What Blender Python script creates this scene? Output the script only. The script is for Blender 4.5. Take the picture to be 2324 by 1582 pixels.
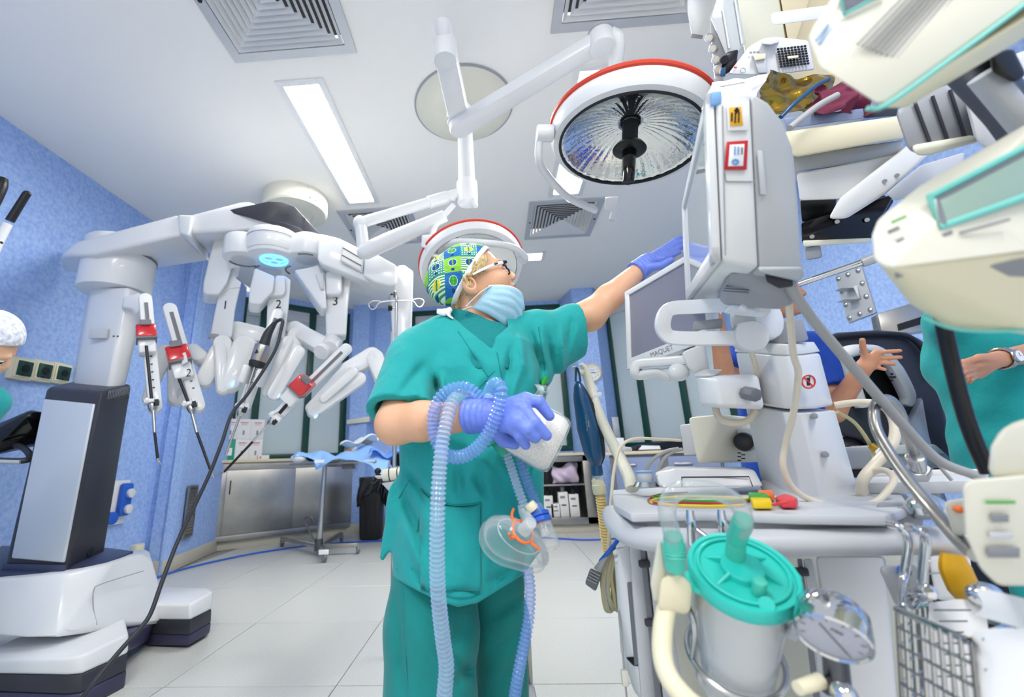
import bpy, bmesh, math, random
import numpy as np
from mathutils import Vector, Matrix
random.seed(7)
for o in list(bpy.data.objects): bpy.data.objects.remove(o)
SC = bpy.context.scene
COL = SC.collection
PI = math.pi
# ---------------------------------------------------------------- camera
FPX, TH, PH, PS = 991.0, .2734, .0343, -.0519
CX, CY, HC = 1061.0, 763.0, .94
HR = 3.315                                     # ceiling height
s_, c_ = math.sin, math.cos
CF = Vector((s_(PS)*c_(TH), c_(PS)*c_(TH), s_(TH)))
R0 = Vector((c_(PS), -s_(PS), 0)); U0 = R0.cross(CF)
CR = c_(PH)*R0 - s_(PH)*U0; CU = s_(PH)*R0 + c_(PH)*U0
CC = Vector((0, 0, HC))
cd = bpy.data.cameras.new('camera'); cam = bpy.data.objects.new('camera', cd); COL.objects.link(cam)
cd.sensor_width = 36; cd.lens = FPX/2324*36
cd.shift_x = (1162-CX)/2324; cd.shift_y = (CY-791)/2324
m = Matrix.Identity(4)
for i in range(3): m[i][0], m[i][1], m[i][2], m[i][3] = CR[i], CU[i], -CF[i], CC[i]
cam.matrix_world = m
cd.clip_start = .02
cd.dof.use_dof = True; cd.dof.focus_distance = 1.42; cd.dof.aperture_fstop = 2.6
SC.camera = cam
# ---------------------------------------------------------------- world, exposure, lamps
w = bpy.data.worlds.new('world'); SC.world = w; w.use_nodes = True
w.node_tree.nodes['Background'].inputs[0].default_value = (1, .975, .93, 1)
w.node_tree.nodes['Background'].inputs[1].default_value = .85
SC.view_settings.view_transform = 'Standard'; SC.view_settings.look = 'None'
SC.view_settings.gamma = 1; SC.view_settings.use_curve_mapping = False
SC.view_settings.exposure = 0.36
try:
    q_ = SC.cycles; q_.max_bounces = 7; q_.diffuse_bounces = 4; q_.glossy_bounces = 4; q_.transmission_bounces = 7; q_.transparent_max_bounces = 16; q_.caustics_reflective = False; q_.caustics_refractive = False; q_.adaptive_threshold = .03
except Exception: pass
PANEL_STRENGTH = 52.0
def area_lamp(name, loc, sx, sy, power):
    l = bpy.data.lights.new(name, 'AREA'); l.shape = 'RECTANGLE'; l.size = sx; l.size_y = sy; l.energy = power
    l.color = (1, .985, .95)
    o = bpy.data.objects.new(name, l); COL.objects.link(o); o.location = loc
    return o
# unseen fill lamps added overhead behind the camera to brighten the room
area_lamp('fill_lamp', (-.9, -.6, 3.27), .4, 1.4, 46)
area_lamp('fill_lamp', (1.1, -.6, 3.27), .4, 1.4, 46)
# ---------------------------------------------------------------- pixel helpers (rays through the photograph)
def ray(x, y): return CF + CR*((x-CX)/FPX) + CU*((CY-y)/FPX)
def W(x, y, d): return CC + ray(x, y)*d
def Q(x, y, Y):
    r = ray(x, y); return CC + r*(Y/r.y)
def onx(x, y, X):
    r = ray(x, y); return CC + r*(X/r.x)
def onz(x, y, z):
    r = ray(x, y); return CC + r*((z-HC)/r.z)
def depth(P): return (Vector(P)-CC).dot(CF)
def V(*a): return Vector(a)
# ---------------------------------------------------------------- materials
MATS = {}
def lin(h):
    if isinstance(h, str):
        h = h.lstrip('#'); h = [int(h[i:i+2], 16)/255 for i in (0, 2, 4)]
    return tuple(((c+.055)/1.055)**2.4 if c > .04045 else c/12.92 for c in h)+(1,)
def mat(name, col='#cccccc', rough=.5, metal=0., mottle=None, msc=60., mamt=.5, bump=0., bsc=80., trans=0., ior=1.45, alpha=1., emit=0., coat=0., sheen=0., sss=0., obj=True):
    if name in MATS: return MATS[name]
    m = bpy.data.materials.new(name); m.use_nodes = True; MATS[name] = m
    nt = m.node_tree; b = nt.nodes['Principled BSDF']; I = b.inputs
    I['Base Color'].default_value = lin(col); I['Roughness'].default_value = rough; I['Metallic'].default_value = metal
    I['Transmission Weight'].default_value = trans; I['IOR'].default_value = ior; I['Alpha'].default_value = alpha
    I['Coat Weight'].default_value = coat; I['Sheen Weight'].default_value = sheen
    if sss: I['Subsurface Weight'].default_value = sss; I['Subsurface Radius'].default_value = (.012, .005, .003); I['Subsurface Scale'].default_value = 1
    if emit: I['Emission Color'].default_value = lin(col); I['Emission Strength'].default_value = emit
    tc = nt.nodes.new('ShaderNodeTexCoord')
    if mottle:
        n = nt.nodes.new('ShaderNodeTexNoise'); n.inputs['Scale'].default_value = msc; n.inputs['Detail'].default_value = 4
        r = nt.nodes.new('ShaderNodeValToRGB'); r.color_ramp.elements[0].color = lin(col); r.color_ramp.elements[1].color = lin(mottle)
        r.color_ramp.elements[0].position = .5-mamt*.5; r.color_ramp.elements[1].position = .5+mamt*.5
        nt.links.new(tc.outputs['Object'], n.inputs['Vector']); nt.links.new(n.outputs['Fac'], r.inputs['Fac']); nt.links.new(r.outputs['Color'], I['Base Color'])
    if bump:
        n = nt.nodes.new('ShaderNodeTexNoise'); n.inputs['Scale'].default_value = bsc; n.inputs['Detail'].default_value = 5
        bp = nt.nodes.new('ShaderNodeBump'); bp.inputs['Strength'].default_value = bump; bp.inputs['Distance'].default_value = .01
        nt.links.new(tc.outputs['Object'], n.inputs['Vector']); nt.links.new(n.outputs['Fac'], bp.inputs['Height']); nt.links.new(bp.outputs['Normal'], I['Normal'])
    return m
mat('wall_blue', '#8fb1ee', .55, mottle='#b0cbf9', msc=38, mamt=.35)
mat('ceiling_white', '#f8f6f2', .7)
mat('tile', '#d3d4d1', .3, mottle='#c6c7c3', msc=150, mamt=.3)
mat('joint', '#9a9c9a', .8)
mat('base_beige', '#c9c4b4', .5)
mat('green_frame', '#12443c', .35)
mat('frosted', '#c3d2d8', .35)
mat('white', '#e2e4e7', .3, coat=.2)
mat('white_matte', '#e6e7e8', .5)
mat('offwhite', '#dddbcd', .4)
mat('cream', '#dfd9bc', .4)
mat('lightgrey', '#c9ccd2', .4)
mat('grey', '#9b9ea6', .45)
mat('midgrey', '#70737a', .45)
mat('charcoal', '#35363f', .42)
mat('navyplate', '#39405c', .35)
mat('footdark', '#3d3a55', .4)
mat('black', '#121317', .35)
mat('blackgloss', '#0b0b0e', .12)
mat('steel', '#c2c3c4', .22, 1)
mat('brushed', '#a8a6a2', .33, 1, mottle='#b9b7b2', msc=8, mamt=.6)
mat('chrome', '#dadcdf', .07, 1)
mat('darksteel', '#6d6f74', .3, 1)
mat('silverpanel', '#cfd5dc', .38, .25)
mat('alu', '#bfc3c8', .45, .25)
mat('louver', '#d3d6da', .45)
mat('ventdark', '#2b2d30', .8)
mat('red', '#c4202c', .25, coat=.4)
mat('redrim', '#d8452f', .35)
mat('panel_light', '#fffdf6', .5, emit=PANEL_STRENGTH)
mat('blue_light', '#58b8ff', .5, emit=2.5)
mat('glow_blue', '#9fd4ff', .5, emit=1.0)
mat('scrub', '#15999a', .85, mottle='#179fa0', msc=25, mamt=.6, bump=.45, bsc=22, sheen=.1)
mat('scrub_dark', '#0f8083', .9, bump=.4, bsc=60)
mat('seam_teal', '#0f8586', .85)
mat('scrub_pants', '#0d7d7c', .88, mottle='#0f8583', msc=12, mamt=.6, bump=.4, bsc=20, sheen=.1)
mat('scrub_blue', '#1f4bb0', .85, bump=.3, bsc=30)
mat('skin', '#d9a785', .5, mottle='#dfb193', msc=22, mamt=.6, sss=.1)
mat('skin_dark', '#d29b7c', .5, mottle='#c98d6d', msc=18, mamt=.6, sss=.1)
mat('glove', '#7089e4', .42, bump=.3, bsc=60, sss=.05)
mat('hair_blond', '#d8c393', .5, mottle='#a98f60', msc=90, mamt=.4)
mat('hair_dark', '#3a2b22', .6)
mat('mask_blue', '#a9d3ea', .8, bump=.15, bsc=200)
mat('cloth_white', '#eef0f2', .85, bump=.2, bsc=100)
mat('lips', '#c87a6e', .45)
mat('eyewhite', '#f1efec', .2)
mat('iris', '#3a2a1e', .15)
mat('purple_dark', '#2a1c3c', .2)
mat('glass', '#ffffff', .03, alpha=.12, coat=1)
mat('clear', '#d5dce0', .05, alpha=.24, coat=1)
mat('clear_lid', '#e9f3f6', .12, alpha=.5, coat=.6)
mat('hose_blue', '#86aef2', .06, alpha=.42, coat=.5)
mat('hose_clear', '#bcd2f2', .06, alpha=.40, coat=.5)
mat('granule', '#f0efea', .8, mottle='#bdbab2', msc=620, mamt=.2, bump=.12, bsc=260)
mat('teal_cap', '#1f9b82', .4)
mat('aqua', '#2fd0c4', .35, coat=.2)
mat('aqua_soft', '#4fc9b4', .35)
mat('orange', '#f2793a', .4)
mat('blue_plastic', '#2f62c8', .25)
mat('ivory', '#ece4c6', .4)
mat('bag_blue', '#174a74', .3, coat=.2)
mat('yellow_tube', '#eccf8e', .4)
mat('cable_cream', '#e6dcc8', .4)
mat('cable_grey', '#a7a8a8', .45)
mat('cable_black', '#2f3238', .5)
mat('cable_olive', '#b6ae84', .5)
mat('yellow', '#f2cf1f', .45); mat('yellow_amber', '#f0b62a', .5)
mat('green', '#3fa535', .45)
mat('crimson', '#b3303a', .45)
mat('redlead', '#e2434a', .4)
mat('gold', '#a8862c', .18, .9, bump=.6, bsc=14)
mat('burgundy', '#6d2340', .8, bump=.3, bsc=20)
mat('drape_blue', '#8fbcf0', .8, bump=.3, bsc=30)
mat('drape_mid', '#6f9cec', .8)
mat('boxwhite', '#eceae8', .6)
mat('boxgreen', '#1f9a7e', .5)
mat('ink', '#23252b', .6)
mat('inkgrey', '#8a8d92', .6)
mat('inkred', '#d96a72', .6)
mat('inkblue', '#7fb0e4', .6)
mat('paper', '#f3f4f6', .7)
mat('wood', '#dccfae', .5)
mat('blackbag', '#1b1c20', .18, bump=.6, bsc=18)
mat('linerblue', '#7cc7e0', .5)
mat('bin', '#26272b', .5)
mat('bluesock', '#2c63cc', .35)
mat('amber', '#d8a417', .4)
mat('screen', '#8b8b9a', .12)
mat('screen_light', '#c3c9cc', .08, coat=.5)
mat('lcd', '#8fa89e', .2)
mat('teal_line', '#72c8bf', .4)
mat('olivewhite', '#dcdccb', .45)
mat('pinkbag', '#dccbe2', .5)
mat('brass', '#b8923a', .25, 1)
mat('purpleglow', '#cfc8ff', .5)
rp_ = [n for n in MATS['granule'].node_tree.nodes if n.type == 'VALTORGB'][0].color_ramp; rp_.elements[0].color, rp_.elements[1].color = lin('#88847a'), lin('#efede7'); rp_.elements[0].position = .33; rp_.elements[1].position = .43
def edge_alpha(name, lo, hi):           # clear plastic: thin wall seen face on, denser towards its rim
    nt = MATS[name].node_tree; b_ = nt.nodes['Principled BSDF']; lw = nt.nodes.new('ShaderNodeLayerWeight'); lw.inputs['Blend'].default_value = .35
    mr = nt.nodes.new('ShaderNodeMapRange'); mr.inputs['To Min'].default_value = lo; mr.inputs['To Max'].default_value = hi
    nt.links.new(lw.outputs['Facing'], mr.inputs['Value']); nt.links.new(mr.outputs['Result'], b_.inputs['Alpha'])
for n_, lo_, hi_ in (('clear', .07, .62), ('clear_lid', .22, .75), ('hose_blue', .34, .8), ('hose_clear', .32, .8)): edge_alpha(n_, lo_, hi_)
mat('tube_clear', '#c3cbd0', .06, alpha=.4, coat=1); edge_alpha('tube_clear', .22, .9)
mat('dial_blue', '#b4b8cc', .5)
# lamp reflector: ribbed, mirror like
def reflector():
    m = bpy.data.materials.new('reflector'); m.use_nodes = True; MATS['reflector'] = m
    nt = m.node_tree; b = nt.nodes['Principled BSDF']
    b.inputs['Base Color'].default_value = lin('#dfe3e4'); b.inputs['Metallic'].default_value = 1; b.inputs['Roughness'].default_value = .1
    tc = nt.nodes.new('ShaderNodeTexCoord'); n = nt.nodes.new('ShaderNodeTexNoise'); n.inputs['Scale'].default_value = 60
    bp = nt.nodes.new('ShaderNodeBump'); bp.inputs['Strength'].default_value = .28; bp.inputs['Distance'].default_value = .006
    nt.links.new(tc.outputs['Object'], n.inputs['Vector']); nt.links.new(n.outputs['Fac'], bp.inputs['Height']); nt.links.new(bp.outputs['Normal'], b.inputs['Normal'])
reflector()
# ---------------------------------------------------------------- mesh pieces: every one returns (verts, faces)
def from_bm(bm):
    bm.verts.ensure_lookup_table(); bm.verts.index_update()
    v = [x.co.copy() for x in bm.verts]; f = [[x.index for x in p.verts] for p in bm.faces]; bm.free(); return v, f
def bevel(bm, r, seg=2, ang=.45):
    if r <= 0: return
    es = [e for e in bm.edges if len(e.link_faces) == 2 and e.calc_face_angle(0) > ang]
    bmesh.ops.bevel(bm, geom=es, offset=r, segments=seg, affect='EDGES', profile=.5, clamp_overlap=True)
def hull(pts, bev=0., seg=2):
    bm = bmesh.new()
    for p in pts: bm.verts.new(p)
    r = bmesh.ops.convex_hull(bm, input=bm.verts)
    bmesh.ops.delete(bm, geom=list({g for g in r['geom_interior']+r['geom_unused'] if isinstance(g, bmesh.types.BMVert)}), context='VERTS')
    bmesh.ops.dissolve_limit(bm, angle_limit=.09, verts=bm.verts, edges=bm.edges)
    bmesh.ops.recalc_face_normals(bm, faces=bm.faces)
    bevel(bm, bev, seg); return from_bm(bm)
def prism(poly, vec, bev=0., seg=2):
    vec = Vector(vec); bm = bmesh.new(); n = len(poly)
    a = [bm.verts.new(p) for p in poly]; b = [bm.verts.new(Vector(p)+vec) for p in poly]
    bm.faces.new(a); bm.faces.new(b[::-1])
    for i in range(n): bm.faces.new((a[i], b[i], b[(i+1) % n], a[(i+1) % n]))
    bmesh.ops.recalc_face_normals(bm, faces=bm.faces)
    bevel(bm, bev, seg, .6); return from_bm(bm)
def axes(n, up=None):
    n = Vector(n).normalized(); up = Vector(up) if up else (Vector((0, 0, 1)) if abs(n.z) < .9 else Vector((1, 0, 0)))
    x = up.cross(n).normalized(); return x, n.cross(x), n
def box(c, sx, sy, sz, bev=0., ex=(1, 0, 0), ey=(0, 1, 0), ez=(0, 0, 1), seg=2):
    c, ex, ey, ez = Vector(c), Vector(ex).normalized(), Vector(ey).normalized(), Vector(ez).normalized()
    bm = bmesh.new(); bmesh.ops.create_cube(bm, size=1)
    for v in bm.verts: v.co = c+ex*v.co.x*sx+ey*v.co.y*sy+ez*v.co.z*sz
    bmesh.ops.recalc_face_normals(bm, faces=bm.faces)
    bevel(bm, bev, seg); return from_bm(bm)
def bx(x0, x1, y0, y1, z0, z1, bev=0.): return box(((x0+x1)/2, (y0+y1)/2, (z0+z1)/2), x1-x0, y1-y0, z1-z0, bev)
def cat(pts, n=6):                                   # catmull-rom
    pts = [Vector(p) for p in pts]
    if n <= 1 or len(pts) < 3: return pts
    o = []; P = [pts[0]*2-pts[1]]+pts+[pts[-1]*2-pts[-2]]
    for i in range(1, len(P)-2):
        for k in range(n):
            t = k/n; a, b, c, d = P[i-1], P[i], P[i+1], P[i+2]
            o.append(.5*((2*b)+(c-a)*t+(2*a-5*b+4*c-d)*t*t+(3*b-a-3*c+d)*t**3))
    return o+[pts[-1]]
def tube(pts, r, seg=10, n=6, cap=True, flat=1., up=None, sq=0.):
    P = cat(pts, n); N = len(P)
    rr = r if callable(r) else (lambda t: r) if not isinstance(r, (list, tuple)) else (lambda t, r=r: r[0]+(r[-1]-r[0])*t if len(r) == 2 else float(np.interp(t, np.linspace(0, 1, len(r)), r)))
    v, f = [], []; T0 = (P[1]-P[0]).normalized(); x = (Vector(up) if up else (Vector((0, 0, 1)) if abs(T0.z) < .9 else Vector((1, 0, 0)))); x = (x-T0*x.dot(T0)).normalized()
    for i in range(N):
        T = (P[min(i+1, N-1)]-P[max(i-1, 0)]).normalized(); x = (x-T*x.dot(T)).normalized(); y = T.cross(x); R = rr(i/(N-1))
        for k in range(seg):
            a = 2*PI*(k+.5)/seg; q = 1/max(abs(math.cos(a)), abs(math.sin(a)))**sq; v.append(P[i]+x*math.cos(a)*R*q+y*math.sin(a)*R*flat*q)
    for i in range(N-1):
        for k in range(seg):
            a, b = i*seg+k, i*seg+(k+1) % seg; f.append((a, b, b+seg, a+seg))
    if cap: f.append(tuple(range(seg))[::-1]); f.append(tuple(range((N-1)*seg, N*seg)))
    return v, f
def resample(pts, step):
    P = cat(pts, 24); L = [0]
    for a, b in zip(P, P[1:]): L.append(L[-1]+(b-a).length)
    n = max(2, int(L[-1]/step)); A = np.array([tuple(p) for p in P]); s = np.linspace(0, L[-1], n+1)
    return [Vector(q) for q in np.stack([np.interp(s, L, A[:, i]) for i in range(3)], 1)], L[-1]
def ribbed(pts, r, pitch=.012, amp=.0025, seg=14, sub=4):  # corrugated hose
    P, L = resample(pts, pitch/sub); N = len(P)
    return tube(P, lambda t: r+amp*math.cos(2*PI*round(t*(N-1))/sub), seg, 1)
def lathe(prof, base, axis=(0, 0, 1), seg=32, a0=0, a1=2*PI, up=None, cap=True):   # prof: [(radius, height)]
    x, y, z = axes(axis, up); base = Vector(base); v, f = [], []; full = abs(a1-a0-2*PI) < 1e-6; n = seg if full else seg+1
    for r, h in prof:
        for k in range(n):
            a = a0+(a1-a0)*k/seg; v.append(base+z*h+(x*math.cos(a)+y*math.sin(a))*r)
    for i in range(len(prof)-1):
        for k in range(n if full else n-1):
            a, b = i*n+k, i*n+(k+1) % n; f.append((a, b, b+n, a+n))
    if full and cap:
        if prof[0][0] > 1e-5: f.append(tuple(range(n))[::-1])
        if prof[-1][0] > 1e-5: f.append(tuple(range((len(prof)-1)*n, len(prof)*n)))
    return v, f
def cyl(a, b, r, r2=None, seg=24, bev=0.):
    a, b = Vector(a), Vector(b); L = (b-a).length; r2 = r if r2 is None else r2
    if bev: return lathe([(max(r-bev, 0), 0), (r-.3*bev, .3*bev), (r, bev), (r2, L-bev), (r2-.3*bev, L-.3*bev), (max(r2-bev, 0), L)], a, b-a, seg)
    return lathe([(r, 0), (r2, L)], a, b-a, seg)
def stad(p0, p1, r0, r1, th, nrm=None, bev=.008, seg=12):     # link: hull of two discs, th thick along nrm
    p0, p1 = Vector(p0), Vector(p1); n = Vector(nrm if nrm else -CF); t = (p1-p0); n = (n-t*n.dot(t)/t.length_squared).normalized(); t.normalize(); s = n.cross(t)
    pts = []
    for c, r, sg in ((p0, r0, -1), (p1, r1, 1)):
        for k in range(seg+1):
            a = -PI/2+PI*k/seg; pts.append(c+(t*sg*math.cos(a)+s*math.sin(a))*r)
    return hull([p+n*th/2 for p in pts]+[p-n*th/2 for p in pts], bev)
def ell(c, rx, ry=None, rz=None, ex=(1, 0, 0), ey=(0, 1, 0), ez=(0, 0, 1), u=20, v=12):
    ry = rx if ry is None else ry; rz = ry if rz is None else rz
    c, ex, ey, ez = Vector(c), Vector(ex).normalized(), Vector(ey).normalized(), Vector(ez).normalized()
    bm = bmesh.new(); bmesh.ops.create_uvsphere(bm, u_segments=u, v_segments=v, radius=1)
    for q in bm.verts: q.co = c+ex*q.co.x*rx+ey*q.co.y*ry+ez*q.co.z*rz
    return from_bm(bm)
def torus(c, R, r, nrm, a0=0, a1=2*PI, seg=40, s2=8, up=None, ry=None):
    x, y, z = axes(nrm, up); c = Vector(c); ry = R if ry is None else ry; full = abs(a1-a0-2*PI) < 1e-6; n = seg if full else seg+1; v, f = [], []
    for i in range(n):
        a = a0+(a1-a0)*i/seg; d = x*math.cos(a)+y*math.sin(a); p = c+x*math.cos(a)*R+y*math.sin(a)*ry
        for k in range(s2):
            b = 2*PI*k/s2; v.append(p+d*math.cos(b)*r+z*math.sin(b)*r)
    for i in range(n if full else n-1):
        for k in range(s2):
            a, b = i*s2+k, i*s2+(k+1) % s2; c2, d2 = ((i+1) % n)*s2+(k+1) % s2, ((i+1) % n)*s2+k; f.append((a, d2, c2, b))
    if not full: f.append(tuple(range(s2))); f.append(tuple(range((n-1)*s2, n*s2))[::-1])
    return v, f
def sheet(fn, nu, nv, th=.002):                              # fn(u,v)->point ; a thin sheet with thickness
    P = [[Vector(fn(i/nu, j/nv)) for j in range(nv+1)] for i in range(nu+1)]; v, f = [], []
    Nn = [[None]*(nv+1) for _ in range(nu+1)]
    for i in range(nu+1):
        for j in range(nv+1):
            a = P[min(i+1, nu)][j]-P[max(i-1, 0)][j]; b = P[i][min(j+1, nv)]-P[i][max(j-1, 0)]; n = a.cross(b); Nn[i][j] = n.normalized() if n.length > 1e-12 else Vector((0, 0, 1))
    for sg in (.5, -.5):
        for i in range(nu+1):
            for j in range(nv+1): v.append(P[i][j]+Nn[i][j]*th*sg)
    w_ = nv+1; o = (nu+1)*w_
    for i in range(nu):
        for j in range(nv):
            a = i*w_+j; f.append((a, a+w_, a+w_+1, a+1)); f.append((o+a, o+a+1, o+a+w_+1, o+a+w_))
    for i in range(nu):
        for j in (0, nv):
            a = i*w_+j; q = (a, o+a, o+a+w_, a+w_); f.append(q if j == 0 else q[::-1])
    for j in range(nv):
        for i in (0, nu):
            a = i*w_+j; q = (a, a+1, o+a+1, o+a); f.append(q if i == 0 else q[::-1])
    return v, f
def quadlet(c4, u0, u1, v0, v1, th=.0015, off=.001, bev=0.):  # thin plate on the quad c4 (TL,TR,BR,BL), raised towards outside
    TL, TR, BR, BL = [Vector(c) for c in c4]; q = lambda u, v: (TL*(1-u)+TR*u)*(1-v)+(BL*(1-u)+BR*u)*v
    n = (BL-TL).cross(TR-TL).normalized(); p = [q(u0, v0), q(u1, v0), q(u1, v1), q(u0, v1)]
    if n.dot(CC-p[0]) < 0: n = -n
    return prism([x+n*off for x in p], n*th, bev)
def join(*gs):
    v, f = [], []
    for a, b in gs:
        o = len(v); v += list(a); f += [[i+o for i in q] for q in b]
    return v, f
# ---------------------------------------------------------------- objects
ORG = {}
def mesh(name, geo, mt, ang=38):
    v, f = geo; me = bpy.data.meshes.new(name)
    if isinstance(v, np.ndarray):
        me.vertices.add(len(v)); me.vertices.foreach_set('co', v.astype(np.float32).ravel())
        nf = len(f); me.loops.add(nf*4); me.loops.foreach_set('vertex_index', f.astype(np.int32).ravel())
        me.polygons.add(nf); me.polygons.foreach_set('loop_start', np.arange(0, nf*4, 4, dtype=np.int32)); me.update(calc_edges=True); me.validate()
    else:
        me.from_pydata([tuple(x) for x in v], [], [tuple(q) for q in f]); me.update()
    me.materials.append(MATS[mt] if isinstance(mt, str) else mt)
    me.polygons.foreach_set('use_smooth', [True]*len(me.polygons))
    if ang < 179: me.set_sharp_from_angle(angle=math.radians(ang))
    return me
def tagit(o, label=None, category=None, group=None, kind=None):
    for k, x in (('label', label), ('category', category), ('group', group), ('kind', kind)):
        if x: o[k] = x
    return o
def T(name, label, category, loc, group=None):
    o = bpy.data.objects.new(name, None); COL.objects.link(o); o.location = loc; o.empty_display_size = .05; ORG[o.name] = Vector(loc)
    return tagit(o, label, category, group)
def P(name, geo, mt, parent, label=None, ang=38, kind=None):
    org = ORG[parent.name]; v, f = geo
    v = v-np.array(org, dtype=np.float32) if isinstance(v, np.ndarray) else [Vector(x)-org for x in v]
    o = bpy.data.objects.new(name, mesh(name, (v, f), mt, ang)); COL.objects.link(o); o.parent = parent; ORG[o.name] = org
    return tagit(o, label, None, None, kind)
def M(name, geo, mt, label=None, category=None, group=None, kind=None, ang=38):
    v, f = geo
    if isinstance(v, np.ndarray): lo, hi = v.min(0), v.max(0)
    else:
        a = np.array([tuple(x) for x in v]); lo, hi = a.min(0), a.max(0)
    org = Vector(((lo[0]+hi[0])/2, (lo[1]+hi[1])/2, lo[2])) if kind != 'structure' else Vector((0, 0, 0))
    v = v-np.array(org, dtype=np.float32) if isinstance(v, np.ndarray) else [Vector(x)-org for x in v]
    o = bpy.data.objects.new(name, mesh(name, (v, f), mt, ang)); COL.objects.link(o); o.location = org; ORG[o.name] = org
    return tagit(o, label, category, group, kind)
def dup(o, delta, label=None):
    def cp(x, par):
        c = x.copy(); COL.objects.link(c); c.parent = par; ORG[c.name] = ORG[x.name]
        for ch in kids.get(x.name, []): cp(ch, c)
        return c
    kids = {}
    for x in list(COL.objects):
        if x.parent: kids.setdefault(x.parent.name, []).append(x)
    c = cp(o, None); c.location = o.location+Vector(delta); ORG[c.name] = Vector(c.location)
    if label: c['label'] = label
    return c
def text(s, size, org, xd, yd, mt, parent, name='lettering', th=.0008, align='CENTER', sx=1.):
    cu = bpy.data.curves.new('t', 'FONT'); cu.body = s; cu.size = 1; cu.align_x = align; cu.align_y = 'CENTER'; cu.resolution_u = 3
    ob = bpy.data.objects.new('t', cu); COL.objects.link(ob); bpy.context.view_layer.update()
    me = bpy.data.meshes.new_from_object(ob.evaluated_get(bpy.context.evaluated_depsgraph_get()))
    xd, yd, org = Vector(xd).normalized(), Vector(yd).normalized(), Vector(org); n = xd.cross(yd).normalized(); yd = n.cross(xd)
    v = [org+xd*q.co.x*size*sx+yd*q.co.y*size for q in me.vertices]; f = [list(p.vertices) for p in me.polygons]
    bpy.data.objects.remove(ob); bpy.data.curves.remove(cu); bpy.data.meshes.remove(me)
    return P(name, (v, f), mt, parent)
def blurred_print(n, size, org, xd, yd, mt, parent):     # print too small to read in the photograph: a row of short dashes
    xd, yd = Vector(xd).normalized(), Vector(yd).normalized(); nn = xd.cross(yd).normalized(); g = []; x = -n/2*size*.5
    for k in range(n): w_ = size*(.36+.14*((k*5) % 3)/2); g.append(box(Vector(org)+xd*(x+k*size*.5+w_/2), w_, size*.62, .0006, 0, xd, yd, nn))
    return P('print', join(*g), mt, parent, kind='stuff')
# ---------------------------------------------------------------- signed distance shapes and their surface
def A3(p): return np.array(tuple(p), dtype=np.float32)
def d_cap(X, a, b, ra, rb):
    a, b = A3(a), A3(b); ab = b-a; L = float(ab@ab)+1e-9
    t = np.clip(((X[0]-a[0])*ab[0]+(X[1]-a[1])*ab[1]+(X[2]-a[2])*ab[2])/L, 0, 1)
    return np.sqrt((X[0]-a[0]-t*ab[0])**2+(X[1]-a[1]-t*ab[1])**2+(X[2]-a[2]-t*ab[2])**2)-(ra+(rb-ra)*t)
def d_ell(X, c, r, ax=None):
    c = A3(c); q = [X[i]-c[i] for i in range(3)]
    if ax is not None: q = [q[0]*e[0]+q[1]*e[1]+q[2]*e[2] for e in [A3(z) for z in ax]]
    k0 = np.sqrt(sum((q[i]/r[i])**2 for i in range(3))); k1 = np.sqrt(sum((q[i]/r[i]**2)**2 for i in range(3)))+1e-9
    return k0*(k0-1)/k1
def smin(a, b, k):
    h = np.clip(.5+.5*(b-a)/k, 0, 1); return b*(1-h)+a*h-k*h*(1-h)
def smax(a, b, k): return -smin(-a, -b, k)
def d_fold(X, a, b, w):
    d = d_cap(X, a, b, 0, 0); return np.exp(-(d/w)**2)
def proj(X):
    q = [X[0]-CC.x, X[1]-CC.y, X[2]-CC.z]; z = q[0]*CF.x+q[1]*CF.y+q[2]*CF.z
    return CX+FPX*(q[0]*CR.x+q[1]*CR.y+q[2]*CR.z)/z, CY-FPX*(q[0]*CU.x+q[1]*CU.y+q[2]*CU.z)/z
def d_stack(X, rows):      # rows: (z, cx, cy, a, b) elliptical sections
    rows = sorted(rows); z = np.array([r[0] for r in rows]); g = [np.interp(X[2], z, [r[i] for r in rows]).astype(np.float32) for i in range(1, 5)]
    k = np.sqrt(((X[0]-g[0])/g[2])**2+((X[1]-g[1])/g[3])**2); d = (k-1)*np.minimum(g[2], g[3])
    return np.maximum(d, np.maximum(rows[0][0]-X[2], X[2]-rows[-1][0]))
def snet(fn, lo, hi, h):
    if np.isscalar(h): h = (h,)*3
    ax = [np.arange(lo[i], hi[i]+h[i], h[i], dtype=np.float32) for i in range(3)]
    X = np.meshgrid(*ax, indexing='ij', sparse=True)
    return snet_ax(fn, ax)
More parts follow.
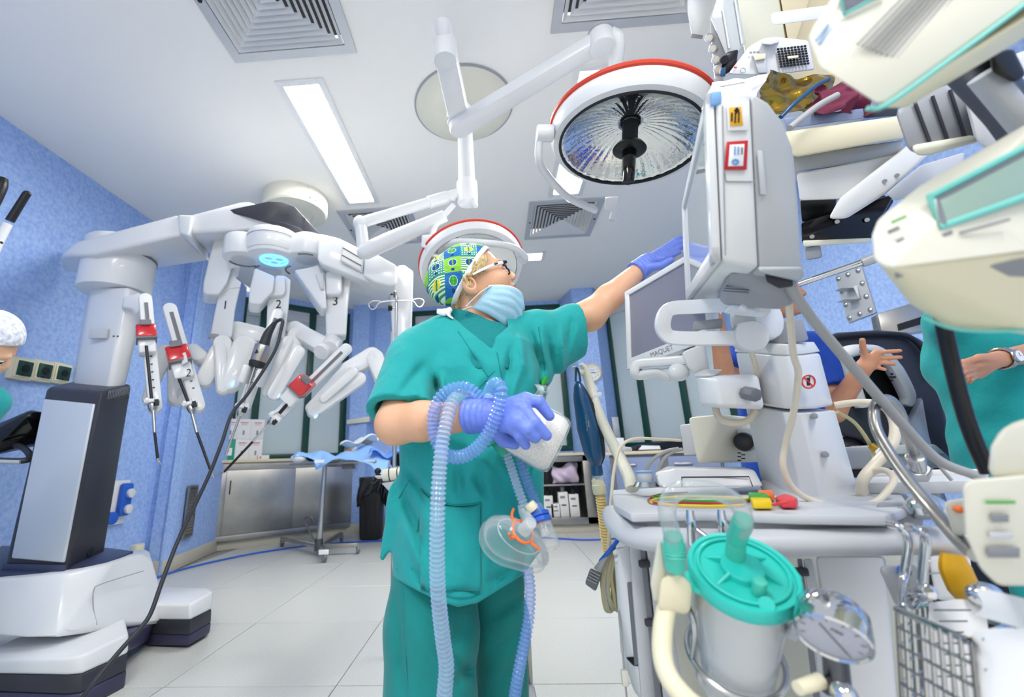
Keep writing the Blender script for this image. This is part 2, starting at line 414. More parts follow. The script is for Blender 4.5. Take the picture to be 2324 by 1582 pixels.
def snet_ax(fn, ax):
    X = np.meshgrid(*ax, indexing='ij'); D = fn(X).astype(np.float32); del X
    S = D < 0; n = [s-1 for s in D.shape]
    cnt = np.zeros(n, np.int8)
    offs = [(i, j, k) for i in (0, 1) for j in (0, 1) for k in (0, 1)]
    for i, j, k in offs: cnt += S[i:i+n[0], j:j+n[1], k:k+n[2]]
    act = np.argwhere((cnt > 0) & (cnt < 8)); idx = np.full(n, -1, np.int32); idx[act[:, 0], act[:, 1], act[:, 2]] = np.arange(len(act))
    pos = np.zeros((len(act), 3)); c = np.zeros(len(act))
    val = {o: D[act[:, 0]+o[0], act[:, 1]+o[1], act[:, 2]+o[2]] for o in offs}
    for o in offs:
        for a in range(3):
            if o[a] == 0:
                e = list(o); e[a] = 1; e = tuple(e); va, vb = val[o], val[e]; mk = (va < 0) != (vb < 0)
                t = np.where(mk, va/np.where(mk, va-vb, 1), 0); p = np.array(o, float)[None]+np.zeros((len(act), 3)); p[:, a] = t
                pos += p*mk[:, None]; c += mk
    pos = pos/c[:, None]+act
    v = np.stack([np.interp(pos[:, i], np.arange(len(ax[i])), ax[i]) for i in range(3)], 1).astype(np.float32)
    F = []
    for a in range(3):
        b, d = (a+1) % 3, (a+2) % 3
        s0 = [slice(None)]*3; s1 = [slice(None)]*3; s0[a] = slice(0, -1); s1[a] = slice(1, None)
        A, B = S[tuple(s0)], S[tuple(s1)]; ch = np.argwhere(A != B)
        ok = (ch[:, b] > 0) & (ch[:, d] > 0) & (ch[:, b] < D.shape[b]-1) & (ch[:, d] < D.shape[d]-1); ch = ch[ok]
        ins = A[ch[:, 0], ch[:, 1], ch[:, 2]]
        q = []
        for ob, od in ((-1, -1), (0, -1), (0, 0), (-1, 0)):
            e = ch.copy(); e[:, b] += ob; e[:, d] += od; q.append(idx[e[:, 0], e[:, 1], e[:, 2]])
        q = np.stack(q, 1); q[~ins] = q[~ins][:, ::-1]; F.append(q)
    return v, np.concatenate(F)
# ================================================================ THE SETTING
def onplane(x, y, p0, n):
    r = ray(x, y); p0 = Vector(p0); return CC + r*((p0-CC).dot(n)/r.dot(n))
UZ = V(0, 0, 1)
def grid_plane(xs, ys, z, holes):
    v, f, ix = [], [], {}
    def g(x, y):
        if (x, y) not in ix: ix[(x, y)] = len(v); v.append(V(x, y, z))
        return ix[(x, y)]
    for x0, x1 in zip(xs, xs[1:]):
        for y0, y1 in zip(ys, ys[1:]):
            if any(h[0] < (x0+x1)/2 < h[1] and h[2] < (y0+y1)/2 < h[3] for h in holes): continue
            f.append((g(x0, y0), g(x0, y1), g(x1, y1), g(x1, y0)))
    return v, f
VENTS = [(-1.46, -.71, 1.27, 2.02), (-1.43, -.70, 3.69, 4.42), (.45, 1.18, 3.75, 4.5), (.44, 1.25, 1.22, 2.0)]
LIGHTS = [(-1.30, -.98, 2.18, 3.61), (.62, .94, 2.24, 3.69), (.40, .73, 4.83, 5.10)]
holes = [(a+.03, b-.03, c+.03, d-.03) for a, b, c, d in VENTS+LIGHTS]
xs = sorted({-3.28, 3.05}|{h[0] for h in holes}|{h[1] for h in holes}); ys = sorted({-2.4, 6.9}|{h[2] for h in holes}|{h[3] for h in holes})
M('ceiling', grid_plane(xs, ys, HR, holes), 'ceiling_white', kind='structure')
# floor: slab with tiles laid on it
fl = M('floor', bx(-3.4, 3.2, -2.4, 6.9, -.06, -.006), 'joint', kind='structure')
TS = .787
tile_me = mesh('tile', box((0, 0, -.0065), TS-.005, TS-.005, .013, .0015, seg=1), 'tile'); k = 0
for i in range(-4, 5):
    for j in range(-3, 9):
        o = bpy.data.objects.new('tile', tile_me); COL.objects.link(o); o.parent = fl; o.location = (-.745+TS*(i+.5), 3.005+TS*(j-2.5), .0)
        if o.location.x < -3.4 or o.location.x > 3.4: bpy.data.objects.remove(o)
# walls
def wall(name, a, b, z0=0, z1=HR, th=.12, mt='wall_blue'):
    a, b = V(a[0], a[1], 0), V(b[0], b[1], 0); t = (b-a).normalized(); n = V(-t.y, t.x, 0)
    return M(name, prism([a+UZ*z0, b+UZ*z0, b+UZ*z1, a+UZ*z1], n*th), mt, kind='structure')
def base(name, a, b, h=.13, th=.014):
    a, b = V(a[0], a[1], 0), V(b[0], b[1], 0); t = (b-a).normalized(); n = V(-t.y, t.x, 0)
    return M(name, prism([a-n*th, b-n*th, b-n*th+UZ*h, a-n*th+UZ*h], n*th*.98, .004), 'base_beige', kind='structure')
wl = [('left', (-3.28, -2.4), (-3.28, 4.23)), ('left_return', (-3.28, 4.23), (-3.10, 4.23)), ('left_far', (-3.10, 4.23), (-3.30, 5.42)), ]
for n, a, b in wl: wall('wall_'+n, a, b); base('baseboard_'+n, a, b)
M('trim_1', box((-3.10, 4.225, HR/2), .022, .022, HR, .008), 'wall_blue', kind='structure')
# north west chamfer with the window
A1, B1 = V(-3.30, 5.42, 0), V(-1.93, 6.52, 0); t1 = (B1-A1).normalized(); n1 = V(-t1.y, t1.x, 0)      # n1 points out of the room
Wp = A1+n1*.16
def win(name, p0, t, n, us, z0, z1, fr=.07, blind=True):
    root = T(name, None, None, p0+t*us[0]+UZ*z0); root['kind'] = 'structure'; q = lambda u, z, d=0: p0+t*u+UZ*z+n*d
    def bar(nm, u0, u1, a, b, mt='green_frame', d0=-.03, d1=.05, bv=.006): return P(nm, prism([q(u0, a, d0), q(u1, a, d0), q(u1, b, d0), q(u0, b, d0)], n*(d1-d0), bv), mt, root)
    bar('frame_sill', us[0], us[-1], z0, z0+fr); bar('frame_head', us[0], us[-1], z1-fr, z1)
    for i, u in enumerate(us):
        a = u-fr*.5 if 0 < i < len(us)-1 else (u if i == 0 else u-fr); bar('mullion', a, a+fr, z0+fr, z1-fr, d0=-.035)
    for u0, u1 in zip(us, us[1:]):
        bar('pane', u0+fr*.4, u1-fr*.4, z0+fr*.6, z1-fr*.6, 'frosted', .015, .03, 0)
        if blind:
            for k in range(3): bar('blind_slat', u0+fr*.6, u1-fr*.6, z1-fr-.05-.055*k, z1-fr-.052*k, 'lightgrey', -.004-.004*k, .012, .002)
    return root
us = [(onplane(x, 850, Wp, n1)-Wp).dot(t1) for x in (528, 587, 702, 788)]
win('window_1', Wp, t1, n1, us, 1.0, 3.22, .085)
wall('wall_left_chamfer', (Wp+t1*-.12)[:2], (Wp+t1*us[0])[:2]); wall('wall_window_reveal', (Wp+t1*us[-1])[:2], (Wp+t1*1.95)[:2])
wall('wall_under_window', (Wp+t1*us[0])[:2], (Wp+t1*us[-1])[:2], 0, 1.0); wall('wall_over_window', (Wp+t1*us[0])[:2], (Wp+t1*us[-1])[:2], 3.22, HR)
# stub of wall between first window and the back wall
wall('wall_back_stub', (-2.10, 6.36), (-1.84, 6.34)); base('baseboard_back_stub', (-2.10, 6.36), (-1.84, 6.34))
wall('wall_back_stub_return', (-1.84, 6.34), (-1.80, 6.55)); wall('wall_back_left', (-1.80, 6.55), (-1.25, 6.58)); base('baseboard_back_left', (-1.82, 6.52), (-1.25, 6.56))
win('window_2', V(0, 6.62, 0), V(1, 0, 0), V(0, 1, 0), [-1.25, -.45, .35, 1.13], 1.0, 3.25, .08)
wall('wall_back', (-1.25, 6.6), (1.13, 6.6), 0, 1.0); wall('wall_back_over', (-1.25, 6.6), (1.13, 6.6), 3.25, HR)
base('baseboard_back', (-1.25, 6.58), (1.2, 6.5))
wall('wall_pilaster_left', (1.13, 6.64), (1.24, 6.13)); wall('wall_pilaster', (1.24, 6.13), (1.545, 6.12)); wall('wall_pilaster_right', (1.545, 6.12), (1.80, 6.50))
base('baseboard_pilaster', (1.24, 6.13), (1.545, 6.12)); base('baseboard_pilaster_right', (1.545, 6.12), (1.80, 6.50))
A2, B2 = V(1.78, 6.52, 0), V(2.95, 5.45, 0); t2 = (B2-A2).normalized(); n2 = V(-t2.y, t2.x, 0)
win('window_3', A2, t2, n2, [0, .42, .98, 1.56], 1.0, 3.22, .08)
wall('wall_right_chamfer', A2[:2], B2[:2], 0, 1.0); wall('wall_right_chamfer_over', A2[:2], B2[:2], 3.22, HR)
wall('wall_right_far', (2.95, 5.45), (2.95, 4.05)); wall('wall_right_return', (2.95, 4.05), (2.9, 3.95)); wall('wall_right', (2.9, 3.95), (2.9, -2.4)); base('baseboard_right', (2.9, 4.0), (2.9, -2.4))
# ---------------------------------------------------------------- ceiling vents
def vent(b, label):
    x0, x1, y0, y1 = b; cx, cy, hx, hy = (x0+x1)/2, (y0+y1)/2, (x1-x0)/2, (y1-y0)/2
    r = T('ceiling_vent', label, 'vent', (cx, cy, HR), 'square ceiling diffusers')
    def ring(ax, ay, za, bx_, by, zb, th):
        v = []
        for z, X, Y in ((za, ax, ay), (zb, bx_, by)):
            for dz in (0, th): v += [V(cx+sx*X, cy+sy*Y, z+dz) for sx, sy in ((-1, -1), (1, -1), (1, 1), (-1, 1))]
        f = []
        for k in range(4):
            l = (k+1) % 4; f += [(k, l, 8+l, 8+k), (4+k, 12+k, 12+l, 4+l), (k, 4+k, 4+l, l), (8+k, 8+l, 12+l, 12+k)]
        return v, f
    P('frame', ring(hx, hy, HR-.016, hx-.055, hy-.055, HR-.014, .016), 'alu', r)
    P('duct', join(bx(cx-hx+.03, cx+hx-.03, cy-hy+.03, cy+hy-.03, HR+.1, HR+.11)), 'ventdark', r)
    n = 9
    for i in range(n):
        a = 1-i/(n+.3); b_ = a-.66/(n+.3); sx, sy = hx-.06, hy-.06
        P('louver', ring(sx*a, sy*a, HR-.012, max(sx*b_, .01), max(sy*b_, .01), HR+.007, .003), 'louver', r)
    for sx in (-1, 1): P('screw', cyl((cx+sx*(hx-.03), cy, HR-.02), (cx+sx*(hx-.03), cy, HR-.012), .011), 'black', r)
vl = ['square aluminium ceiling vent over the near left of the ceiling, cut by the photo top', 'square aluminium ceiling vent behind the white lamp arm and robot boom', 'square aluminium ceiling vent seen whole between the two surgical lamps', 'square aluminium ceiling vent above the large surgical lamp, cut by the photo top']
for b, l in zip(VENTS, vl): vent(b, l)
ll = ['long recessed ceiling light panel above the robot', 'long recessed ceiling light panel half hidden by the large surgical lamp', 'short recessed ceiling light panel beside the rear surgical lamp']
for (x0, x1, y0, y1), l in zip(LIGHTS, ll):
    r = T('ceiling_light', l, 'ceiling light', ((x0+x1)/2, (y0+y1)/2, HR), 'recessed ceiling lights'); f = .045
    fr = [bx(x0, x0+f, y0, y1, HR-.012, HR+.02, .003), bx(x1-f, x1, y0, y1, HR-.012, HR+.02, .003), bx(x0+f, x1-f, y0, y0+f, HR-.012, HR+.02, .003), bx(x0+f, x1-f, y1-f, y1, HR-.012, HR+.02, .003)]
    P('frame', join(*fr), 'white_matte', r)
    P('diffuser', bx(x0+f, x1-f, y0+f, y1-f, HR+.004, HR+.012), 'panel_light', r)
# ---------------------------------------------------------------- wall fixtures
def wallbox(name, label, category, c, u, n, wd, ht, parts, group=None):
    """c centre on wall, u along wall (image right), n out into the room; parts: (name, x, y, w, h, depth0, depth1, mat, bev)"""
    c, u, n = Vector(c), Vector(u).normalized(), Vector(n).normalized(); r = T(name, label, category, c, group)
    for nm, x, y, w_, h_, d0, d1, mt, bv in parts: P(nm, box(c+u*x+UZ*y+n*(d0+d1)/2, w_, h_, d1-d0, bv, u, UZ, n), mt, r)
    return r, (lambda x, y, d=0: c+u*x+UZ*y+n*d)
UL, NL = V(0, 1, 0), V(1, 0, 0)
for x, l in ((38, 'cream wall socket box with dark green lid, nearest the white haired cap'), (84, 'cream wall socket box with dark green lid, middle of the row of three'), (128, 'cream wall socket box with dark green lid, next to the robot column')):
    c = onx(x, 840+(x-84)*.12+3, -3.28)
    r, q = wallbox('wall_socket', l, 'socket', c, UL, NL, 0, 0, [('housing', 0, 0, .145, .155, 0, .05, 'cream', .012), ('rim', 0, 0, .12, .125, .05, .058, 'ivory', .004), ('lid', 0, 0, .098, .103, .055, .068, 'green_frame', .006)], 'green lidded wall sockets')
    P('socket_face', cyl(q(0, 0, .068), q(0, 0, .072), .026), 'black', r); P('clip', box(q(0, -.045, .07), .03, .04, .012, .002), 'ink', r)
c = onx(265, 1140, -3.28)
r, q = wallbox('power_socket', 'white wall plate with blue industrial sockets low on the wall behind the robot', 'socket', c, UL, NL, 0, 0, [('back_plate', 0, 0, .17, .36, 0, .03, 'white_matte', .01), ('blue_housing', .02, .02, .12, .27, .03, .075, 'bluesock', .02)])
for y in (.07, -.06): P('socket_cap', cyl(q(.03, y, .075), q(.03, y, .105), .038, bev=.006), 'white', r)
M('blue_plug', cyl(q(-.09, -.12, 0), q(-.09, -.12, .08), .05, bev=.01), 'bluesock', 'round blue plug at the edge of the white power socket plate', 'plug')
c = onx(425, 1160, -3.10-.06)
ug = V(-.2, 1.19, 0).normalized(); ng = V(ug.y, -ug.x, 0)
r, q = wallbox('wall_grille', 'steel ventilation grille low on the blue wall left of the steel cabinet', 'grille', c+ng*.02, ug, ng, 0, 0, [('backing', 0, 0, .19, .5, 0, .01, 'midgrey', 0)])
for s in (-1, 1): P('frame', box(q(s*.085, 0, .012), .025, .5, .012, .002, ug, UZ, ng), 'brushed', r); P('frame', box(q(0, s*.235, .012), .15, .03, .012, .002, ug, UZ, ng), 'brushed', r)
for k in range(15): P('slat', box(q(0, -.205+.0293*k, .014), .15, .02, .006, 0, ug, UZ+ng*.5, ng), 'brushed', r)
c = onx(305, 1250, -3.28)
wallbox('junction_box', 'small cream box low on the blue wall behind the robot base', 'box', c, UL, NL, 0, 0, [('housing', 0, 0, .11, .11, 0, .05, 'cream', .008), ('cover', 0, 0, .09, .09, .05, .056, 'ivory', .004)])
# rail with end block on back wall, right of first window
a, b = Q(787, 958, 6.30), Q(838, 951, 6.30)
r = T('equipment_rail', 'short steel rail with square end block on blue wall beside the first window', 'rail', a)
P('rail', hull([a+V(0, 0, .03), a-V(0, 0, .03), b+V(0, 0, .04), b-V(0, 0, .04), a+V(0, .06, .03), a+V(0, .06, -.03), b+V(0, .06, .04), b+V(0, .06, -.04)], .004), 'offwhite', r)
c = Q(853, 952, 6.30); P('end_block', box(c+V(0, .03, 0), .12, .06, .13, .006), 'brushed', r); P('knob', cyl(c+V(0, -.03, 0), c, .025, bev=.005), 'steel', r)
# clock
c = Q(1343, 846, 6.12); r = T('wall_clock', 'round cream wall clock on the blue pilaster', 'clock', c); R = .118
P('rim', torus(c+V(0, -.02, 0), R, .014, (0, 1, 0)), 'wood', r); P('case', cyl(c, c+V(0, -.02, 0), R), 'wood', r); P('dial', cyl(c+V(0, -.02, 0), c+V(0, -.023, 0), R-.008, seg=40), 'paper', r)
for k in range(1, 13):
    a = PI/2-k*PI/6; text(str(k), .034, c+V(math.cos(a)*.082, -.0245, math.sin(a)*.082), (1, 0, 0), UZ, 'ink', r, 'numeral')
for L, a, w_ in ((.055, -.15, .006), (.075, PI+.15, .004)): P('hand', stad(c+V(0, -.026, 0), c+V(math.cos(a)*L, -.026, math.sin(a)*L), w_, w_*.6, .002, (0, 1, 0), 0, 6), 'ink', r)
blurred_print(9, .016, c+V(0, -.0245, .035), (1, 0, 0), UZ, 'inkblue', r)
# steel plate on the right wall
pl = [onx(x, y, 2.9) for x, y in ((1898, 627), (1957, 602), (1991, 709), (1928, 733))]
r = T('wall_plate', 'bolted grey steel plate with two hooks on the far blue wall', 'plate', pl[0]); nx = V(-1, 0, 0)
P('plate', prism(pl, nx*.012, .001), 'alu', r)
bq = lambda u, v, d: ((pl[0]*(1-u)+pl[1]*u)*(1-v)+(pl[3]*(1-u)+pl[2]*u)*v)+nx*d
for u, v in ((.12, .08), (.5, .08), (.88, .08), (.12, .36), (.88, .36), (.12, .64), (.88, .64), (.12, .92), (.5, .92), (.88, .92)): P('bolt', lathe([(.022, 0), (.02, .008), (.01, .014), (0, .016)], bq(u, v, .012), nx, 10), 'steel', r)
for v in (.38, .62): P('hook', hull([bq(.3, v, .012), bq(.62, v, .012), bq(.3, v, .12), bq(.62, v, .12), bq(.3, v+.02, .012), bq(.62, v+.02, .012)], .002), 'alu', r)
P('hook_plate', hull([bq(.62, .36, .012), bq(.7, .36, .012), bq(.62, .64, .012), bq(.7, .64, .012), bq(.62, .36, .03), bq(.7, .64, .03)]), 'alu', r)
# steel trolley top / cabinet edge on far right behind the console
rk = lambda Y: Y*.81
r = T('steel_rack', 'brushed steel rack panel standing behind the dark console', 'rack', (Q(2070, 712, 2.62).x, 2.62, 0)); bo = V(.02, .08, 0)
P('panel', hull([Q(x, y, Y)+o for o in (V(0, 0, 0), bo) for x, y, Y in ((1993, 712, 2.66), (2130, 668, 2.58), (2140, 745, 2.58), (2003, 765, 2.66))], .004), 'brushed', r)
P('opening', hull([Q(x, y, Y)+o for o in (V(0, 0, 0), V(0, .012, 0)) for x, y, Y in ((2040, 735, 2.625), (2135, 705, 2.565), (2138, 722, 2.565), (2043, 750, 2.625))]), 'black', r)
for x in (2012, 2125): c0 = Q(x, 740, 2.7); P('post', bx(c0.x-.02, c0.x+.02, 2.68, 2.72, .012, c0.z, .005), 'brushed', r)
# ================================================================ SURGICAL ROBOT
Rb = T('surgical_robot', 'large white four armed surgical robot with charcoal tower on the wheeled base', 'robot', (-2.1, 2.5, 0))
def slab(pts, z, dz, bev): return prism([onz(x, y, z) for x, y in pts], V(0, 0, dz), bev)
back = V(-.55, .45, 0)
# base body
top = [Q(-60, 1318, 2.12), Q(60, 1310, 2.15), Q(150, 1300, 2.2), Q(255, 1275, 2.36), Q(318, 1256, 2.6), Q(345, 1272, 2.7)]
low = [Q(-60, 1440, 2.06), Q(60, 1450, 2.07), Q(135, 1446, 2.1), Q(225, 1418, 2.27), Q(330, 1375, 2.58), Q(366, 1345, 2.72), Q(368, 1415, 2.68)]
P('base_body', hull(top+low+[p+back for p in top[:1]+low[:1]]+[top[-1]+V(-.3, .35, 0), low[-1]+V(-.3, .35, .0), V(-2.9, 2.3, .25), V(-2.9, 2.3, .47)], .025, 3), 'white', Rb)
tp = [Q(-20, 1303, 2.16), Q(132, 1303, 2.22), Q(240, 1278, 2.36), Q(303, 1252, 2.62)]
P('base_cover', hull([p+V(0, 0, .004) for p in tp+[Q(230, 1243, 2.9), Q(0, 1240, 2.75)]]+[p-V(0, 0, .03) for p in tp], .004), 'navyplate', Rb)
P('hatch_seam', tube([Q(220, 1418, 2.262), Q(212, 1380, 2.25), Q(213, 1340, 2.24), Q(232, 1325, 2.27), Q(325, 1296, 2.52)], .0022, 6), 'grey', Rb)
def foot(nm, white_top, yb, depths, lows):
    pass
# near foot
def footparts(wt, wb, db, lb):
    P('foot_cover', hull(wt+wb, .014, 3), 'white', Rb)
    ins = sum(wt, V(0, 0, 0))/len(wt)
    sh = lambda p, k: V(ins.x+(p.x-ins.x)*k, ins.y+(p.y-ins.y)*k, p.z)
    P('foot_skirt', hull([sh(p, .99) for p in wb]+[sh(p, .985) for p in db], .006), 'charcoal', Rb)
    P('foot_bumper', hull([sh(p, 1.0) for p in db]+[sh(p, .985) for p in lb], .012), 'footdark', Rb)
yn = {'a': 2.0, 'b': 2.02, 'c': 2.22, 'd': 2.34}
wt = [Q(-80, 1500, yn['a']), Q(150, 1492, yn['a']), Q(186, 1487, yn['b']), Q(292, 1437, yn['c'])]; wb = [Q(-80, 1530, yn['a']), Q(150, 1533, yn['a']), Q(186, 1531, yn['b']), Q(291, 1484, yn['c'])]
db = [Q(-80, 1568, yn['a']), Q(150, 1577, yn['a']), Q(186, 1573, yn['b']), Q(288, 1522, yn['c'])]; lb = [Q(-80, 1600, yn['a']), Q(150, 1612, yn['a']), Q(186, 1610, yn['b']), Q(285, 1563, yn['c'])]
ext = lambda L: L+[L[-1]+V(-.28, .30, 0), L[0]+V(-.1, .5, 0)]
footparts(ext(wt), ext(wb), ext(db), ext(lb))
wt = [Q(342, 1372, 2.66), Q(430, 1372, 2.62), Q(484, 1341, 2.8), Q(470, 1334, 2.92)]; wb = [Q(342, 1408, 2.66), Q(432, 1408, 2.62), Q(481, 1383, 2.8), Q(472, 1370, 2.92)]
db = [Q(336, 1440, 2.66), Q(430, 1442, 2.62), Q(480, 1412, 2.8), Q(472, 1400, 2.92)]; lb = [Q(334, 1467, 2.66), Q(428, 1468, 2.62), Q(477, 1438, 2.8), Q(470, 1425, 2.92)]
ext = lambda L: L+[L[0]+V(-.25, .25, 0), L[-1]+V(-.3, .05, 0)]
footparts(ext(wt), ext(wb), ext(db), ext(lb))
P('caster', cyl((-1.95, 2.75, .03), (-1.95, 2.79, .03), .03), 'black', Rb)
# lower chassis between the feet
P('chassis', hull([Q(290, 1440, 2.32), Q(350, 1412, 2.66), Q(338, 1455, 2.66), Q(290, 1480, 2.32)]+[p+V(-.7, .2, 0) for p in (Q(290, 1440, 2.32), Q(350, 1412, 2.66), Q(338, 1455, 2.66), Q(290, 1480, 2.32))], .01), 'footdark', Rb)
# tower
tf = [Q(108, 878, 2.28), Q(233, 888, 2.24), Q(148, 1302, 2.24), Q(8, 1300, 2.22)]
tr = [Q(299, 872, 2.66), Q(236, 1262, 2.62)]; tb = [Q(180, 862, 2.78), Q(100, 1240, 2.7)]
P('tower', hull(tf+tr+tb+[Q(110, 900, 2.6), Q(30, 1280, 2.6)], .02, 3), 'charcoal', Rb)
pf = lambda u, v: ((tf[0]*(1-u)+tf[1]*u)*(1-v)+(tf[3]*(1-u)+tf[2]*u)*v)
pq = [pf(.02, .075), pf(.93, .08), pf(.965, .945), pf(.10, .93)]; nrm = (pq[1]-pq[0]).cross(pq[3]-pq[0]).normalized()*-1
if nrm.dot(CC-pq[0]) < 0: nrm = -nrm
P('tower_panel', prism([p-nrm*.004 for p in pq], nrm*.016, .008, 3), 'silverpanel', Rb, 'silver front panel of the dark tower')
P('tower_plinth', hull([pf(-.005, .955), pf(.995, .955), pf(1.0, 1.0), pf(-.01, 1.0)]+[p+nrm*.012 for p in (pf(-.005, .955), pf(.995, .955), pf(1.0, 1.0), pf(-.01, 1.0))], .003), 'navyplate', Rb)
capq = [Q(120, 868, 2.26), Q(242, 868, 2.26), Q(300, 868, 2.66), Q(298, 905, 2.66), Q(236, 912, 2.24)]
rs = lambda u, v: ((tf[1]*(1-u)+tr[0]*u)*(1-v)+(tf[2]*(1-u)+tr[1]*u)*v); rn = (rs(1, 0)-rs(0, 0)).cross(rs(0, 1)-rs(0, 0)).normalized()
if rn.dot(CC-rs(0, 0)) < 0: rn = -rn
dots = []
for i in range(14):
    for j in range(6): dots.append(cyl(rs(.2+i*.055, .012+j*.0085), rs(.2+i*.055, .012+j*.0085)+rn*.002, .0052, seg=6))
P('speaker_mesh', join(*dots), 'grey', Rb, kind='stuff')
P('tower_seam', tube([rs(.02, .095)+rn*.001, rs(.98, .085)+rn*.001], .002, 6), 'black', Rb)
P('tower_latch', prism([rs(.48, .93)+rn*.0, rs(.62, .93), rs(.62, .965), rs(.48, .965)], rn*.008, .002), 'black', Rb)
# column
CB, CT, CM = V(-2.62, 2.72, 1.2), V(-2.62, 2.72, 2.36), V(-2.62, 2.72, 1.98)
cl = [Q(172, 870, 2.55), Q(252, 870, 2.48), Q(282, 870, 2.6)]; cu = [Q(207, 650, 2.55), Q(290, 650, 2.48), Q(333, 668, 2.6)]
P('column', hull(cl+cu+[p+V(-.33, .3, 0) for p in (cl[0], cl[2], cu[0], cu[2])]+[p-V(0, 0, .3) for p in (cl[0], cl[1], cl[2])], .03, 4), 'white', Rb)
cc = (Q(208, 600, 2.62)+Q(337, 600, 2.62))/2; rr = (Q(337, 600, 2.62)-Q(208, 600, 2.62)).length/2
zb = Q(270, 662, 2.6).z
P('column_collar', cyl((cc.x, cc.y, zb), (cc.x, cc.y, zb+.36), rr*.98, rr*1.0, 48, .01), 'white', Rb)
P('collar_ring', cyl((cc.x, cc.y, Q(270, 585, 2.6).z-.012), (cc.x, cc.y, Q(270, 585, 2.6).z+.005), rr*1.01, seg=48), 'midgrey', Rb)
hb = [Q(281, 672, 2.44), Q(318, 664, 2.44), Q(322, 690, 2.44), Q(311, 712, 2.44), Q(300, 700, 2.44), Q(278, 697, 2.44)]
P('cable_hook', prism(hb, V(-.05, .05, 0), .01), 'white', Rb)
qd = [Q(192, 742, 2.44), Q(232, 742, 2.44), Q(228, 764, 2.44), Q(188, 764, 2.44)]
P('hatch', prism([p+V(0, .035, 0) for p in qd], V(0, .02, 0), .002), 'lightgrey', Rb)
for x in (258, 267): P('rivet', ell(Q(x, 763, 2.485), .006), 'midgrey', Rb)
# boom : outer beam, white band, inner beam
def beam(name, L, mt, dy, bev):   # L: four px corners of the front face TL TR BR BL with Y, plus underside depth
    f = [Q(*p) for p in L]; P(name, hull(f+[p+V(*dy) for p in f], bev, 3), mt, Rb)
z1, z0 = 2.36, 2.30
bo = [Q(136, 582, 2.42), Q(175, 549, 2.38), Q(408, 487, 2.44), Q(412, 533, 2.44), Q(212, 580, 2.37)]
bk = [Q(140, 612, 2.75), Q(215, 630, 2.95), Q(475, 592, 2.98), Q(160, 560, 2.9), Q(420, 520, 3.0)]
P('boom', hull(bo+bk, .03, 4), 'white', Rb)
bn = [Q(404, 487, 2.425), Q(438, 488, 2.43), Q(428, 535, 2.43), Q(406, 528, 2.425)]
P('boom_band', hull(bn+[Q(476, 598, 2.99), Q(470, 570, 2.99), Q(440, 520, 3.0), Q(410, 515, 3.0)], .014, 3), 'white', Rb)
bi = [Q(425, 490, 2.45), Q(560, 455, 2.5), Q(668, 492, 2.6), Q(596, 520, 2.56), Q(420, 530, 2.46)]
P('boom_extension', hull(bi+[Q(480, 580, 2.96), Q(610, 540, 2.9), Q(610, 505, 2.95), Q(440, 510, 3.0)], .03, 4), 'white', Rb)
# dark collar with lettering
dc = [Q(514, 481, 2.5), Q(520, 476, 2.49), Q(608, 457, 2.50), Q(640, 458, 2.52), Q(668, 468, 2.57), Q(688, 490, 2.65), Q(684, 512, 2.66), Q(681, 518, 2.66), Q(640, 505, 2.54), Q(594, 499, 2.50)]
P('boom_collar', hull(dc+[p+V(.0, .28, .02) for p in dc[2:8]], .006), 'charcoal', Rb)
nn = V(.5, -.82, 0).normalized(); tx = (Q(686, 497, 2.60)-Q(648, 480, 2.525)).normalized()
text('da Vinci', .055, Q(664, 487, 2.545), tx, UZ, 'ink', Rb)
# hub
hc = Q(600, 545, 2.7); hz0 = Q(620, 590, 2.7).z; hz1 = hz0+.30
def outline(c, lobes):
    pts = []
    for a in np.linspace(0, 2*PI, 64, endpoint=False):
        d = V(math.cos(a), math.sin(a), 0); best = 0
        for lx, ly, lr in lobes:
            b = d.x*lx+d.y*ly; q = b*b-(lx*lx+ly*ly-lr*lr)
            if q > 0: best = max(best, b+math.sqrt(q))
        pts.append(V(c.x+d.x*best, c.y+d.y*best, 0))
    return pts
h0 = Q(620, 590, 2.62)
lob = []
for x, y in ((553, 590), (697, 590), (613, 615), (682, 615), (620, 590)):
    p = onz(x, y, h0.z); lob.append((p.x-h0.x, p.y-h0.y, .13 if y == 590 else .12))
lob[-1] = (0, -.01, .16)
ol = outline(h0, lob)
P('hub', prism([V(p.x, p.y, h0.z) for p in ol], V(0, 0, .15), .012), 'white', Rb)
zd = Q(628, 505, h0.y-.18).z; P('hub_drum', cyl((h0.x, h0.y-.02, h0.z+.02), (h0.x, h0.y-.02, zd), .165, .165, 40, .02), 'white', Rb)
P('hub_seam', torus((h0.x, h0.y-.02, zd-.05), .166, .003, (0, 0, 1)), 'grey', Rb)
for x, y in ((553, 590), (697, 590), (613, 615), (682, 615)):
    p = onz(x, y, h0.z); P('hub_disc', lathe([(.0, 0), (.072, 0), (.078, .006), (.078, .012)], V(p.x, p.y, h0.z-.006), (0, 0, 1), 32), 'lightgrey', Rb)
    P('hub_scale', torus(V(p.x, p.y, h0.z-.002), .098, .006, (0, 0, 1), PI*.9 if x < 560 else (PI*1.4 if y > 600 else -.2), PI*1.5 if x < 560 else (PI*1.9 if y > 600 else .8), 12, 6), 'midgrey', Rb)
p = onz(622, 590, h0.z); g = [torus(V(p.x, p.y, h0.z-.003), .082, .008, (0, 0, 1))]
for k in range(3): a = PI/2+k*2*PI/3+.4; g.append(torus(V(p.x+.038*math.cos(a), p.y+.038*math.sin(a), h0.z-.003), .034, .005, (0, 0, 1), seg=20, s2=6))
P('hub_light', join(*g), 'blue_light', Rb, 'glowing blue ring light under the hub')
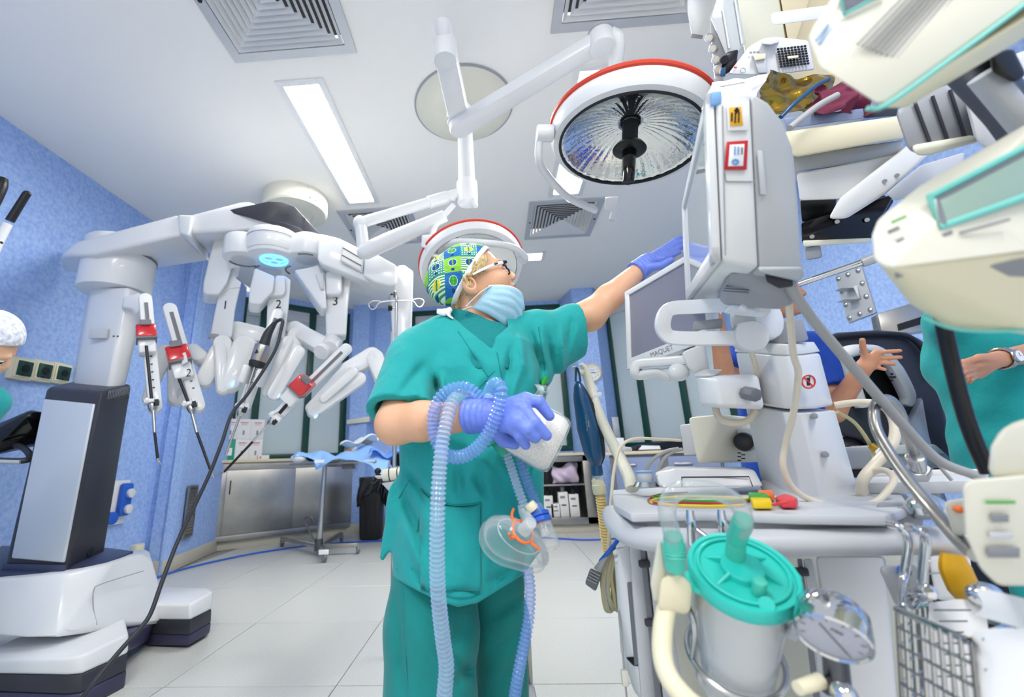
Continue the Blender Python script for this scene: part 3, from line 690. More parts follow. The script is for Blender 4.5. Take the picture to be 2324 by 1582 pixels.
# ceiling drum behind the hub is separate
# ---- arm columns and links
def hray(p): return V(p.x, p.y, 0).normalized()
def poly(name, pts, Y, th, mt, parent, bev=.012):
    q = [Q(x, y, Y) for x, y in pts]; return P(name, prism(q, hray(sum(q, V(0, 0, 0))/len(q))*th, bev, 3), mt, parent)
def lk(name, a, b, ra, rb, Y0, Y1, parent, th=.1, mt='white', bev=None):     # px radii
    p, q = Q(a[0], a[1], Y0), Q(b[0], b[1], Y1); k = depth(p)/FPX
    return P(name, stad(p, q, ra*k, rb*k, th, -hray(p), min(ra, rb)*k*.45 if bev is None else bev), mt, parent)
def rod(name, a, b, ra, rb, Y0, Y1, parent, mt='white', seg=16):
    p, q = Q(a[0], a[1], Y0), Q(b[0], b[1], Y1); k = depth(p)/FPX
    return P(name, tube([p, q], [ra*k, rb*k], seg, 1), mt, parent)
def carriage(a, b, w, Y, par, cap, capmt, sh, slot=True):
    """instrument rail from px a to b, width w; cap position along it; sh: instrument shaft px points"""
    p, q = Q(a[0], a[1], Y), Q(b[0], b[1], Y); k = depth(p)/FPX; t = (q-p).normalized(); L = (q-p).length; f = -hray(p); f = (f-t*f.dot(t)).normalized(); s = f.cross(t)
    P('instrument_rail', stad(p, q, w*k*.5, w*k*.5, .055, f, .008), 'white', par)
    P('rail_slot', box(p+t*L*.30+f*.028, w*k*.28, .006, L*.5, 0, s, f, t), 'midgrey', par)
    for i in range(9): P('rail_mark', box(p+t*L*(.56+.035*i)+f*.029, w*k*.16, .004, .006, 0, s, f, t), 'ink', par) if i % 2 == 0 else None
    c = Q(cap[0], cap[1], Y)+f*.075; wd = cap[2]*k
    P('instrument_body', box(c+t*wd*.85+f*-.02, wd*.86, .085, wd*1.0, .012, s, f, t), 'white', par)
    P('instrument_cap', hull([c+s*x*wd*.5+f*y*.06+t*z*wd*.5 for x, y, z in ((-1, 1, 1), (1, 1, 1), (-1, -1, 1), (1, -1, 1), (-1, .8, -.8), (1, .8, -.8), (-.9, -1, -1), (.9, -1, -1))], .012), capmt, par, 'red instrument cap' if capmt == 'red' else 'red and white instrument cap')
    P('cap_window', box(c+f*.055-t*wd*.42, wd*.55, .012, wd*.35, .004, s, f, t), 'midgrey', par)
    P('cap_band', box(c+t*wd*.5, wd*1.02, .11, .014, .004, s, f, t), 'midgrey', par)
    return p, q, t, s, k
def shaft(pts, Y, par, kinds):
    for (x0, y0), (x1, y1), (nm, mt, r) in zip(pts, pts[1:], kinds): rod(nm, (x0, y0), (x1, y1), r, r, Y, Y, par, mt, 10)
def clamp(x, y, t, Y, par):
    c = Q(x, y, Y); k = depth(c)/FPX; f = -hray(c); f = (f-t*f.dot(t)).normalized(); s = f.cross(t)
    P('cannula_clamp', join(box(c, 30*k, .07, 8*k, .004, s, f, t), box(c-t*4*k+s*9*k, 8*k, .08, 10*k, .004, s, f, t), box(c-t*3*k-s*9*k, 7*k, .08, 8*k, .004, s, f, t)), 'white', par)
    P('clamp_lever', box(c+t*6*k+s*8*k+f*.03, 8*k, .02, 14*k, .003, s, f, t), 'ink', par)
    P('cannula_head', cyl(c+t*4*k, c+t*17*k, 9*k, 7.5*k, 20, .003), 'steel', par); P('cannula_neck', cyl(c+t*17*k, c+t*24*k, 7*k, 3*k, 16), 'steel', par)
def grip(x, y, dx, dy, Y, par):
    p, q = Q(x, y, Y), Q(x+dx, y+dy, Y); k = depth(p)/FPX
    P('instrument_tip', join(tube([p, (p+q)/2, q], [2.2*k, 1.8*k, .5*k], 8, 1), tube([p, (p+q)/2+V(.008, 0, .002), q+V(.022, 0, .004)], [2*k, 1.6*k, .5*k], 8, 1), ell(p, 3.2*k)), 'steel', par)
AY = 2.75
# upper cantilevers from hub to each arm column
def arm(num, colpts, Y, th, npos, nsz):
    a = poly('arm', colpts, Y, th, 'white', Rb, .014); text(str(num), nsz, Q(npos[0], npos[1], Y-.004), (1, 0, 0), UZ, 'ink', a, 'arm_number'); return a
a1 = arm(1, [(512, 640), (541, 634), (548, 640), (534, 700), (526, 766), (476, 766), (497, 660)], 2.72, .14, (511, 693), .085)
poly('shoulder_block', [(500, 527), (530, 527), (526, 580), (548, 604), (527, 605), (516, 640), (497, 668), (470, 668), (461, 662), (462, 640), (484, 545)], 2.66, .22, 'white', a1, .02)
poly('shoulder_fin', [(522, 607), (532, 610), (537, 632), (548, 640), (545, 652), (520, 655), (500, 668), (512, 640)], 2.71, .12, 'white', a1, .006)
a2 = arm(2, [(612, 645), (630, 624), (646, 624), (661, 634), (655, 700), (645, 768), (604, 768), (607, 680)], 2.68, .14, (632, 691), .085)
poly('shoulder_block', [(578, 606), (624, 626), (620, 660), (592, 691), (570, 690), (564, 683), (567, 655)], 2.6, .2, 'white', a2, .015)
poly('shoulder_cap', [(628, 624), (646, 626), (648, 660), (642, 670), (612, 672), (606, 664)], 2.64, .1, 'white', a2, .01)
rod('knob', (640, 712), (632, 706), 7, 6, 2.66, 2.62, a2, 'white')
a3 = arm(3, [(738, 612), (758, 612), (782, 620), (797, 632), (790, 700), (786, 760), (740, 760), (738, 680)], 2.68, .16, (761, 684), .085)
poly('shoulder_block', [(668, 612), (706, 605), (722, 600), (738, 640), (742, 700), (730, 700)], 2.62, .18, 'white', a3, .012)
poly('shoulder_cap', [(738, 618), (752, 612), (776, 622), (777, 660), (770, 668), (740, 668)], 2.62, .1, 'white', a3, .016)
poly('shoulder_window', [(716, 622), (733, 618), (735, 655), (728, 656)], 2.6, .03, 'lightgrey', a3, .003)
a4 = arm(4, [(903, 602), (918, 600), (938, 614), (938, 640), (934, 760), (926, 1000), (884, 1000), (890, 760), (884, 650)], 2.78, .14, (892, 668), .085)
# long beam of arm 4 from hub to the right
bm4 = [Q(722, 528, 2.52), Q(770, 540, 2.52), Q(828, 577, 2.6), Q(905, 605, 2.66), Q(903, 640, 2.66), Q(888, 660, 2.66), Q(730, 600, 2.5), Q(720, 590, 2.5)]
P('shoulder_beam', hull(bm4+[Q(745, 640, 2.95), Q(880, 690, 3.0), Q(900, 640, 3.0)], .016, 3), 'white', a4)
wq = [Q(777, 549, 2.515), Q(827, 580, 2.57), Q(823, 620, 2.57), Q(772, 592, 2.505)]
P('beam_window', prism([p+V(0, -.004, 0) for p in wq], V(0, .02, 0), .004), 'lightgrey', a4)
wi = [wq[0]*.92+wq[2]*.08, wq[1]*.94+wq[3]*.06, wq[2]*.92+wq[0]*.08, wq[3]*.94+wq[1]*.06]
P('beam_window_inner', prism([p+V(0, -.007, 0) for p in wi], V(0, .02, 0), .003), 'white_matte', a4)
for u in (.25, .7): P('beam_slot', tube([wi[0].lerp(wi[3], u)+V(0, -.009, 0), wi[1].lerp(wi[2], u)+V(0, -.009, 0)], .004, 6), 'midgrey', a4)
poly('shoulder_cap', [(828, 575), (850, 572), (900, 600), (902, 640), (894, 650), (850, 640), (824, 625)], 2.56, .14, 'white', a4, .02)
rod('column_joint', (910, 742), (909, 754), 23, 23, 2.85, 2.85, a4, 'grey'); rod('lower_column', (909, 754), (903, 1000), 22, 22, 2.85, 2.85, a4, 'white')
# arm 1 : elbow, links, two carriages to its left
rod('joint_ring', (502, 764), (500, 772), 25, 25, 2.79, 2.79, a1, 'grey', 24)
lk('link', (498, 800), (464, 862), 20, 18, 2.74, 2.7, a1, .12); lk('link', (505, 780), (505, 884), 19, 13, 2.7, 2.68, a1, .06)
lk('link', (548, 770), (575, 800), 20, 18, 2.86, 2.86, a1, .13); lk('link', (541, 752), (591, 764), 19, 19, 2.86, 2.9, a1, .14)
rod('link', (532, 760), (530, 800), 20, 16, 2.86, 2.86, a1); lk('link', (553, 790), (522, 870), 25, 21, 2.78, 2.72, a1, .12); lk('link_plate', (500, 790), (506, 880), 12, 12, 2.66, 2.66, a1, .03)
poly('link_light', [(524, 870), (533, 862), (532, 874), (525, 879)], 2.655, .02, 'glow_blue', a1, .003)
lk('link', (440, 800), (458, 815), 16, 16, 2.72, 2.7, a1, .1); lk('link', (375, 798), (336, 905), 16, 11, 2.72, 2.72, a1, .06); lk('link', (398, 797), (440, 800), 14, 14, 2.74, 2.74, a1, .1)
lk('link', (395, 815), (400, 905), 14, 16, 2.8, 2.76, a1, .08); rod('joint', (418, 890), (425, 905), 16, 17, 2.78, 2.72, a1)
p, q, t, s, k = carriage((330, 680), (352, 925), 25, 2.40, a1, (330, 766, 36), 'red', None)
shaft([(332, 785), (344, 905)], 2.32, a1, [('instrument_shaft', 'black', 3.3)]); clamp(345, 912, t, 2.34, a1)
shaft([(348, 932), (351, 982), (358, 1042)], 2.34, a1, [('instrument_shaft', 'steel', 3.5), ('instrument_shaft', 'black', 3)]); grip(358, 1042, 2, 18, 2.34, a1)
# second carriage
p, q, t, s, k = carriage((386, 703), (449, 922), 27, 2.58, a1, (404, 817, 42), 'red', None)
P('cap_cover', hull([Q(x, y, 2.485) for x, y in ((409, 803), (421, 799), (427, 821), (413, 829))]+[Q(x, y, 2.52) for x, y in ((409, 803), (421, 799), (427, 821), (413, 829))], .004), 'white', a1)
text('2', .07, Q(428, 847, 2.50), (1, 0, .0), V(-.25, 0, 1), 'ink', a1, 'arm_number')
shaft([(398, 838), (427, 912)], 2.5, a1, [('instrument_shaft', 'black', 3.3)]); clamp(431, 918, t, 2.52, a1)
shaft([(436, 938), (447, 982), (479, 1070)], 2.52, a1, [('instrument_shaft', 'steel', 3.6), ('instrument_shaft', 'black', 3)]); grip(479, 1070, 6, 14, 2.52, a1)
# arm 2
rod('joint_ring', (625, 766), (624, 772), 22, 22, 2.75, 2.75, a2, 'grey', 24)
lk('link', (672, 752), (700, 768), 19, 18, 2.8, 2.76, a2, .12); lk('link', (700, 768), (742, 792), 18, 20, 2.76, 2.72, a2, .13); rod('link', (755, 775), (728, 800), 19, 17, 2.76, 2.64, a2)
lk('link', (672, 765), (660, 800), 20, 18, 2.76, 2.74, a2, .1); lk('link', (676, 802), (623, 894), 16, 15, 2.66, 2.62, a2, .1); lk('link', (653, 775), (604, 892), 12, 8, 2.7, 2.66, a2, .05)
poly('link_light', [(629, 900), (636, 892), (636, 898), (631, 904)], 2.55, .02, 'glow_blue', a2, .003)
p, q, t, s, k = carriage((629, 714), (557, 918), 25, 2.6, a2, (600, 800, 2), 'white', None)
c = Q(592, 803, 2.5)
P('camera_head', cyl(c-t*.055, c+t*.05, .05, .047, 28, .008), 'brushed', a2, 'silver camera head'); P('camera_ring', cyl(c+t*.05, c+t*.085, .049, .045, 28, .004), 'ink', a2)
P('camera_mark', prism([c+V(0, -.052, .0)+d for d in (V(-.012, 0, -.01), V(.012, 0, -.006), V(.002, 0, .016))], V(0, -.002, 0)), 'ink', a2)
for dx in (-.04, .04): P('instrument_body', box(c+t*.14+s*dx, .035, .06, .11, .01, s, V(0, -1, 0), t), 'white', a2)
P('cable_boot', tube([c-t*.05, c-t*.13+V(.0, 0, 0), c-t*.2+V(.02, 0, 0)], [.032, .026, .014], 14, 4), 'cable_black', a2)
shaft([(582, 822), (552, 914)], 2.5, a2, [('instrument_shaft', 'steel', 3.4)]); clamp(550, 922, t, 2.52, a2); shaft([(545, 942), (512, 1034)], 2.52, a2, [('instrument_shaft', 'steel', 2.6)])
# arm 3
rod('joint_ring', (762, 757), (761, 764), 23, 23, 2.78, 2.78, a3, 'grey', 24)
rod('link', (760, 764), (746, 792), 21, 19, 2.78, 2.66, a3)
lk('link', (838, 815), (852, 820), 17, 17, 2.82, 2.8, a3, .12); lk('link', (852, 818), (868, 862), 20, 17, 2.8, 2.74, a3, .12); lk('link', (842, 812), (788, 842), 21, 18, 2.82, 2.72, a3, .12)
lk('link', (785, 850), (706, 926), 20, 12, 2.68, 2.6, a3, .05); lk('link', (815, 862), (712, 934), 15, 14, 2.72, 2.6, a3, .09); lk('link', (800, 845), (735, 905), 12, 9, 2.62, 2.58, a3, .04)
poly('link_label', [(877, 860), (885, 858), (884, 874), (876, 875)], 2.67, .012, 'grey', a3, .002)
poly('link_light', [(712, 945), (722, 940), (720, 947), (714, 950)], 2.54, .02, 'glow_blue', a3, .003)
p, q, t, s, k = carriage((786, 792), (625, 950), 24, 2.5, a3, (695, 874, 38), 'red', None)
shaft([(676, 890), (634, 938)], 2.42, a3, [('instrument_shaft', 'black', 4)]); clamp(626, 946, t, 2.44, a3)
shaft([(614, 958), (574, 1002), (508, 1072)], 2.44, a3, [('instrument_shaft', 'steel', 2.6), ('instrument_shaft', 'black', 2.8)]); grip(508, 1072, -16, 6, 2.44, a3)
# light cable of the camera
pts = [Q(*p) for p in ((603, 775, 2.5), (612, 752, 2.5), (628, 730, 2.48), (641, 727, 2.46), (638, 748, 2.45), (622, 800, 2.42), (565, 890, 2.36), (527, 938, 2.32), (505, 1000, 2.28), (478, 1070, 2.24), (448, 1135, 2.2), (405, 1225, 2.14), (368, 1320, 2.06), (342, 1392, 2.0), (315, 1430, 1.96), (270, 1480, 1.9), (205, 1560, 1.82), (150, 1640, 1.8))]
M('camera_cable', tube(pts, [.011, .009, .009, .009], 10, 8), 'cable_black', 'long black camera cable hanging from the robot down past its base', 'cable')
# ================================================================ ceiling mounts and surgical lamps
c = onz(672, 452, HR)
r = T('ceiling_drum', 'cream ceiling drum above the robot hub', 'ceiling mount', (c.x, c.y, HR))
P('drum', lathe([(.285, 0), (.285, -.14), (.27, -.155), (.16, -.155), (.155, -.13), (0, -.13)], V(c.x, c.y, HR), (0, 0, 1), 48), 'offwhite', r); P('seam', box((c.x+.2, c.y-.2, HR-.075), .004, .004, .14), 'midgrey', r)
for a in (-.5, -.7): P('screw', ell((c.x+.287*math.cos(a), c.y+.287*math.sin(a), HR-.12), .008), 'midgrey', r)
c = onz(1053, 240, HR)
L1 = T('surgical_lamp', 'large dish surgical lamp with red rim and mirror reflector on white ceiling arms', 'surgical lamp', (c.x, c.y, HR))
P('ceiling_disc', lathe([(.335, 0), (.335, -.012), (.30, -.05), (.20, -.085), (0, -.09)], c, (0, 0, 1), 56), 'offwhite', L1)
P('disc_ring', torus(c-V(0, 0, .008), .336, .008, (0, 0, 1), seg=56), 'grey', L1)
zA = 2.86; j0 = onz(1043, 268, zA); jt = onz(1010, 118, zA); j1 = onz(1365, 92, zA-.02)
colx = onz(1052, 300, 2.95); cx_, cy_ = (c.x, c.y)
cb = Q(1060, 462, cy_)
P('column', cyl((cx_, cy_, HR-.09), (cx_, cy_, cb.z+.06), .05, .056, 32), 'white', L1); P('column_foot', cyl((cx_, cy_, cb.z+.16), (cx_, cy_, cb.z), .068, .066, 32, .01), 'white', L1); P('foot_knob', cyl((cx_+.04, cy_-.02, cb.z+.01), (cx_+.05, cy_-.03, cb.z-.045), .02, .018, 14, .004), 'white', L1)
P('arm', stad(jt, j0, .055, .06, .085, UZ, .018), 'white', L1); P('arm_hub', cyl(jt-V(0, 0, .06), jt+V(0, 0, .06), .058, bev=.006), 'white', L1)
P('arm_joint', cyl(j0-V(0, 0, .04), j0+V(0, 0, .06), .075, bev=.006), 'white', L1); P('joint_ring', cyl(j0-V(0, 0, .034), j0-V(0, 0, .012), .077), 'steel', L1)
P('arm_link', tube([(cx_, cy_, HR-.12), (cx_, cy_, HR-.2), jt+V(0, 0, .12), jt+V(0, 0, .05)], .04, 16, 6), 'white', L1)
P('arm', stad(j0+V(0, 0, -.06), j1, .062, .045, .075, UZ, .02), 'white', L1); P('arm_hub', cyl(j1-V(0, 0, .05), j1+V(0, 0, .05), .06, bev=.008), 'white', L1); P('joint_ring', cyl(j1+V(0, 0, .03), j1+V(0, 0, .042), .061), 'grey', L1)
lc = W(1429, 326, 1.84); rl_ = ray(1432, 318).normalized(); ul_ = (CU-rl_*CU.dot(rl_)).normalized(); lax = (rl_*.60+ul_*.80+CR*.03).normalized()        # lamp axis, pointing up and away
dk = j1.copy(); dd = W(1392, 178, depth(j1)+.1)
P('drop_arm', tube([j1+V(.05, 0, .02), j1+V(.075, -.0, -.02), dd], [.04, .034, .034], 18, 4), 'white', L1)
P('stem', tube([dd, lc+lax*.14], [.026, .03], 14, 1), 'white', L1)
R = .332; up = V(1, 0, 0)
P('lamp_dish', lathe([(R*.86, -.005), (R*.95, .0), (R*.995, .03), (R, .055), (R*.985, .085), (R*.8, .125), (R*.45, .155), (.06, .17), (0, .17)], lc, lax, 72, cap=False), 'white', L1)
P('rim_band', torus(lc+lax*.078, R*.995, .011, lax, seg=72), 'redrim', L1, 'red band around the lamp rim')
xr_, yr_, zr_ = axes(lax)
def dish(u, v_):
    a = 2*PI*v_; r = .04+(R*.86-.04)*u; return lc+zr_*(.10-.104*u**2.2+.0016*abs(math.sin(a*19))*min(1, u*3))+(xr_*math.cos(a)+yr_*math.sin(a))*r
P('reflector', sheet(dish, 14, 304, .002), 'reflector', L1, 'ribbed mirror reflector', ang=180)
P('inner_rim', torus(lc-lax*.004, R*.865, .006, lax, seg=72), 'ink', L1)
hd = lc-lax*.0
P('lamp_socket', cyl(lc+lax*.1, lc+lax*.0, .032), 'ink', L1); P('handle_disc', lathe([(0, -.01), (.06, -.006), (.068, 0), (.06, .014), (.034, .02)], lc-lax*.03, lax, 32), 'black', L1); P('handle', cyl(lc-lax*.03, lc-lax*.185, .029, .023, 24, .006), 'blackgloss', L1)
# yoke at the left of the dish
p = W(1232, 330, 1.84); ls = -CR
P('yoke_pivot', cyl(lc+lax*.05+ls*R*.98, lc+lax*.05+ls*(R+.065), .035, bev=.006), 'white', L1)
yk = lc+lax*.05+ls*(R+.05)
P('yoke', tube([yk, yk-CU*.09+CF*.03, yk-CU*.13+CR*.04+CF*.1, yk-CU*.2+CR*.17+CF*.22, yk-CU*.235+CR*.33+CF*.32], .017, 12, 6), 'white', L1)
bl = W(1395, 455, 2.25)
P('rear_joint', hull([W(x, y, 2.22) for x, y in ((1373, 448), (1406, 445), (1398, 480), (1372, 478))]+[W(x, y, 2.3) for x, y in ((1373, 448), (1406, 445), (1398, 480), (1372, 478))], .008), 'white', L1); P('rear_handle', tube([W(1398, 470, 2.24), W(1388, 500, 2.24)], [.018, .016], 12, 1), 'white', L1)
# rear lamp
L2 = T('surgical_lamp', 'smaller surgical lamp with red rim behind the patterned cap', 'surgical lamp', (cx_, cy_, cb.z))
a0 = V(cx_-.05, cy_, cb.z+.08); e0 = W(818, 506, 2.75); e1 = W(826, 572, 2.72); lc2 = W(1072, 615, 2.62)
P('arm', tube([a0, e0], [.034, .034], 16, 1), 'white', L2); P('arm_collar', cyl(a0.lerp(e0, .12), a0.lerp(e0, .32), .041, bev=.004), 'white', L2); P('elbow', ell(e0, .046), 'white', L2); P('drop', tube([e0, e1], .038, 16, 1), 'white', L2); P('elbow', ell(e1, .045), 'white', L2)
e2 = W(1010, 490, 2.6); e3 = W(985, 540, 2.58)
P('spring_arm', tube([e1, e1.lerp(e2, .5), e2], [.052, .05, .036], 16, 1), 'white', L2)
P('lamp_stem', tube([W(1030, 465, 2.62), W(990, 510, 2.6), W(981, 535, 2.6), e3], [.016, .018, .018, .018], 10, 5), 'white', L2)
P('yoke_block', hull([W(x, y, d) for d in (2.5, 2.64) for x, y in ((958, 534), (976, 532), (1008, 550), (1003, 562), (990, 572), (956, 560))], .008), 'white', L2); P('yoke_handle', tube([W(968, 570, 2.5), W(996, 584, 2.5)], .014, 10, 1), 'white', L2)
ax2 = V(-.12, .42, .9).normalized(); R2 = .315
P('lamp_dish', lathe([(R2*.86, -.005), (R2*.96, .0), (R2, .04), (R2*.98, .075), (R2*.7, .115), (0, .14)], lc2, ax2, 64, cap=False), 'white', L2); P('rim_band', torus(lc2+ax2*.06, R2*.995, .009, ax2, seg=64), 'redrim', L2, 'red band around the lamp rim')
P('reflector', lathe([(0, .08), (R2*.5, .06), (R2*.85, -.004)], lc2, ax2, 64, cap=False), 'reflector', L2)
P('yoke', tube([W(1003, 556, 2.5), W(1040, 548, 2.42), W(1110, 552, 2.36), W(1165, 562, 2.36), W(1195, 586, 2.4)], [.02, .018, .018, .02], 12, 6), 'white', L2); P('yoke_pivot', cyl(W(1180, 578, 2.42), W(1192, 592, 2.46), .026, bev=.005), 'white', L2)
# ================================================================ THE NURSE IN FRONT
def npv(*a): return np.array(a, np.float32)
WY = 1.27
H0 = Q(1082, 640, WY)                                          # head centre
f0 = (V(.995, .10, 0)).normalized(); pit = math.radians(21)
HF = (f0*math.cos(pit)+UZ*math.sin(pit)).normalized(); HU = (UZ*math.cos(pit)-f0*math.sin(pit)).normalized(); HS = HU.cross(HF).normalized()   # HS: her left (away from camera)
def hp(x, y, z): return H0+HF*x+HS*y+HU*z
HA = (HF, HS, HU)
def hl(X):
    q = [X[i]-H0[i] for i in range(3)]
    return [q[0]*e.x+q[1]*e.y+q[2]*e.z for e in HA]
def head_sdf(L):
    """L: coordinates in the head frame (forward, left, up)"""
    E_ = lambda c, r: d_ell(L, c, r)
    C_ = lambda a, b, ra, rb: d_cap(L, a, b, ra, rb)
    ya = np.abs(L[1]); S = [L[0], ya, L[2]]
    d = E_((-.012, 0, .035), (.098, .076, .088))
    d = smin(d, E_((.034, 0, -.03), (.060, .060, .078)), .03)
    d = smin(d, E_((.050, 0, -.088), (.040, .040, .030)), .025)
    d = smin(d, d_ell(S, (.058, .036, -.03), (.030, .026, .026)), .02)          # cheeks
    d = smin(d, d_ell(S, (.076, .026, .022), (.016, .03, .010)), .014)          # brow
    d = smax(d, -d_ell(S, (.101, .032, .0), (.018, .019, .013)), .012)          # sockets
    d = smin(d, d_ell(S, (.079, .032, .000), (.0125, .0135, .0125)), .004)      # lids
    d = smin(d, C_((.092, 0, .012), (.112, 0, -.026), .0085, .011), .012)       # nose
    d = smin(d, d_ell(S, (.103, .012, -.032), (.013, .008, .009)), .006)
    d = smax(d, -d_ell(S, (.110, .007, -.041), (.007, .004, .006)), .003)
    d = smin(d, E_((.090, 0, -.056), (.012, .022, .014)), .012)
    d = smin(d, E_((.0975, 0, -.0585), (.009, .021, .0055)), .004)              # lips
    d = smin(d, E_((.0945, 0, -.0705), (.0095, .018, .006)), .004)
    d = smax(d, -E_((.108, 0, -.0645), (.013, .022, .0016)), .002)
    d = smin(d, E_((.084, 0, -.098), (.016, .018, .014)), .014)                 # chin
    ear = np.maximum(np.abs(d_ell(S, (-.040, .073, -.028), (.018, .012, .027)))-.0032, -d_ell(S, (-.035, .089, -.026), (.015, .012, .020)))
    ear = smin(ear, d_ell(S, (-.040, .069, -.028), (.014, .007, .021)), .007)
    d = smin(d, ear, .006)
    d = smin(d, d_ell(S, (-.032, .070, -.052), (.008, .006, .009)), .006)
    return d
NB = Q(1080, 742, WY+.02)
RS, LS = Q(948, 800, 1.24), Q(1222, 752, 1.35)                  # shoulders: nearer one and the reaching one
REL, RWR = Q(898, 962, 1.10), Q(1085, 942, 1.00)
LEL, LWR = Q(1338, 716, 1.40), Q(1458, 606, 1.47)
def rows(L):
    o = []
    for y, xl, xr, Y, b in L:
        a, c = Q(xl, y, Y), Q(xr, y, Y); m_ = (a+c)/2; o.append((m_.z, m_.x, m_.y, (c-a).length/2, b))
    return o
torso = rows([(745, 1010, 1150, 1.28, .075), (790, 940, 1222, 1.28, .115), (850, 922, 1232, 1.27, .135), (950, 908, 1238, 1.26, .14), (1060, 905, 1234, 1.26, .135), (1150, 902, 1234, 1.26, .14), (1250, 896, 1226, 1.26, .15), (1330, 892, 1212, 1.26, .155), (1420, 890, 1205, 1.26, .155)])
legs = [(Q(985, 1230, 1.25), Q(978, 1420, 1.24), Q(975, 1600, 1.22)), (Q(1120, 1230, 1.33), Q(1135, 1420, 1.36), Q(1140, 1600, 1.38))]
def ext_floor(p, q, z=.08):
    t = (q-p)/(q.z-p.z); return q+t*(z-q.z)
def rh_pts():
    k = {}
    k['wr'] = RWR
    F_ = [[(1193, 908, .955), (1222, 912, .945), (1247, 944, .95)], [(1188, 930, .935), (1213, 960, .92), (1240, 988, .93)], [(1174, 956, .925), (1195, 975, .915), (1214, 994, .925)], [(1166, 968, .935), (1180, 990, .93), (1193, 1010, .94)]]
    return [[Q(*p) for p in f] for f in F_]
RF = rh_pts()
RP = Q(1128, 945, .975)
def rhand(X, o=0.):
    d = d_cap(X, RWR, Q(1110, 942, .985), .034-o, .034-o)
    for f in RF:
        d = smin(d, d_cap(X, Q(1105, 945, .985), f[0], .026-o, .017-o), .012)
    for i, f in enumerate(RF):
        r = (.0135, .014, .0138, .0125)[i]-o
        g = smin(d_cap(X, f[0], f[1], r+.0015, r), d_cap(X, f[1], f[2], r, r*.82), .003); d = smin(d, g, .007)
    th = [Q(1118, 968, .99), Q(1142, 1000, 1.0), Q(1168, 1008, 1.0)]
    d = smin(d, smin(d_cap(X, th[0], th[1], .019-o, .015-o), d_cap(X, th[1], th[2], .0145-o, .012-o), .003), .012)
    return d
LF = [[(1506, 566, 1.49), (1530, 548, 1.50), (1552, 536, 1.52)], [(1510, 572, 1.475), (1535, 556, 1.49), (1558, 544, 1.50)], [(1510, 580, 1.462), (1533, 568, 1.47), (1553, 557, 1.48)], [(1505, 589, 1.452), (1524, 580, 1.455), (1541, 573, 1.465)]]
LF = [[Q(*p) for p in f] for f in LF]
def lhand(X, o=0.):
    d = d_cap(X, LWR, Q(1468, 598, 1.475), .031-o, .032-o)
    for f in LF: d = smin(d, d_cap(X, Q(1466, 600, 1.475), f[0], .026-o, .014-o), .012)
    for i, f in enumerate(LF):
        r = (.0112, .0118, .0115, .0102)[i]-o
        d = smin(d, smin(d_cap(X, f[0], f[1], r+.001, r), d_cap(X, f[1], f[2], r, r*.8), .003), .006)
    th = [Q(1475, 607, 1.44), Q(1500, 603, 1.42), Q(1523, 590, 1.415)]
    return smin(d, smin(d_cap(X, th[0], th[1], .017-o, .0135-o), d_cap(X, th[1], th[2], .013-o, .010-o), .003), .012)
def skin_sdf(X):
    d = head_sdf(hl(X))
    d = smin(d, d_cap(X, hp(-.02, 0, -.05), NB, .052, .058), .02)
    tr = [(z, x, y, a*(.82 if z > .9 else .7), b*(.78 if z > .9 else .6)) for z, x, y, a, b in torso if z > .68]
    d = smin(d, d_stack(X, tr), .05)
    for a, b, c, r in ((RS, REL, RWR, (.05, .048, .046, .030)), (LS, LEL, LWR, (.05, .049, .044, .028))):
        up = d_cap(X, a, b, r[0], r[1]); fo = d_cap(X, b, b.lerp(c, .35), r[1], r[2]); fo2 = d_cap(X, b.lerp(c, .35), c, r[2], r[3])
        d = smin(d, smin(up, smin(fo, fo2, .02), .025), .015)
    d = smin(d, rhand(X, .0035), .01); d = smin(d, lhand(X, .0035), .01)
    for a, b, c in legs:
        e = ext_floor(b, c); d = smin(d, smin(d_cap(X, a, b, .066, .058), d_cap(X, b, e, .055, .04), .02), .03)
        d = smin(d, d_cap(X, e+V(0, .02, -.02), e+V(.05, -.12, -.04), .04, .032), .02)
    return d
def gax(lo, hi, fine, step, fstep):
    o = [lo]
    while o[-1] < hi: o.append(o[-1]+(fstep if any(a <= o[-1] <= b for a, b in fine) else step))
    return np.array(o, np.float32)
ax = [gax(-.46, .82, [(H0.x-.10, H0.x+.135)], .009, .0026), gax(.82, 1.62, [(H0.y-.10, H0.y+.02)], .009, .003), gax(-.01, 1.72, [(H0.z-.115, H0.z+.10)], .01, .0026)]
v, f = snet_ax(skin_sdf, ax)
NU = T('person', 'person in teal scrubs and patterned cap reaching for the monitor, hose looped over one arm', 'person', (RS.x+.15, 1.27, 0))
P('body', (v, f), 'skin', NU, ang=180)
# ---- tunic
def px_poly(X, poly):
    """signed distance in pixels to a photograph polygon used as a cutting pattern for cloth edges"""
    x, y = proj(X); d = None; inside = np.zeros(x.shape, bool); n = len(poly); best = np.full(x.shape, 1e9, np.float32)
    for i in range(n):
        (x0, y0), (x1, y1) = poly[i], poly[(i+1) % n]; ex, ey = x1-x0, y1-y0; wx, wy = x-x0, y-y0
        t = np.clip((wx*ex+wy*ey)/(ex*ex+ey*ey), 0, 1); best = np.minimum(best, (wx-ex*t)**2+(wy-ey*t)**2)
        c = ((y0 <= y) & (y1 > y)) | ((y1 <= y) & (y0 > y)); inside ^= c & (x < x0+(y-y0)/(ey if ey else 1e-9)*ex)
    return np.where(inside, -1, 1)*np.sqrt(best)
SLA, SLB = Q(938, 818, 1.22), Q(905, 935, 1.12)
SRA, SRB = Q(1210, 770, 1.34), Q(1318, 742, 1.385)
TF = Q(0, 0, 1)
folds = []                                                       # (px0, px1, Y, width m, depth m)
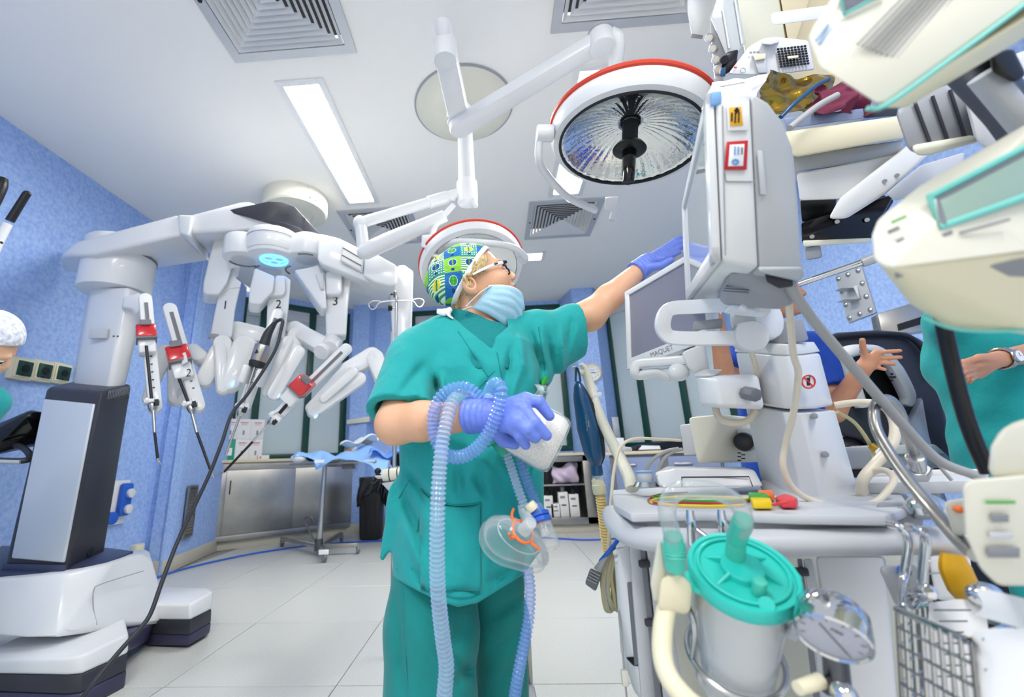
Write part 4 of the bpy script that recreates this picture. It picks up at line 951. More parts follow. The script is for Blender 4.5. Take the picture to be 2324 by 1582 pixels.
for a, b, w_, h_ in [((1003, 850), (1004, 930), .010, -.010), ((1060, 1010), (1120, 1075), .014, -.006), ((960, 880), (995, 960), .010, -.008), ((890, 940), (950, 905), .010, .004), ((1185, 830), (1150, 930), .012, -.005), ((1230, 830), (1205, 950), .011, .005), ((920, 1200), (975, 1330), .012, -.005), ((985, 860), (1000, 905), .012, .012), ((1000, 905), (990, 980), .012, .014), ((935, 890), (985, 935), .014, -.008), ((915, 930), (985, 955), .010, .006), ((960, 830), (905, 900), .014, .006),
                     ((1160, 790), (1145, 870), .010, .008), ((1200, 745), (1235, 850), .011, .008), ((1240, 745), (1262, 870), .010, .007), ((1275, 735), (1278, 850), .009, -.006), ((1300, 715), (1290, 790), .009, .005),
                     ((1180, 760), (1190, 840), .010, -.006), ((1115, 850), (1085, 905), .012, .006), ((1060, 800), (1100, 850), .012, .006), ((1150, 880), (1120, 1000), .016, .006), ((1215, 960), (1190, 1110), .014, .008), ((1120, 1030), (1190, 1120), .02, -.006),
                     ((925, 1060), (980, 1150), .014, .007), ((915, 1120), (960, 1230), .016, .007), ((1040, 1060), (1045, 1130), .014, .008), ((1075, 1070), (1105, 1130), .012, .008), ((945, 1180), (1000, 1300), .018, .006), ((990, 1200), (1060, 1330), .02, .005), ((1100, 1180), (1095, 1340), .022, -.006), ((1170, 1150), (1200, 1290), .018, .007), ((1010, 1320), (1090, 1345), .012, .006), ((1110, 1320), (1170, 1290), .012, .006), ((940, 1290), (985, 1345), .014, .006), ((1000, 1010), (1100, 1040), .016, .006)]:
    folds.append((a, b, w_, h_))
def fold_disp(X, fl, px_per_m=760.):
    x, y = proj(X); o = np.zeros(x.shape, np.float32)
    for (x0, y0), (x1, y1), w_, h_ in fl:
        ex, ey = x1-x0, y1-y0; t = np.clip(((x-x0)*ex+(y-y0)*ey)/(ex*ex+ey*ey), 0, 1)
        d = np.hypot(x-x0-t*ex, y-y0-t*ey)/px_per_m; o += 2.3*h_*np.exp(-(d/w_)**2)*np.sin(PI*np.clip(.08+.84*t, 0, 1))
    return o
HEM = [(780, 600), (1420, 600), (1420, 1100), (1240, 1235), (1205, 1280), (1190, 1303), (1130, 1340), (1085, 1368), (1040, 1378), (1000, 1366), (950, 1342), (893, 1312), (890, 1255), (884, 1250), (868, 1275), (840, 1285), (780, 1200)]
VNECK = [(1026, 716), (1054, 742), (1108, 786), (1117, 793), (1124, 766), (1154, 741), (1142, 700), (1040, 700)]
FLAPA, FLAPB, FLAPC = Q(915, 1120, 1.24), Q(872, 1262, 1.22), Q(905, 1180, 1.22)
def tunic_outer(X):
    d = d_stack(X, torso)
    d = smin(d, d_cap(X, Q(1010, 752, 1.28), Q(958, 790, 1.25), .055, .072), .05)
    d = smin(d, d_cap(X, Q(1140, 752, 1.30), Q(1205, 762, 1.34), .05, .066), .05)
    d = smin(d, d_cap(X, SLA, SLB, .078, .083), .03)
    d = smin(d, smin(d_cap(X, SRA, SRB, .08, .078), d_cap(X, Q(1215, 850, 1.33), Q(1285, 785, 1.38), .05, .05), .06), .05)
    d = smin(d, d_cap(X, FLAPA, FLAPB, .035, .012), .03)
    d = smin(d, d_cap(X, Q(1000, 1250, 1.20), Q(1090, 1270, 1.20), .08, .09), .08)
    d = smin(d, d_cap(X, Q(1010, 1345, 1.17), Q(1080, 1345, 1.17), .06, .06), .06)
    d = d+fold_disp(X, folds)
    p_ = X[0]*.55+X[2]*.83; q_ = X[0]*.83-X[2]*.55+X[1]*.4
    d = d+.0034*np.sin(46*p_+2.6*np.sin(11*q_+1.3)+1.7*np.sin(17*X[2]))*np.clip(np.sin(12*q_+3*np.sin(7*p_))+.25, 0, 1.2)
    d = d+.0030*np.sin(52*q_+2.2*np.sin(9*p_+.6))*np.clip(np.sin(10*p_+2.5*np.sin(8*q_)+1)-.1, 0, 1)
    return d
def tunic_sdf(X):
    o = tunic_outer(X); d = np.maximum(o, -(o+.022))
    d = np.maximum(d, px_poly(X, HEM)/760.)
    ts_ = d_stack(X, torso)
    # sleeve openings: planes
    for p, n in ((Q(925, 950, 1.14), (Q(925, 950, 1.14)-Q(940, 860, 1.2)).normalized()), (Q(1313, 745, 1.385), V(.95, .12, .12).normalized())):
        pl_ = (X[0]-p.x)*n.x+(X[1]-p.y)*n.y+(X[2]-p.z)*n.z
        near = d_cap(X, p, p+n*.12, .16, .16)
        d = np.where((near < 0) & (ts_ > .004), np.maximum(d, pl_), d)
    vn = px_poly(X, VNECK)/760.; fr = np.where(X[1] < 1.30, vn, 1.)
    d = np.maximum(d, -fr)
    d = np.maximum(d, -d_cap(X, hp(-.02, 0, -.05), NB+UZ*.02, .06, .066))
    return d
v, f = snet(tunic_sdf, (-.50, .98, .42), (.50, 1.56, 1.46), .0058)
P('tunic', (v, f), 'scrub', NU, ang=180)
# seams and hems drawn as raised ribs following the cloth
def on_cloth(pts, fn, y0=.95, y1=1.5, off=.0018):
    o = []
    for x, y in pts:
        r = ray(x, y); ts = np.linspace(y0/r.y, y1/r.y, 220, dtype=np.float32); X = [np.float32(CC[i])+ts*np.float32(r[i]) for i in range(3)]
        d = fn(X); k = np.argmax(d < 0)
        if d[k] < 0: o.append(CC+r*float(ts[k])-CF*off)
    return o
def seam(name, pts, mt='seam_teal', r=.0014, fn=tunic_outer):
    q = on_cloth(pts, fn)
    if len(q) > 1: P(name, tube(q, r, 6, 3), mt, NU)
dens = lambda a, b, n=10: [(a[0]+(b[0]-a[0])*i/n, a[1]+(b[1]-a[1])*i/n) for i in range(n+1)]
seam('seam', dens((1122, 842), (1062, 905), 8)); seam('seam', dens((1128, 800), (1148, 900), 6)+[(1145, 935)]); seam('seam', dens((1040, 752), (1108, 855), 10)); seam('seam', dens((905, 1130), (930, 1090), 4))
seam('seam', dens((985, 845), (1000, 905), 5)); seam('seam', dens((1222, 742), (1245, 900), 8)); seam('pocket_hem', [(956, 1108), (985, 1132), (1020, 1145), (1060, 1146), (1092, 1140)], 'seam_teal', .0026); seam('pocket_seam', dens((1092, 1140), (1088, 1345), 10)); seam('pocket_seam', [(956, 1108), (950, 1180), (935, 1290)]); seam('hem_stitch', [(900, 1290), (950, 1320), (1000, 1346), (1045, 1357), (1090, 1347), (1140, 1315), (1190, 1280)], r=.0011)
# pocket: a raised patch
pk = [(956, 1112), (985, 1136), (1022, 1149), (1062, 1150), (1090, 1146)]
def pocket(u, v_):
    x = 956+(1090-956)*u; y = np.interp(x, [p[0] for p in pk], [p[1] for p in pk])*(1-v_)+1335*v_
    q = on_cloth([(x, y)], tunic_outer); return (q[0] if q else Q(x, y, 1.1))-CF*.006
P('pocket', sheet(pocket, 10, 12, .006), 'scrub', NU, ang=180)
# undershirt collar inside the V
def collar(X):
    a = NB+V(.0, 0, .012); d = np.abs(d_cap(X, NB-UZ*.05, NB+V(-.004, .0, .07), .075, .068))-.005
    d = np.maximum(d, (X[2]-(NB.z+.020-.46*(X[0]-NB.x))))
    e = d_stack(X, [(z, x, y, a*.9, b*.9) for z, x, y, a, b in torso]); e = np.maximum(np.abs(e)-.004, -(X[2]-(NB.z-.16)))
    d = smin(d, np.maximum(e, px_poly(X, [(1000, 720), (1170, 720), (1150, 870), (1090, 870)])/760.), .01)
    return np.maximum(d, -d_cap(X, hp(-.02, 0, -.05), NB, .058, .062))
v, f = snet(collar, (NB.x-.17, NB.y-.18, NB.z-.2), (NB.x+.17, NB.y+.14, NB.z+.10), .0045)
P('undershirt', (v, f), 'scrub_dark', NU, 'dark teal knitted undershirt collar', ang=180)
# trousers
pf_ = [((900, 1340), (915, 1582), .012, .006), ((960, 1400), (1020, 1480), .02, .007), ((1060, 1400), (1010, 1500), .02, .007), ((985, 1470), (1075, 1540), .016, .007), ((1075, 1500), (1030, 1560), .016, .006), ((1110, 1400), (1190, 1350), .016, .006), ((1120, 1480), (1185, 1430), .018, .006), ((1130, 1560), (1190, 1500), .018, .006)]
def pants(X):
    d = None
    for (a, b, c), r in zip(legs, ((.095, .116, .112), (.078, .076, .075))):
        e = ext_floor(b, c); q = smin(d_cap(X, a, b, r[0], r[1]), d_cap(X, b, e, r[1], r[2]), .03)
        d = q if d is None else smin(d, q, .012)
    d = smin(d, d_ell(X, Q(1050, 1200, 1.29), (.16, .115, .15)), .04)
    d = d+fold_disp(X, pf_, 920.)+.0045*np.sin(34*(X[0]*.8+X[2]*.6)+2.2*np.sin(9*X[2]+4*X[0]))*np.clip(np.sin(9*X[2]-11*X[0])+.3, 0, 1)
    return np.maximum(d, .07-X[2])
v, f = snet(pants, (-.48, .95, .05), (.32, 1.55, .95), .0075)
P('trousers', (v, f), 'scrub_pants', NU, ang=180)
seam('side_seam', [(915, 1330), (917, 1400), (920, 1480), (925, 1560), (927, 1600)], 'seam_teal', .0016, pants)
for a, b, c in legs:
    e = ext_floor(b, c)
    P('shoe', ell(e+V(.03, -.06, -.03), .055, .13, .05), 'white', NU)
# gloves
def rg(X):
    d = rhand(X); c0 = Q(1070, 941, .995); n = (RWR-Q(1110, 942, .985)).normalized(); q = (X[0]-c0.x)*n.x+(X[1]-c0.y)*n.y+(X[2]-c0.z)*n.z
    cuff = d_cap(X, Q(1110, 942, .985), Q(1064, 943, 1.01), .037, .042)+.0014*np.sin(q*420); return np.maximum(smin(d, cuff, .01), q-.012)
v, f = snet(rg, (RWR.x-.08, .86, RWR.z-.14), (RWR.x+.24, 1.09, RWR.z+.11), .0026)
P('glove', (v, f), 'glove', NU, 'blue glove on the hand gripping the canister', ang=180)
def lg(X):
    d = lhand(X); c0 = Q(1447, 614, 1.465); n = (LWR-Q(1478, 592, 1.475)).normalized(); q = (X[0]-c0.x)*n.x+(X[1]-c0.y)*n.y+(X[2]-c0.z)*n.z
    cuff = d_cap(X, Q(1468, 598, 1.475), Q(1440, 620, 1.46), .033, .040)+.0012*np.sin(q*400); return np.maximum(smin(d, cuff, .01), q-.012)
v, f = snet(lg, (LWR.x-.1, LWR.y-.1, LWR.z-.1), (LWR.x+.24, LWR.y+.16, LWR.z+.2), .0026)
P('glove', (v, f), 'glove', NU, 'blue glove on the hand reaching to the monitor', ang=180)
# ---- cap
def cap_mat():
    m = bpy.data.materials.new('cap_print'); m.use_nodes = True; MATS['cap_print'] = m; nt = m.node_tree; N = nt.nodes; Lk = nt.links; b = N['Principled BSDF']; b.inputs['Roughness'].default_value = .85
    def mt(op, *a):
        n = N.new('ShaderNodeMath'); n.operation = op
        for i, x in enumerate(a):
            if isinstance(x, (int, float)): n.inputs[i].default_value = x
            else: Lk.new(x, n.inputs[i])
        return n.outputs[0]
    def mix(f_, a, c):
        n = N.new('ShaderNodeMix'); n.data_type = 'RGBA'
        for k_, x in ((0, f_), (6, a), (7, c)):
            if isinstance(x, str): n.inputs[k_].default_value = lin(x)
            else: Lk.new(x, n.inputs[k_])
        return n.outputs[2]
    at = N.new('ShaderNodeAttribute'); at.attribute_name = 'print'; sp = N.new('ShaderNodeSeparateXYZ'); Lk.new(at.outputs['Vector'], sp.inputs[0])
    u, v_ = mt('MULTIPLY', sp.outputs[0], 20.), mt('MULTIPLY', sp.outputs[1], 20.)
    fu, fv = mt('FRACT', u), mt('FRACT', v_); iu, iv = mt('FLOOR', u), mt('FLOOR', v_)
    par = mt('FLOORED_MODULO', mt('ADD', iu, iv), 2.); p2 = mt('FLOORED_MODULO', iu, 2.)
    base = mix(par, mix(p2, '#86c843', '#2b78c9'), mix(p2, '#1e6fb8', '#6fbf46'))
    # gingham and stripe patches
    gx = mt('GREATER_THAN', mt('FRACT', mt('MULTIPLY', fu, 7.)), .5); gy = mt('GREATER_THAN', mt('FRACT', mt('MULTIPLY', fv, 7.)), .5)
    q3 = mt('FLOORED_MODULO', mt('ADD', iu, mt('MULTIPLY', iv, 2.)), 4.)
    s1 = mt('COMPARE', q3, 1., .1); base = mix(s1, base, mix(mt('MULTIPLY', gx, gy), mix(gx, '#2f9f8a', '#1d7a8a'), '#e4f0e2'))
    s3 = mt('COMPARE', q3, 3., .1); base = mix(s3, base, mix(gy, '#eef0d8', '#2f9a63'))
    # balloon motif: a round top with a small basket below
    du, dv = mt('SUBTRACT', fu, .5), mt('SUBTRACT', fv, .58)
    rr = mt('SQRT', mt('ADD', mt('POWER', du, 2.), mt('POWER', dv, 2.)))
    ring = mt('LESS_THAN', rr, .26); core = mt('LESS_THAN', rr, .225); sm = mt('LESS_THAN', mt('ABSOLUTE', du), .05)
    dots = mix(par, mix(p2, '#2146a0', '#f0dc3a'), mix(p2, '#2f9f4f', '#1b3f9a'))
    base = mix(ring, base, '#d8e8c8'); base = mix(core, base, dots); base = mix(mt('MULTIPLY', sm, core), base, mix(p2, '#5fae3f', '#2f8f4f'))
    bk = mt('MULTIPLY', mt('LESS_THAN', mt('ABSOLUTE', du), .09), mt('LESS_THAN', mt('ABSOLUTE', mt('ADD', dv, .43)), .07)); base = mix(bk, base, '#173a86')
    Lk.new(base, b.inputs['Base Color'])
    n = N.new('ShaderNodeTexNoise'); n.inputs['Scale'].default_value = 35; bp = N.new('ShaderNodeBump'); bp.inputs['Strength'].default_value = .4; bp.inputs['Distance'].default_value = .01
    Lk.new(n.outputs['Fac'], bp.inputs['Height']); Lk.new(bp.outputs['Normal'], b.inputs['Normal'])
cap_mat()
cn = V(-.605, 0, .796)
def cap_outer(L):
    d = smin(d_ell(L, (-.018, 0, .045), (.108, .086, .088)), d_ell(L, (-.085, 0, .030), (.068, .07, .068)), .05)
    d = d+.0022*np.sin(L[0]*70+L[2]*50)*np.sin(L[1]*60+L[2]*30)
    return d
def cap_sdf(X):
    L = hl(X); o = cap_outer(L); e = L[0]*cn.x+L[2]*cn.z; return np.maximum(np.maximum(o, -(o+.007)), .024-e)
def band_sdf(X):
    L = hl(X); o = cap_outer(L)-.0018; e = L[0]*cn.x+L[2]*cn.z; return np.maximum(np.maximum(o, -(o+.008)), np.abs(e-.024)-.0075)
b0, b1 = (H0.x-.22, H0.y-.13, H0.z-.14), (H0.x+.15, H0.y+.13, H0.z+.17)
v, f = snet(cap_sdf, b0, b1, .0032)
capo = P('cap', (v, f), 'cap_print', NU, 'green and blue patchwork print surgical cap', ang=180)
L = hl([v[:, 0], v[:, 1], v[:, 2]]); att = capo.data.attributes.new('print', 'FLOAT_VECTOR', 'POINT')
an = np.arctan2(L[2]-.03, -(L[0]+.02)); uv = np.stack([.12*np.arctan2(L[0]+.03, np.abs(L[2]-.03)+.06)+.004, np.where(np.abs(L[1]) > -1, L[2]*.75+.35*(.09-np.abs(L[1])), 0), np.zeros(len(v))], 1)
ca, sa = math.cos(.35), math.sin(.35); uv = np.stack([L[0]*ca-L[2]*sa, L[0]*sa+L[2]*ca+.30*(.085-np.abs(L[1])), np.zeros(len(v))], 1)
att.data.foreach_set('vector', uv.astype(np.float32).ravel())
v, f = snet(band_sdf, b0, b1, .003); P('cap_band', (v, f), 'cloth_white', NU, 'white edging band of the cap', ang=180)
P('cap_tie', join(tube([hp(-.112, -.03, -.062), hp(-.135, -.035, -.066), hp(-.155, -.045, -.058)], [.007, .012, .008], 10, 4, flat=.5), tube([hp(-.112, -.03, -.062), hp(-.128, -.04, -.078), hp(-.120, -.045, -.098)], [.006, .009, .005], 10, 4, flat=.5)), 'cloth_white', NU)
# ---- hair
rnd = random.Random(3); g = []
def scalp(x, z, out=.004):                                        # point on the near side of the head, at head x,z
    lo, hi = 0., .12
    for _ in range(18):
        m_ = (lo+hi)/2; d = float(head_sdf([np.float32([x]), np.float32([-m_]), np.float32([z])])[0]); lo, hi = (m_, hi) if d < 0 else (lo, m_)
    return -(lo+out)
def lock(x0, z0, x1, z1, sag, n, spread, r):
    for _ in range(n):
        jx, jz = rnd.gauss(0, spread), rnd.gauss(0, spread); jx1, jz1 = rnd.gauss(0, spread*.8), rnd.gauss(0, spread*.8); pts = []
        for t in (0, .25, .5, .75, 1):
            x = x0+jx+(x1+jx1-x0-jx)*t+sag[0]*math.sin(PI*t); z = z0+jz+(z1+jz1-z0-jz)*t+sag[1]*math.sin(PI*t)
            pts.append(hp(x, scalp(x, z, .003+rnd.random()*.006), z))
        g.append(tube(pts, [r*.9, r, r, r*.8, r*.25], 6, 3))
lock(.035, .045, .004, -.004, (.006, 0), 26, .006, .0028); lock(.02, .035, -.012, -.006, (.006, .0), 24, .006, .0028); lock(.004, .022, -.04, -.008, (.0, .004), 24, .006, .0028)
lock(-.05, -.01, -.058, -.08, (-.004, 0), 30, .007, .003); lock(-.055, -.01, -.062, -.09, (-.006, 0), 30, .007, .003); lock(-.075, -.02, -.075, -.098, (-.006, 0), 26, .007, .003); lock(-.09, -.045, -.075, -.105, (-.005, 0), 18, .006, .003)
P('hair', join(*g), 'hair_blond', NU, 'blond hair below the cap', ang=180)
# ---- eye, brow, lips, glasses
for sy in (-1, 1):
    P('eye', ell(hp(.081, .032*sy, .0), .0112, .0112, .0112, HF, HS, HU, 18, 12), 'eyewhite', NU); P('iris', ell(hp(.0895, .032*sy, .0), .0035, .0056, .0056, HF, HS, HU), 'iris', NU)
    P('eyelash', tube([hp(.084, sy*.044, .004), hp(.0925, sy*.036, .0068), hp(.0945, sy*.029, .0068), hp(.091, sy*.021, .003)], [.0008, .0015, .0015, .0008], 6, 4), 'ink', NU)
    P('eyebrow', tube([hp(.073, sy*.049, .022), hp(.085, sy*.036, .0275), hp(.091, sy*.020, .024)], [.0014, .0026, .0022], 8, 4), 'hair_dark', NU)
P('lips', join(ell(hp(.0992, 0, -.0585), .0082, .0205, .0047, HF, HS, HU), ell(hp(.0962, 0, -.0702), .0088, .0178, .0052, HF, HS, HU)), 'lips', NU)
gl = lambda x, y, z: hp(x-.010*min(1, max(0, x/.1)), y, z)
for sy in (-1, 1):
    rim = [gl(.108-.006*abs(math.cos(a))*1.0-(.004 if abs(math.cos(a)) > .8 else 0), sy*.034+math.cos(a)*.027, -.004+math.sin(a)*.0195) for a in np.linspace(0, 2*PI, 25)]
    P('glasses_frame', tube(rim, .0028, 8, 1, flat=1.), 'purple_dark', NU); P('lens', prism([p for p in rim[:-1]], HF*.0012), 'glass', NU)
    h = [gl(.100, sy*.060, .006), gl(.07, sy*.073, .005), gl(.02, sy*.081, .001), gl(-.02, sy*.083, -.004)]
    P('glasses_temple', tube(h, [.005, .0052, .0045, .003], 10, 4, flat=.5, up=HU), 'white', NU, 'white temple of the dark framed glasses'); P('glasses_hinge', tube([gl(.107, sy*.058, .006), gl(.094, sy*.064, .006)], .0052, 10, 1, flat=.55, up=HU), 'purple_dark', NU)
    P('temple_print', tube([gl(.072, sy*.0765, .005), gl(.060, sy*.0785, .005)], .003, 8, 1, flat=.5, up=HU), 'purple_dark', NU)
P('glasses_bridge', tube([gl(.108, -.009, .002), gl(.113, 0, .005), gl(.108, .009, .002)], .0024, 8, 4), 'purple_dark', NU)
# ---- mask pulled under the chin
def maskf(u, v_):
    """u: top to bottom, v: near ear side -> front -> far side"""
    s = (v_-.5)*2; a = abs(s); sg = -1 if s < 0 else 1
    top = (.112-.100*a**1.7, .070*math.sin(a*PI/2), -.098+.047*a); bot = (.022-.082*a**1.5, .062*math.sin(a*PI/2), -.190+.098*a)
    x = top[0]*(1-u)+bot[0]*u; y = top[1]*(1-u)+bot[1]*u; z = top[2]*(1-u)+bot[2]*u
    bul = math.sin(PI*u)**.8*(.017*(1-a**2)+.006); x += bul*(.75*math.cos(a*1.2)); y += bul*math.sin(a*1.2); z += -bul*.55*math.cos(a*1.2)
    pl_ = .0018*math.sin(u*PI*9)*(1-a**6); x += pl_*.7; z -= pl_*.5; y += pl_*.6*a
    cr = .003*math.sin(a*10+u*7)*math.sin(PI*u)
    return hp(x+cr, y*sg+cr*sg, z)
P('face_mask', sheet(maskf, 30, 26, .002), 'mask_blue', NU, 'pale blue surgical mask pulled down under the chin', ang=180)
P('mask_edge', tube([maskf(0, t) for t in np.linspace(0, 1, 20)], .0032, 8, 1), 'cloth_white', NU)
P('mask_tie', tube([maskf(.02, .02), hp(-.005, -.080, -.060), hp(-.03, -.082, -.068), hp(-.075, -.07, -.085)], .0055, 8, 4, flat=.3, up=HS), 'cloth_white', NU)
P('mask_tie', tube([maskf(.98, .0), hp(-.07, -.068, -.09), hp(-.078, -.066, -.09), hp(-.085, -.062, -.088)], .0055, 8, 4, flat=.3, up=HS), 'cloth_white', NU)
# tag and pen in the chest pocket
oc = lambda x, y: (on_cloth([(x, y)], tunic_outer) or [Q(x, y, 1.2)])[0]
P('pocket_tag', hull([oc(*p)-CF*d for p in ((1226, 860), (1240, 852), (1243, 866), (1229, 874)) for d in (.004, .008)], .001), 'green', NU, 'small green tag at the chest pocket')
P('pocket_pass', sheet(lambda u, v_: oc(1212+30*u+6*math.sin(v_*5), 872+36*v_)-CF*(.006+.004*math.sin(v_*7)), 6, 8, .001), 'clear_lid', NU, 'clear plastic pass holder')
P('pocket_clip', tube([oc(*p) for p in [(1186, 905), (1200, 900), (1214, 905), (1222, 898)]], .004, 8, 4), 'alu', NU)
# ================================================================ WHAT THE NURSE HOLDS
# white canister of granules
ca_ = Q(1148, 950, 1.06); cb_ = Q(1272, 1016, 1.05); cax = (cb_-ca_).normalized(); CRr = .068
CN = T('absorber_canister', 'clear canister full of white granules gripped in the blue gloved hand', 'canister', ca_-V(0, 0, .07))
P('shell', lathe([(CRr*.55, 0), (CRr*.92, .006), (CRr, .03), (CRr*1.03, (cb_-ca_).length-.024), (CRr*1.0, (cb_-ca_).length-.012), (CRr*.92, (cb_-ca_).length-.003), (CRr*.8, (cb_-ca_).length), (CRr*.4, (cb_-ca_).length)], ca_, cax, 40), 'clear', CN)
P('granules', lathe([(0, .012), (CRr*.88, .014), (CRr*.95, .035), (CRr*.97, (cb_-ca_).length-.026), (CRr*.93, (cb_-ca_).length-.014), (CRr*.8, (cb_-ca_).length-.005), (0, (cb_-ca_).length-.004)], ca_, cax, 40), 'granule', CN, 'white granules')
x_, y_, z_ = axes(cax)
for k in range(8):
    a = 2*PI*k/8+.2; dd_ = x_*math.cos(a)+y_*math.sin(a); P('rib', tube([ca_+cax*.03+dd_*CRr*1.0, cb_-cax*.03+dd_*CRr*1.03], .0009, 6, 1), 'clear_lid', CN)
# main corrugated hose, looped over the arm
hp1 = [(1128, 868, .93), (1141, 892, .925), (1122, 955, .93), (1092, 1008, .95), (1050, 1036, .97), (1010, 1030, .985), (985, 985, .99), (988, 925, .99), (1015, 888, .985), (1058, 880, .985), (1092, 903, .99)]
hp1 = [(1108, 905, .99), (1117, 880, .95), (1128, 872, .925), (1138, 892, .915)]+hp1[2:]
H1 = M('corrugated_hose', ribbed([Q(*p) for p in hp1], .0135, .0094, .0019, 18, 6), 'hose_blue', 'blue transparent corrugated hose looped round her forearm', 'hose', 'breathing hoses')
hp2 = [(1068, 905, 1.03), (1040, 900, .99), (1022, 925, .965), (1008, 980, .95), (1000, 1040, .945), (994, 1130, .95), (992, 1240, .97), (994, 1340, 1.0), (1004, 1440, 1.03), (1013, 1510, 1.05), (1010, 1560, 1.06), (1003, 1640, 1.08)]
M('corrugated_hose', ribbed([Q(*p) for p in hp2], .0148, .0100, .0019, 18, 6), 'hose_clear', 'long pale corrugated hose hanging straight down in front of the tunic', 'hose', 'breathing hoses')
hp3 = [(1150, 1032, 1.06), (1163, 1070, 1.055), (1176, 1110, 1.05), (1190, 1148, 1.05)]
M('corrugated_hose', ribbed([Q(*p) for p in hp3], .0100, .0082, .0015, 14, 6), 'hose_clear', 'short clear corrugated hose under the green cap', 'hose', 'breathing hoses')
hp4 = [(1168, 1000, 1.09), (1180, 1040, 1.085), (1195, 1090, 1.08), (1210, 1130, 1.07), (1218, 1160, 1.06)]
M('corrugated_hose', ribbed([Q(*p) for p in hp4], .0115, .0088, .0017, 14, 6), 'hose_blue', 'short blue corrugated hose running from the canister to the clear filter', 'hose', 'breathing hoses')
hp5 = [(1198, 1290, 1.10), (1203, 1340, 1.10), (1200, 1400, 1.10), (1192, 1450, 1.1), (1178, 1520, 1.1), (1168, 1582, 1.11), (1160, 1640, 1.12)]
M('corrugated_hose', ribbed([Q(*p) for p in hp5], .0115, .0088, .0018, 14, 6), 'hose_blue', 'blue corrugated hose hanging beside the right trouser leg below the clear mask', 'hose', 'breathing hoses')
g0 = Q(1125, 995, 1.06); g1 = Q(1146, 1028, 1.06); ga = (g1-g0).normalized()
GC = T('screw_cap', 'green screw cap with neck between the canister and the hose', 'cap', g0)
P('disc', lathe([(.028, -.004), (.031, 0), (.031, .012), (.028, .016), (.017, .017)], g0-ga*.008, ga, 32), 'teal_cap', GC); P('neck', cyl(g0+ga*.008, g1+ga*.004, .0165, .0145, 24, .002), 'teal_cap', GC)
# face mask with connectors
mc = Q(1160, 1236, 1.04); mn = (CR*-.40-CU*.75+CF*.52).normalized(); up_ = (CR*.86-CU*.5); mx = (up_-mn*up_.dot(mn)).normalized(); my = mn.cross(mx)
FM = T('anaesthesia_mask', 'clear dome face mask with orange hook ring hanging at her hip', 'mask', mc)
def dome(u, v_):
    a = 2*PI*v_; r = math.sin(u*PI/2); h = .060*math.cos(u*PI/2)**.7; s = 1+.10*math.cos(2*a)+(.10*math.cos(3*a))*u
    w_ = r*(1 if u < .82 else 1+.10*math.sin((u-.82)/.18*PI)); return mc+mx*math.cos(a)*.066*w_*s+my*math.sin(a)*.046*w_*s-mn*h
P('dome', sheet(dome, 14, 36, .0016), 'clear', FM, ang=180)
P('cushion', tube([mc+mx*math.cos(a)*.066*(1+.10*math.cos(2*a)+.1*math.cos(3*a))+my*math.sin(a)*.046*(1+.1*math.cos(2*a)+.1*math.cos(3*a))+mn*.006 for a in np.linspace(0, 2*PI, 41)], .0085, 10, 1), 'clear', FM)
P('dome_ridge', tube([mc+mx*math.cos(a)*.05+my*math.sin(a)*.034-mn*.036 for a in np.linspace(0, 2*PI, 33)], .0016, 6, 1), 'clear_lid', FM)
ap = mc-mn*.058
P('collar', cyl(ap, ap-mn*.034, .015, .0125, 24, .002), 'clear_lid', FM)
P('hook_ring', torus(ap+mn*.004, .024, .0032, mn, seg=24, s2=8), 'orange', FM)
for a in (.5, 2.2, 3.7, 5.3):
    d = mx*math.cos(a)+my*math.sin(a); t_ = mx*-math.sin(a)+my*math.cos(a); o = ap+mn*.004; P('hook', tube([o+d*.024, o+d*.034, o+d*.042-mn*.006+t_*.004, o+d*.046-mn*.014+t_*.008], [.0034, .0034, .003, .0025], 8, 4), 'orange', FM)
y0 = Q(1190, 1150, 1.05); y1 = Q(1196, 1172, 1.05)
YC = T('hose_connector', 'clear and ivory connector joining the mask and the two hoses', 'connector', y1)
P('body', tube([Q(1186, 1145, 1.05), Q(1190, 1165, 1.045), ap-mn*.03], [.0115, .012, .013], 18, 4), 'clear_lid', YC); P('port_cap', cyl(Q(1200, 1142, 1.03), Q(1212, 1158, 1.03), .0125, bev=.003), 'ivory', YC)
fa, fb = Q(1218, 1160, 1.05), Q(1250, 1248, 1.02); fx = (fb-fa).normalized(); fl_ = (fb-fa).length
FL = T('breathing_filter', 'clear filter cup with dark blue rings hanging beside the face mask', 'filter', fa)
P('neck', cyl(fa-fx*.012, fa+fx*.006, .0165, .019, 24), 'hose_blue', FL); P('blue_ring', lathe([(.018, .004), (.025, .006), (.025, .014), (.022, .016), (.026, .018), (.026, .026), (.02, .028)], fa, fx, 32), 'blue_plastic', FL, 'dark blue ring')
P('cup', lathe([(.021, .026), (.0225, .03), (.0235, fl_-.008), (.022, fl_), (.012, fl_+.002), (.012, fl_-.002), (.020, fl_-.004), (.0205, .03)], fa, fx, 32), 'clear', FL); P('inner_tube', cyl(fa+fx*.02, fa+fx*(fl_-.03), .009), 'clear_lid', FL)
# ================================================================ ANAESTHESIA WORKSTATION
AM = T('anaesthesia_machine', 'white anaesthesia workstation on wheels with round column and grey tray top', 'medical machine', (.75, 1.0, 0))
ZT = .832
tray = [(1388, 1112), (1560, 1103), (1760, 1100), (2040, 1108), (2062, 1150), (2010, 1170), (1800, 1168), (1600, 1162), (1430, 1165), (1392, 1145)]
tp_ = [onz(x, y, ZT) for x, y in tray]
P('tray_top', prism(tp_, V(0, 0, -.016), .005), 'lightgrey', AM)
f1 = [onz(x, y, ZT-.014) for x, y in ((1384, 1120), (1396, 1150), (1434, 1173), (1600, 1172), (1800, 1178), (2012, 1180), (2068, 1158), (2062, 1120), (1700, 1108))]
P('tray_body', prism(f1, V(0, 0, -.05), .012, 3), 'lightgrey', AM)
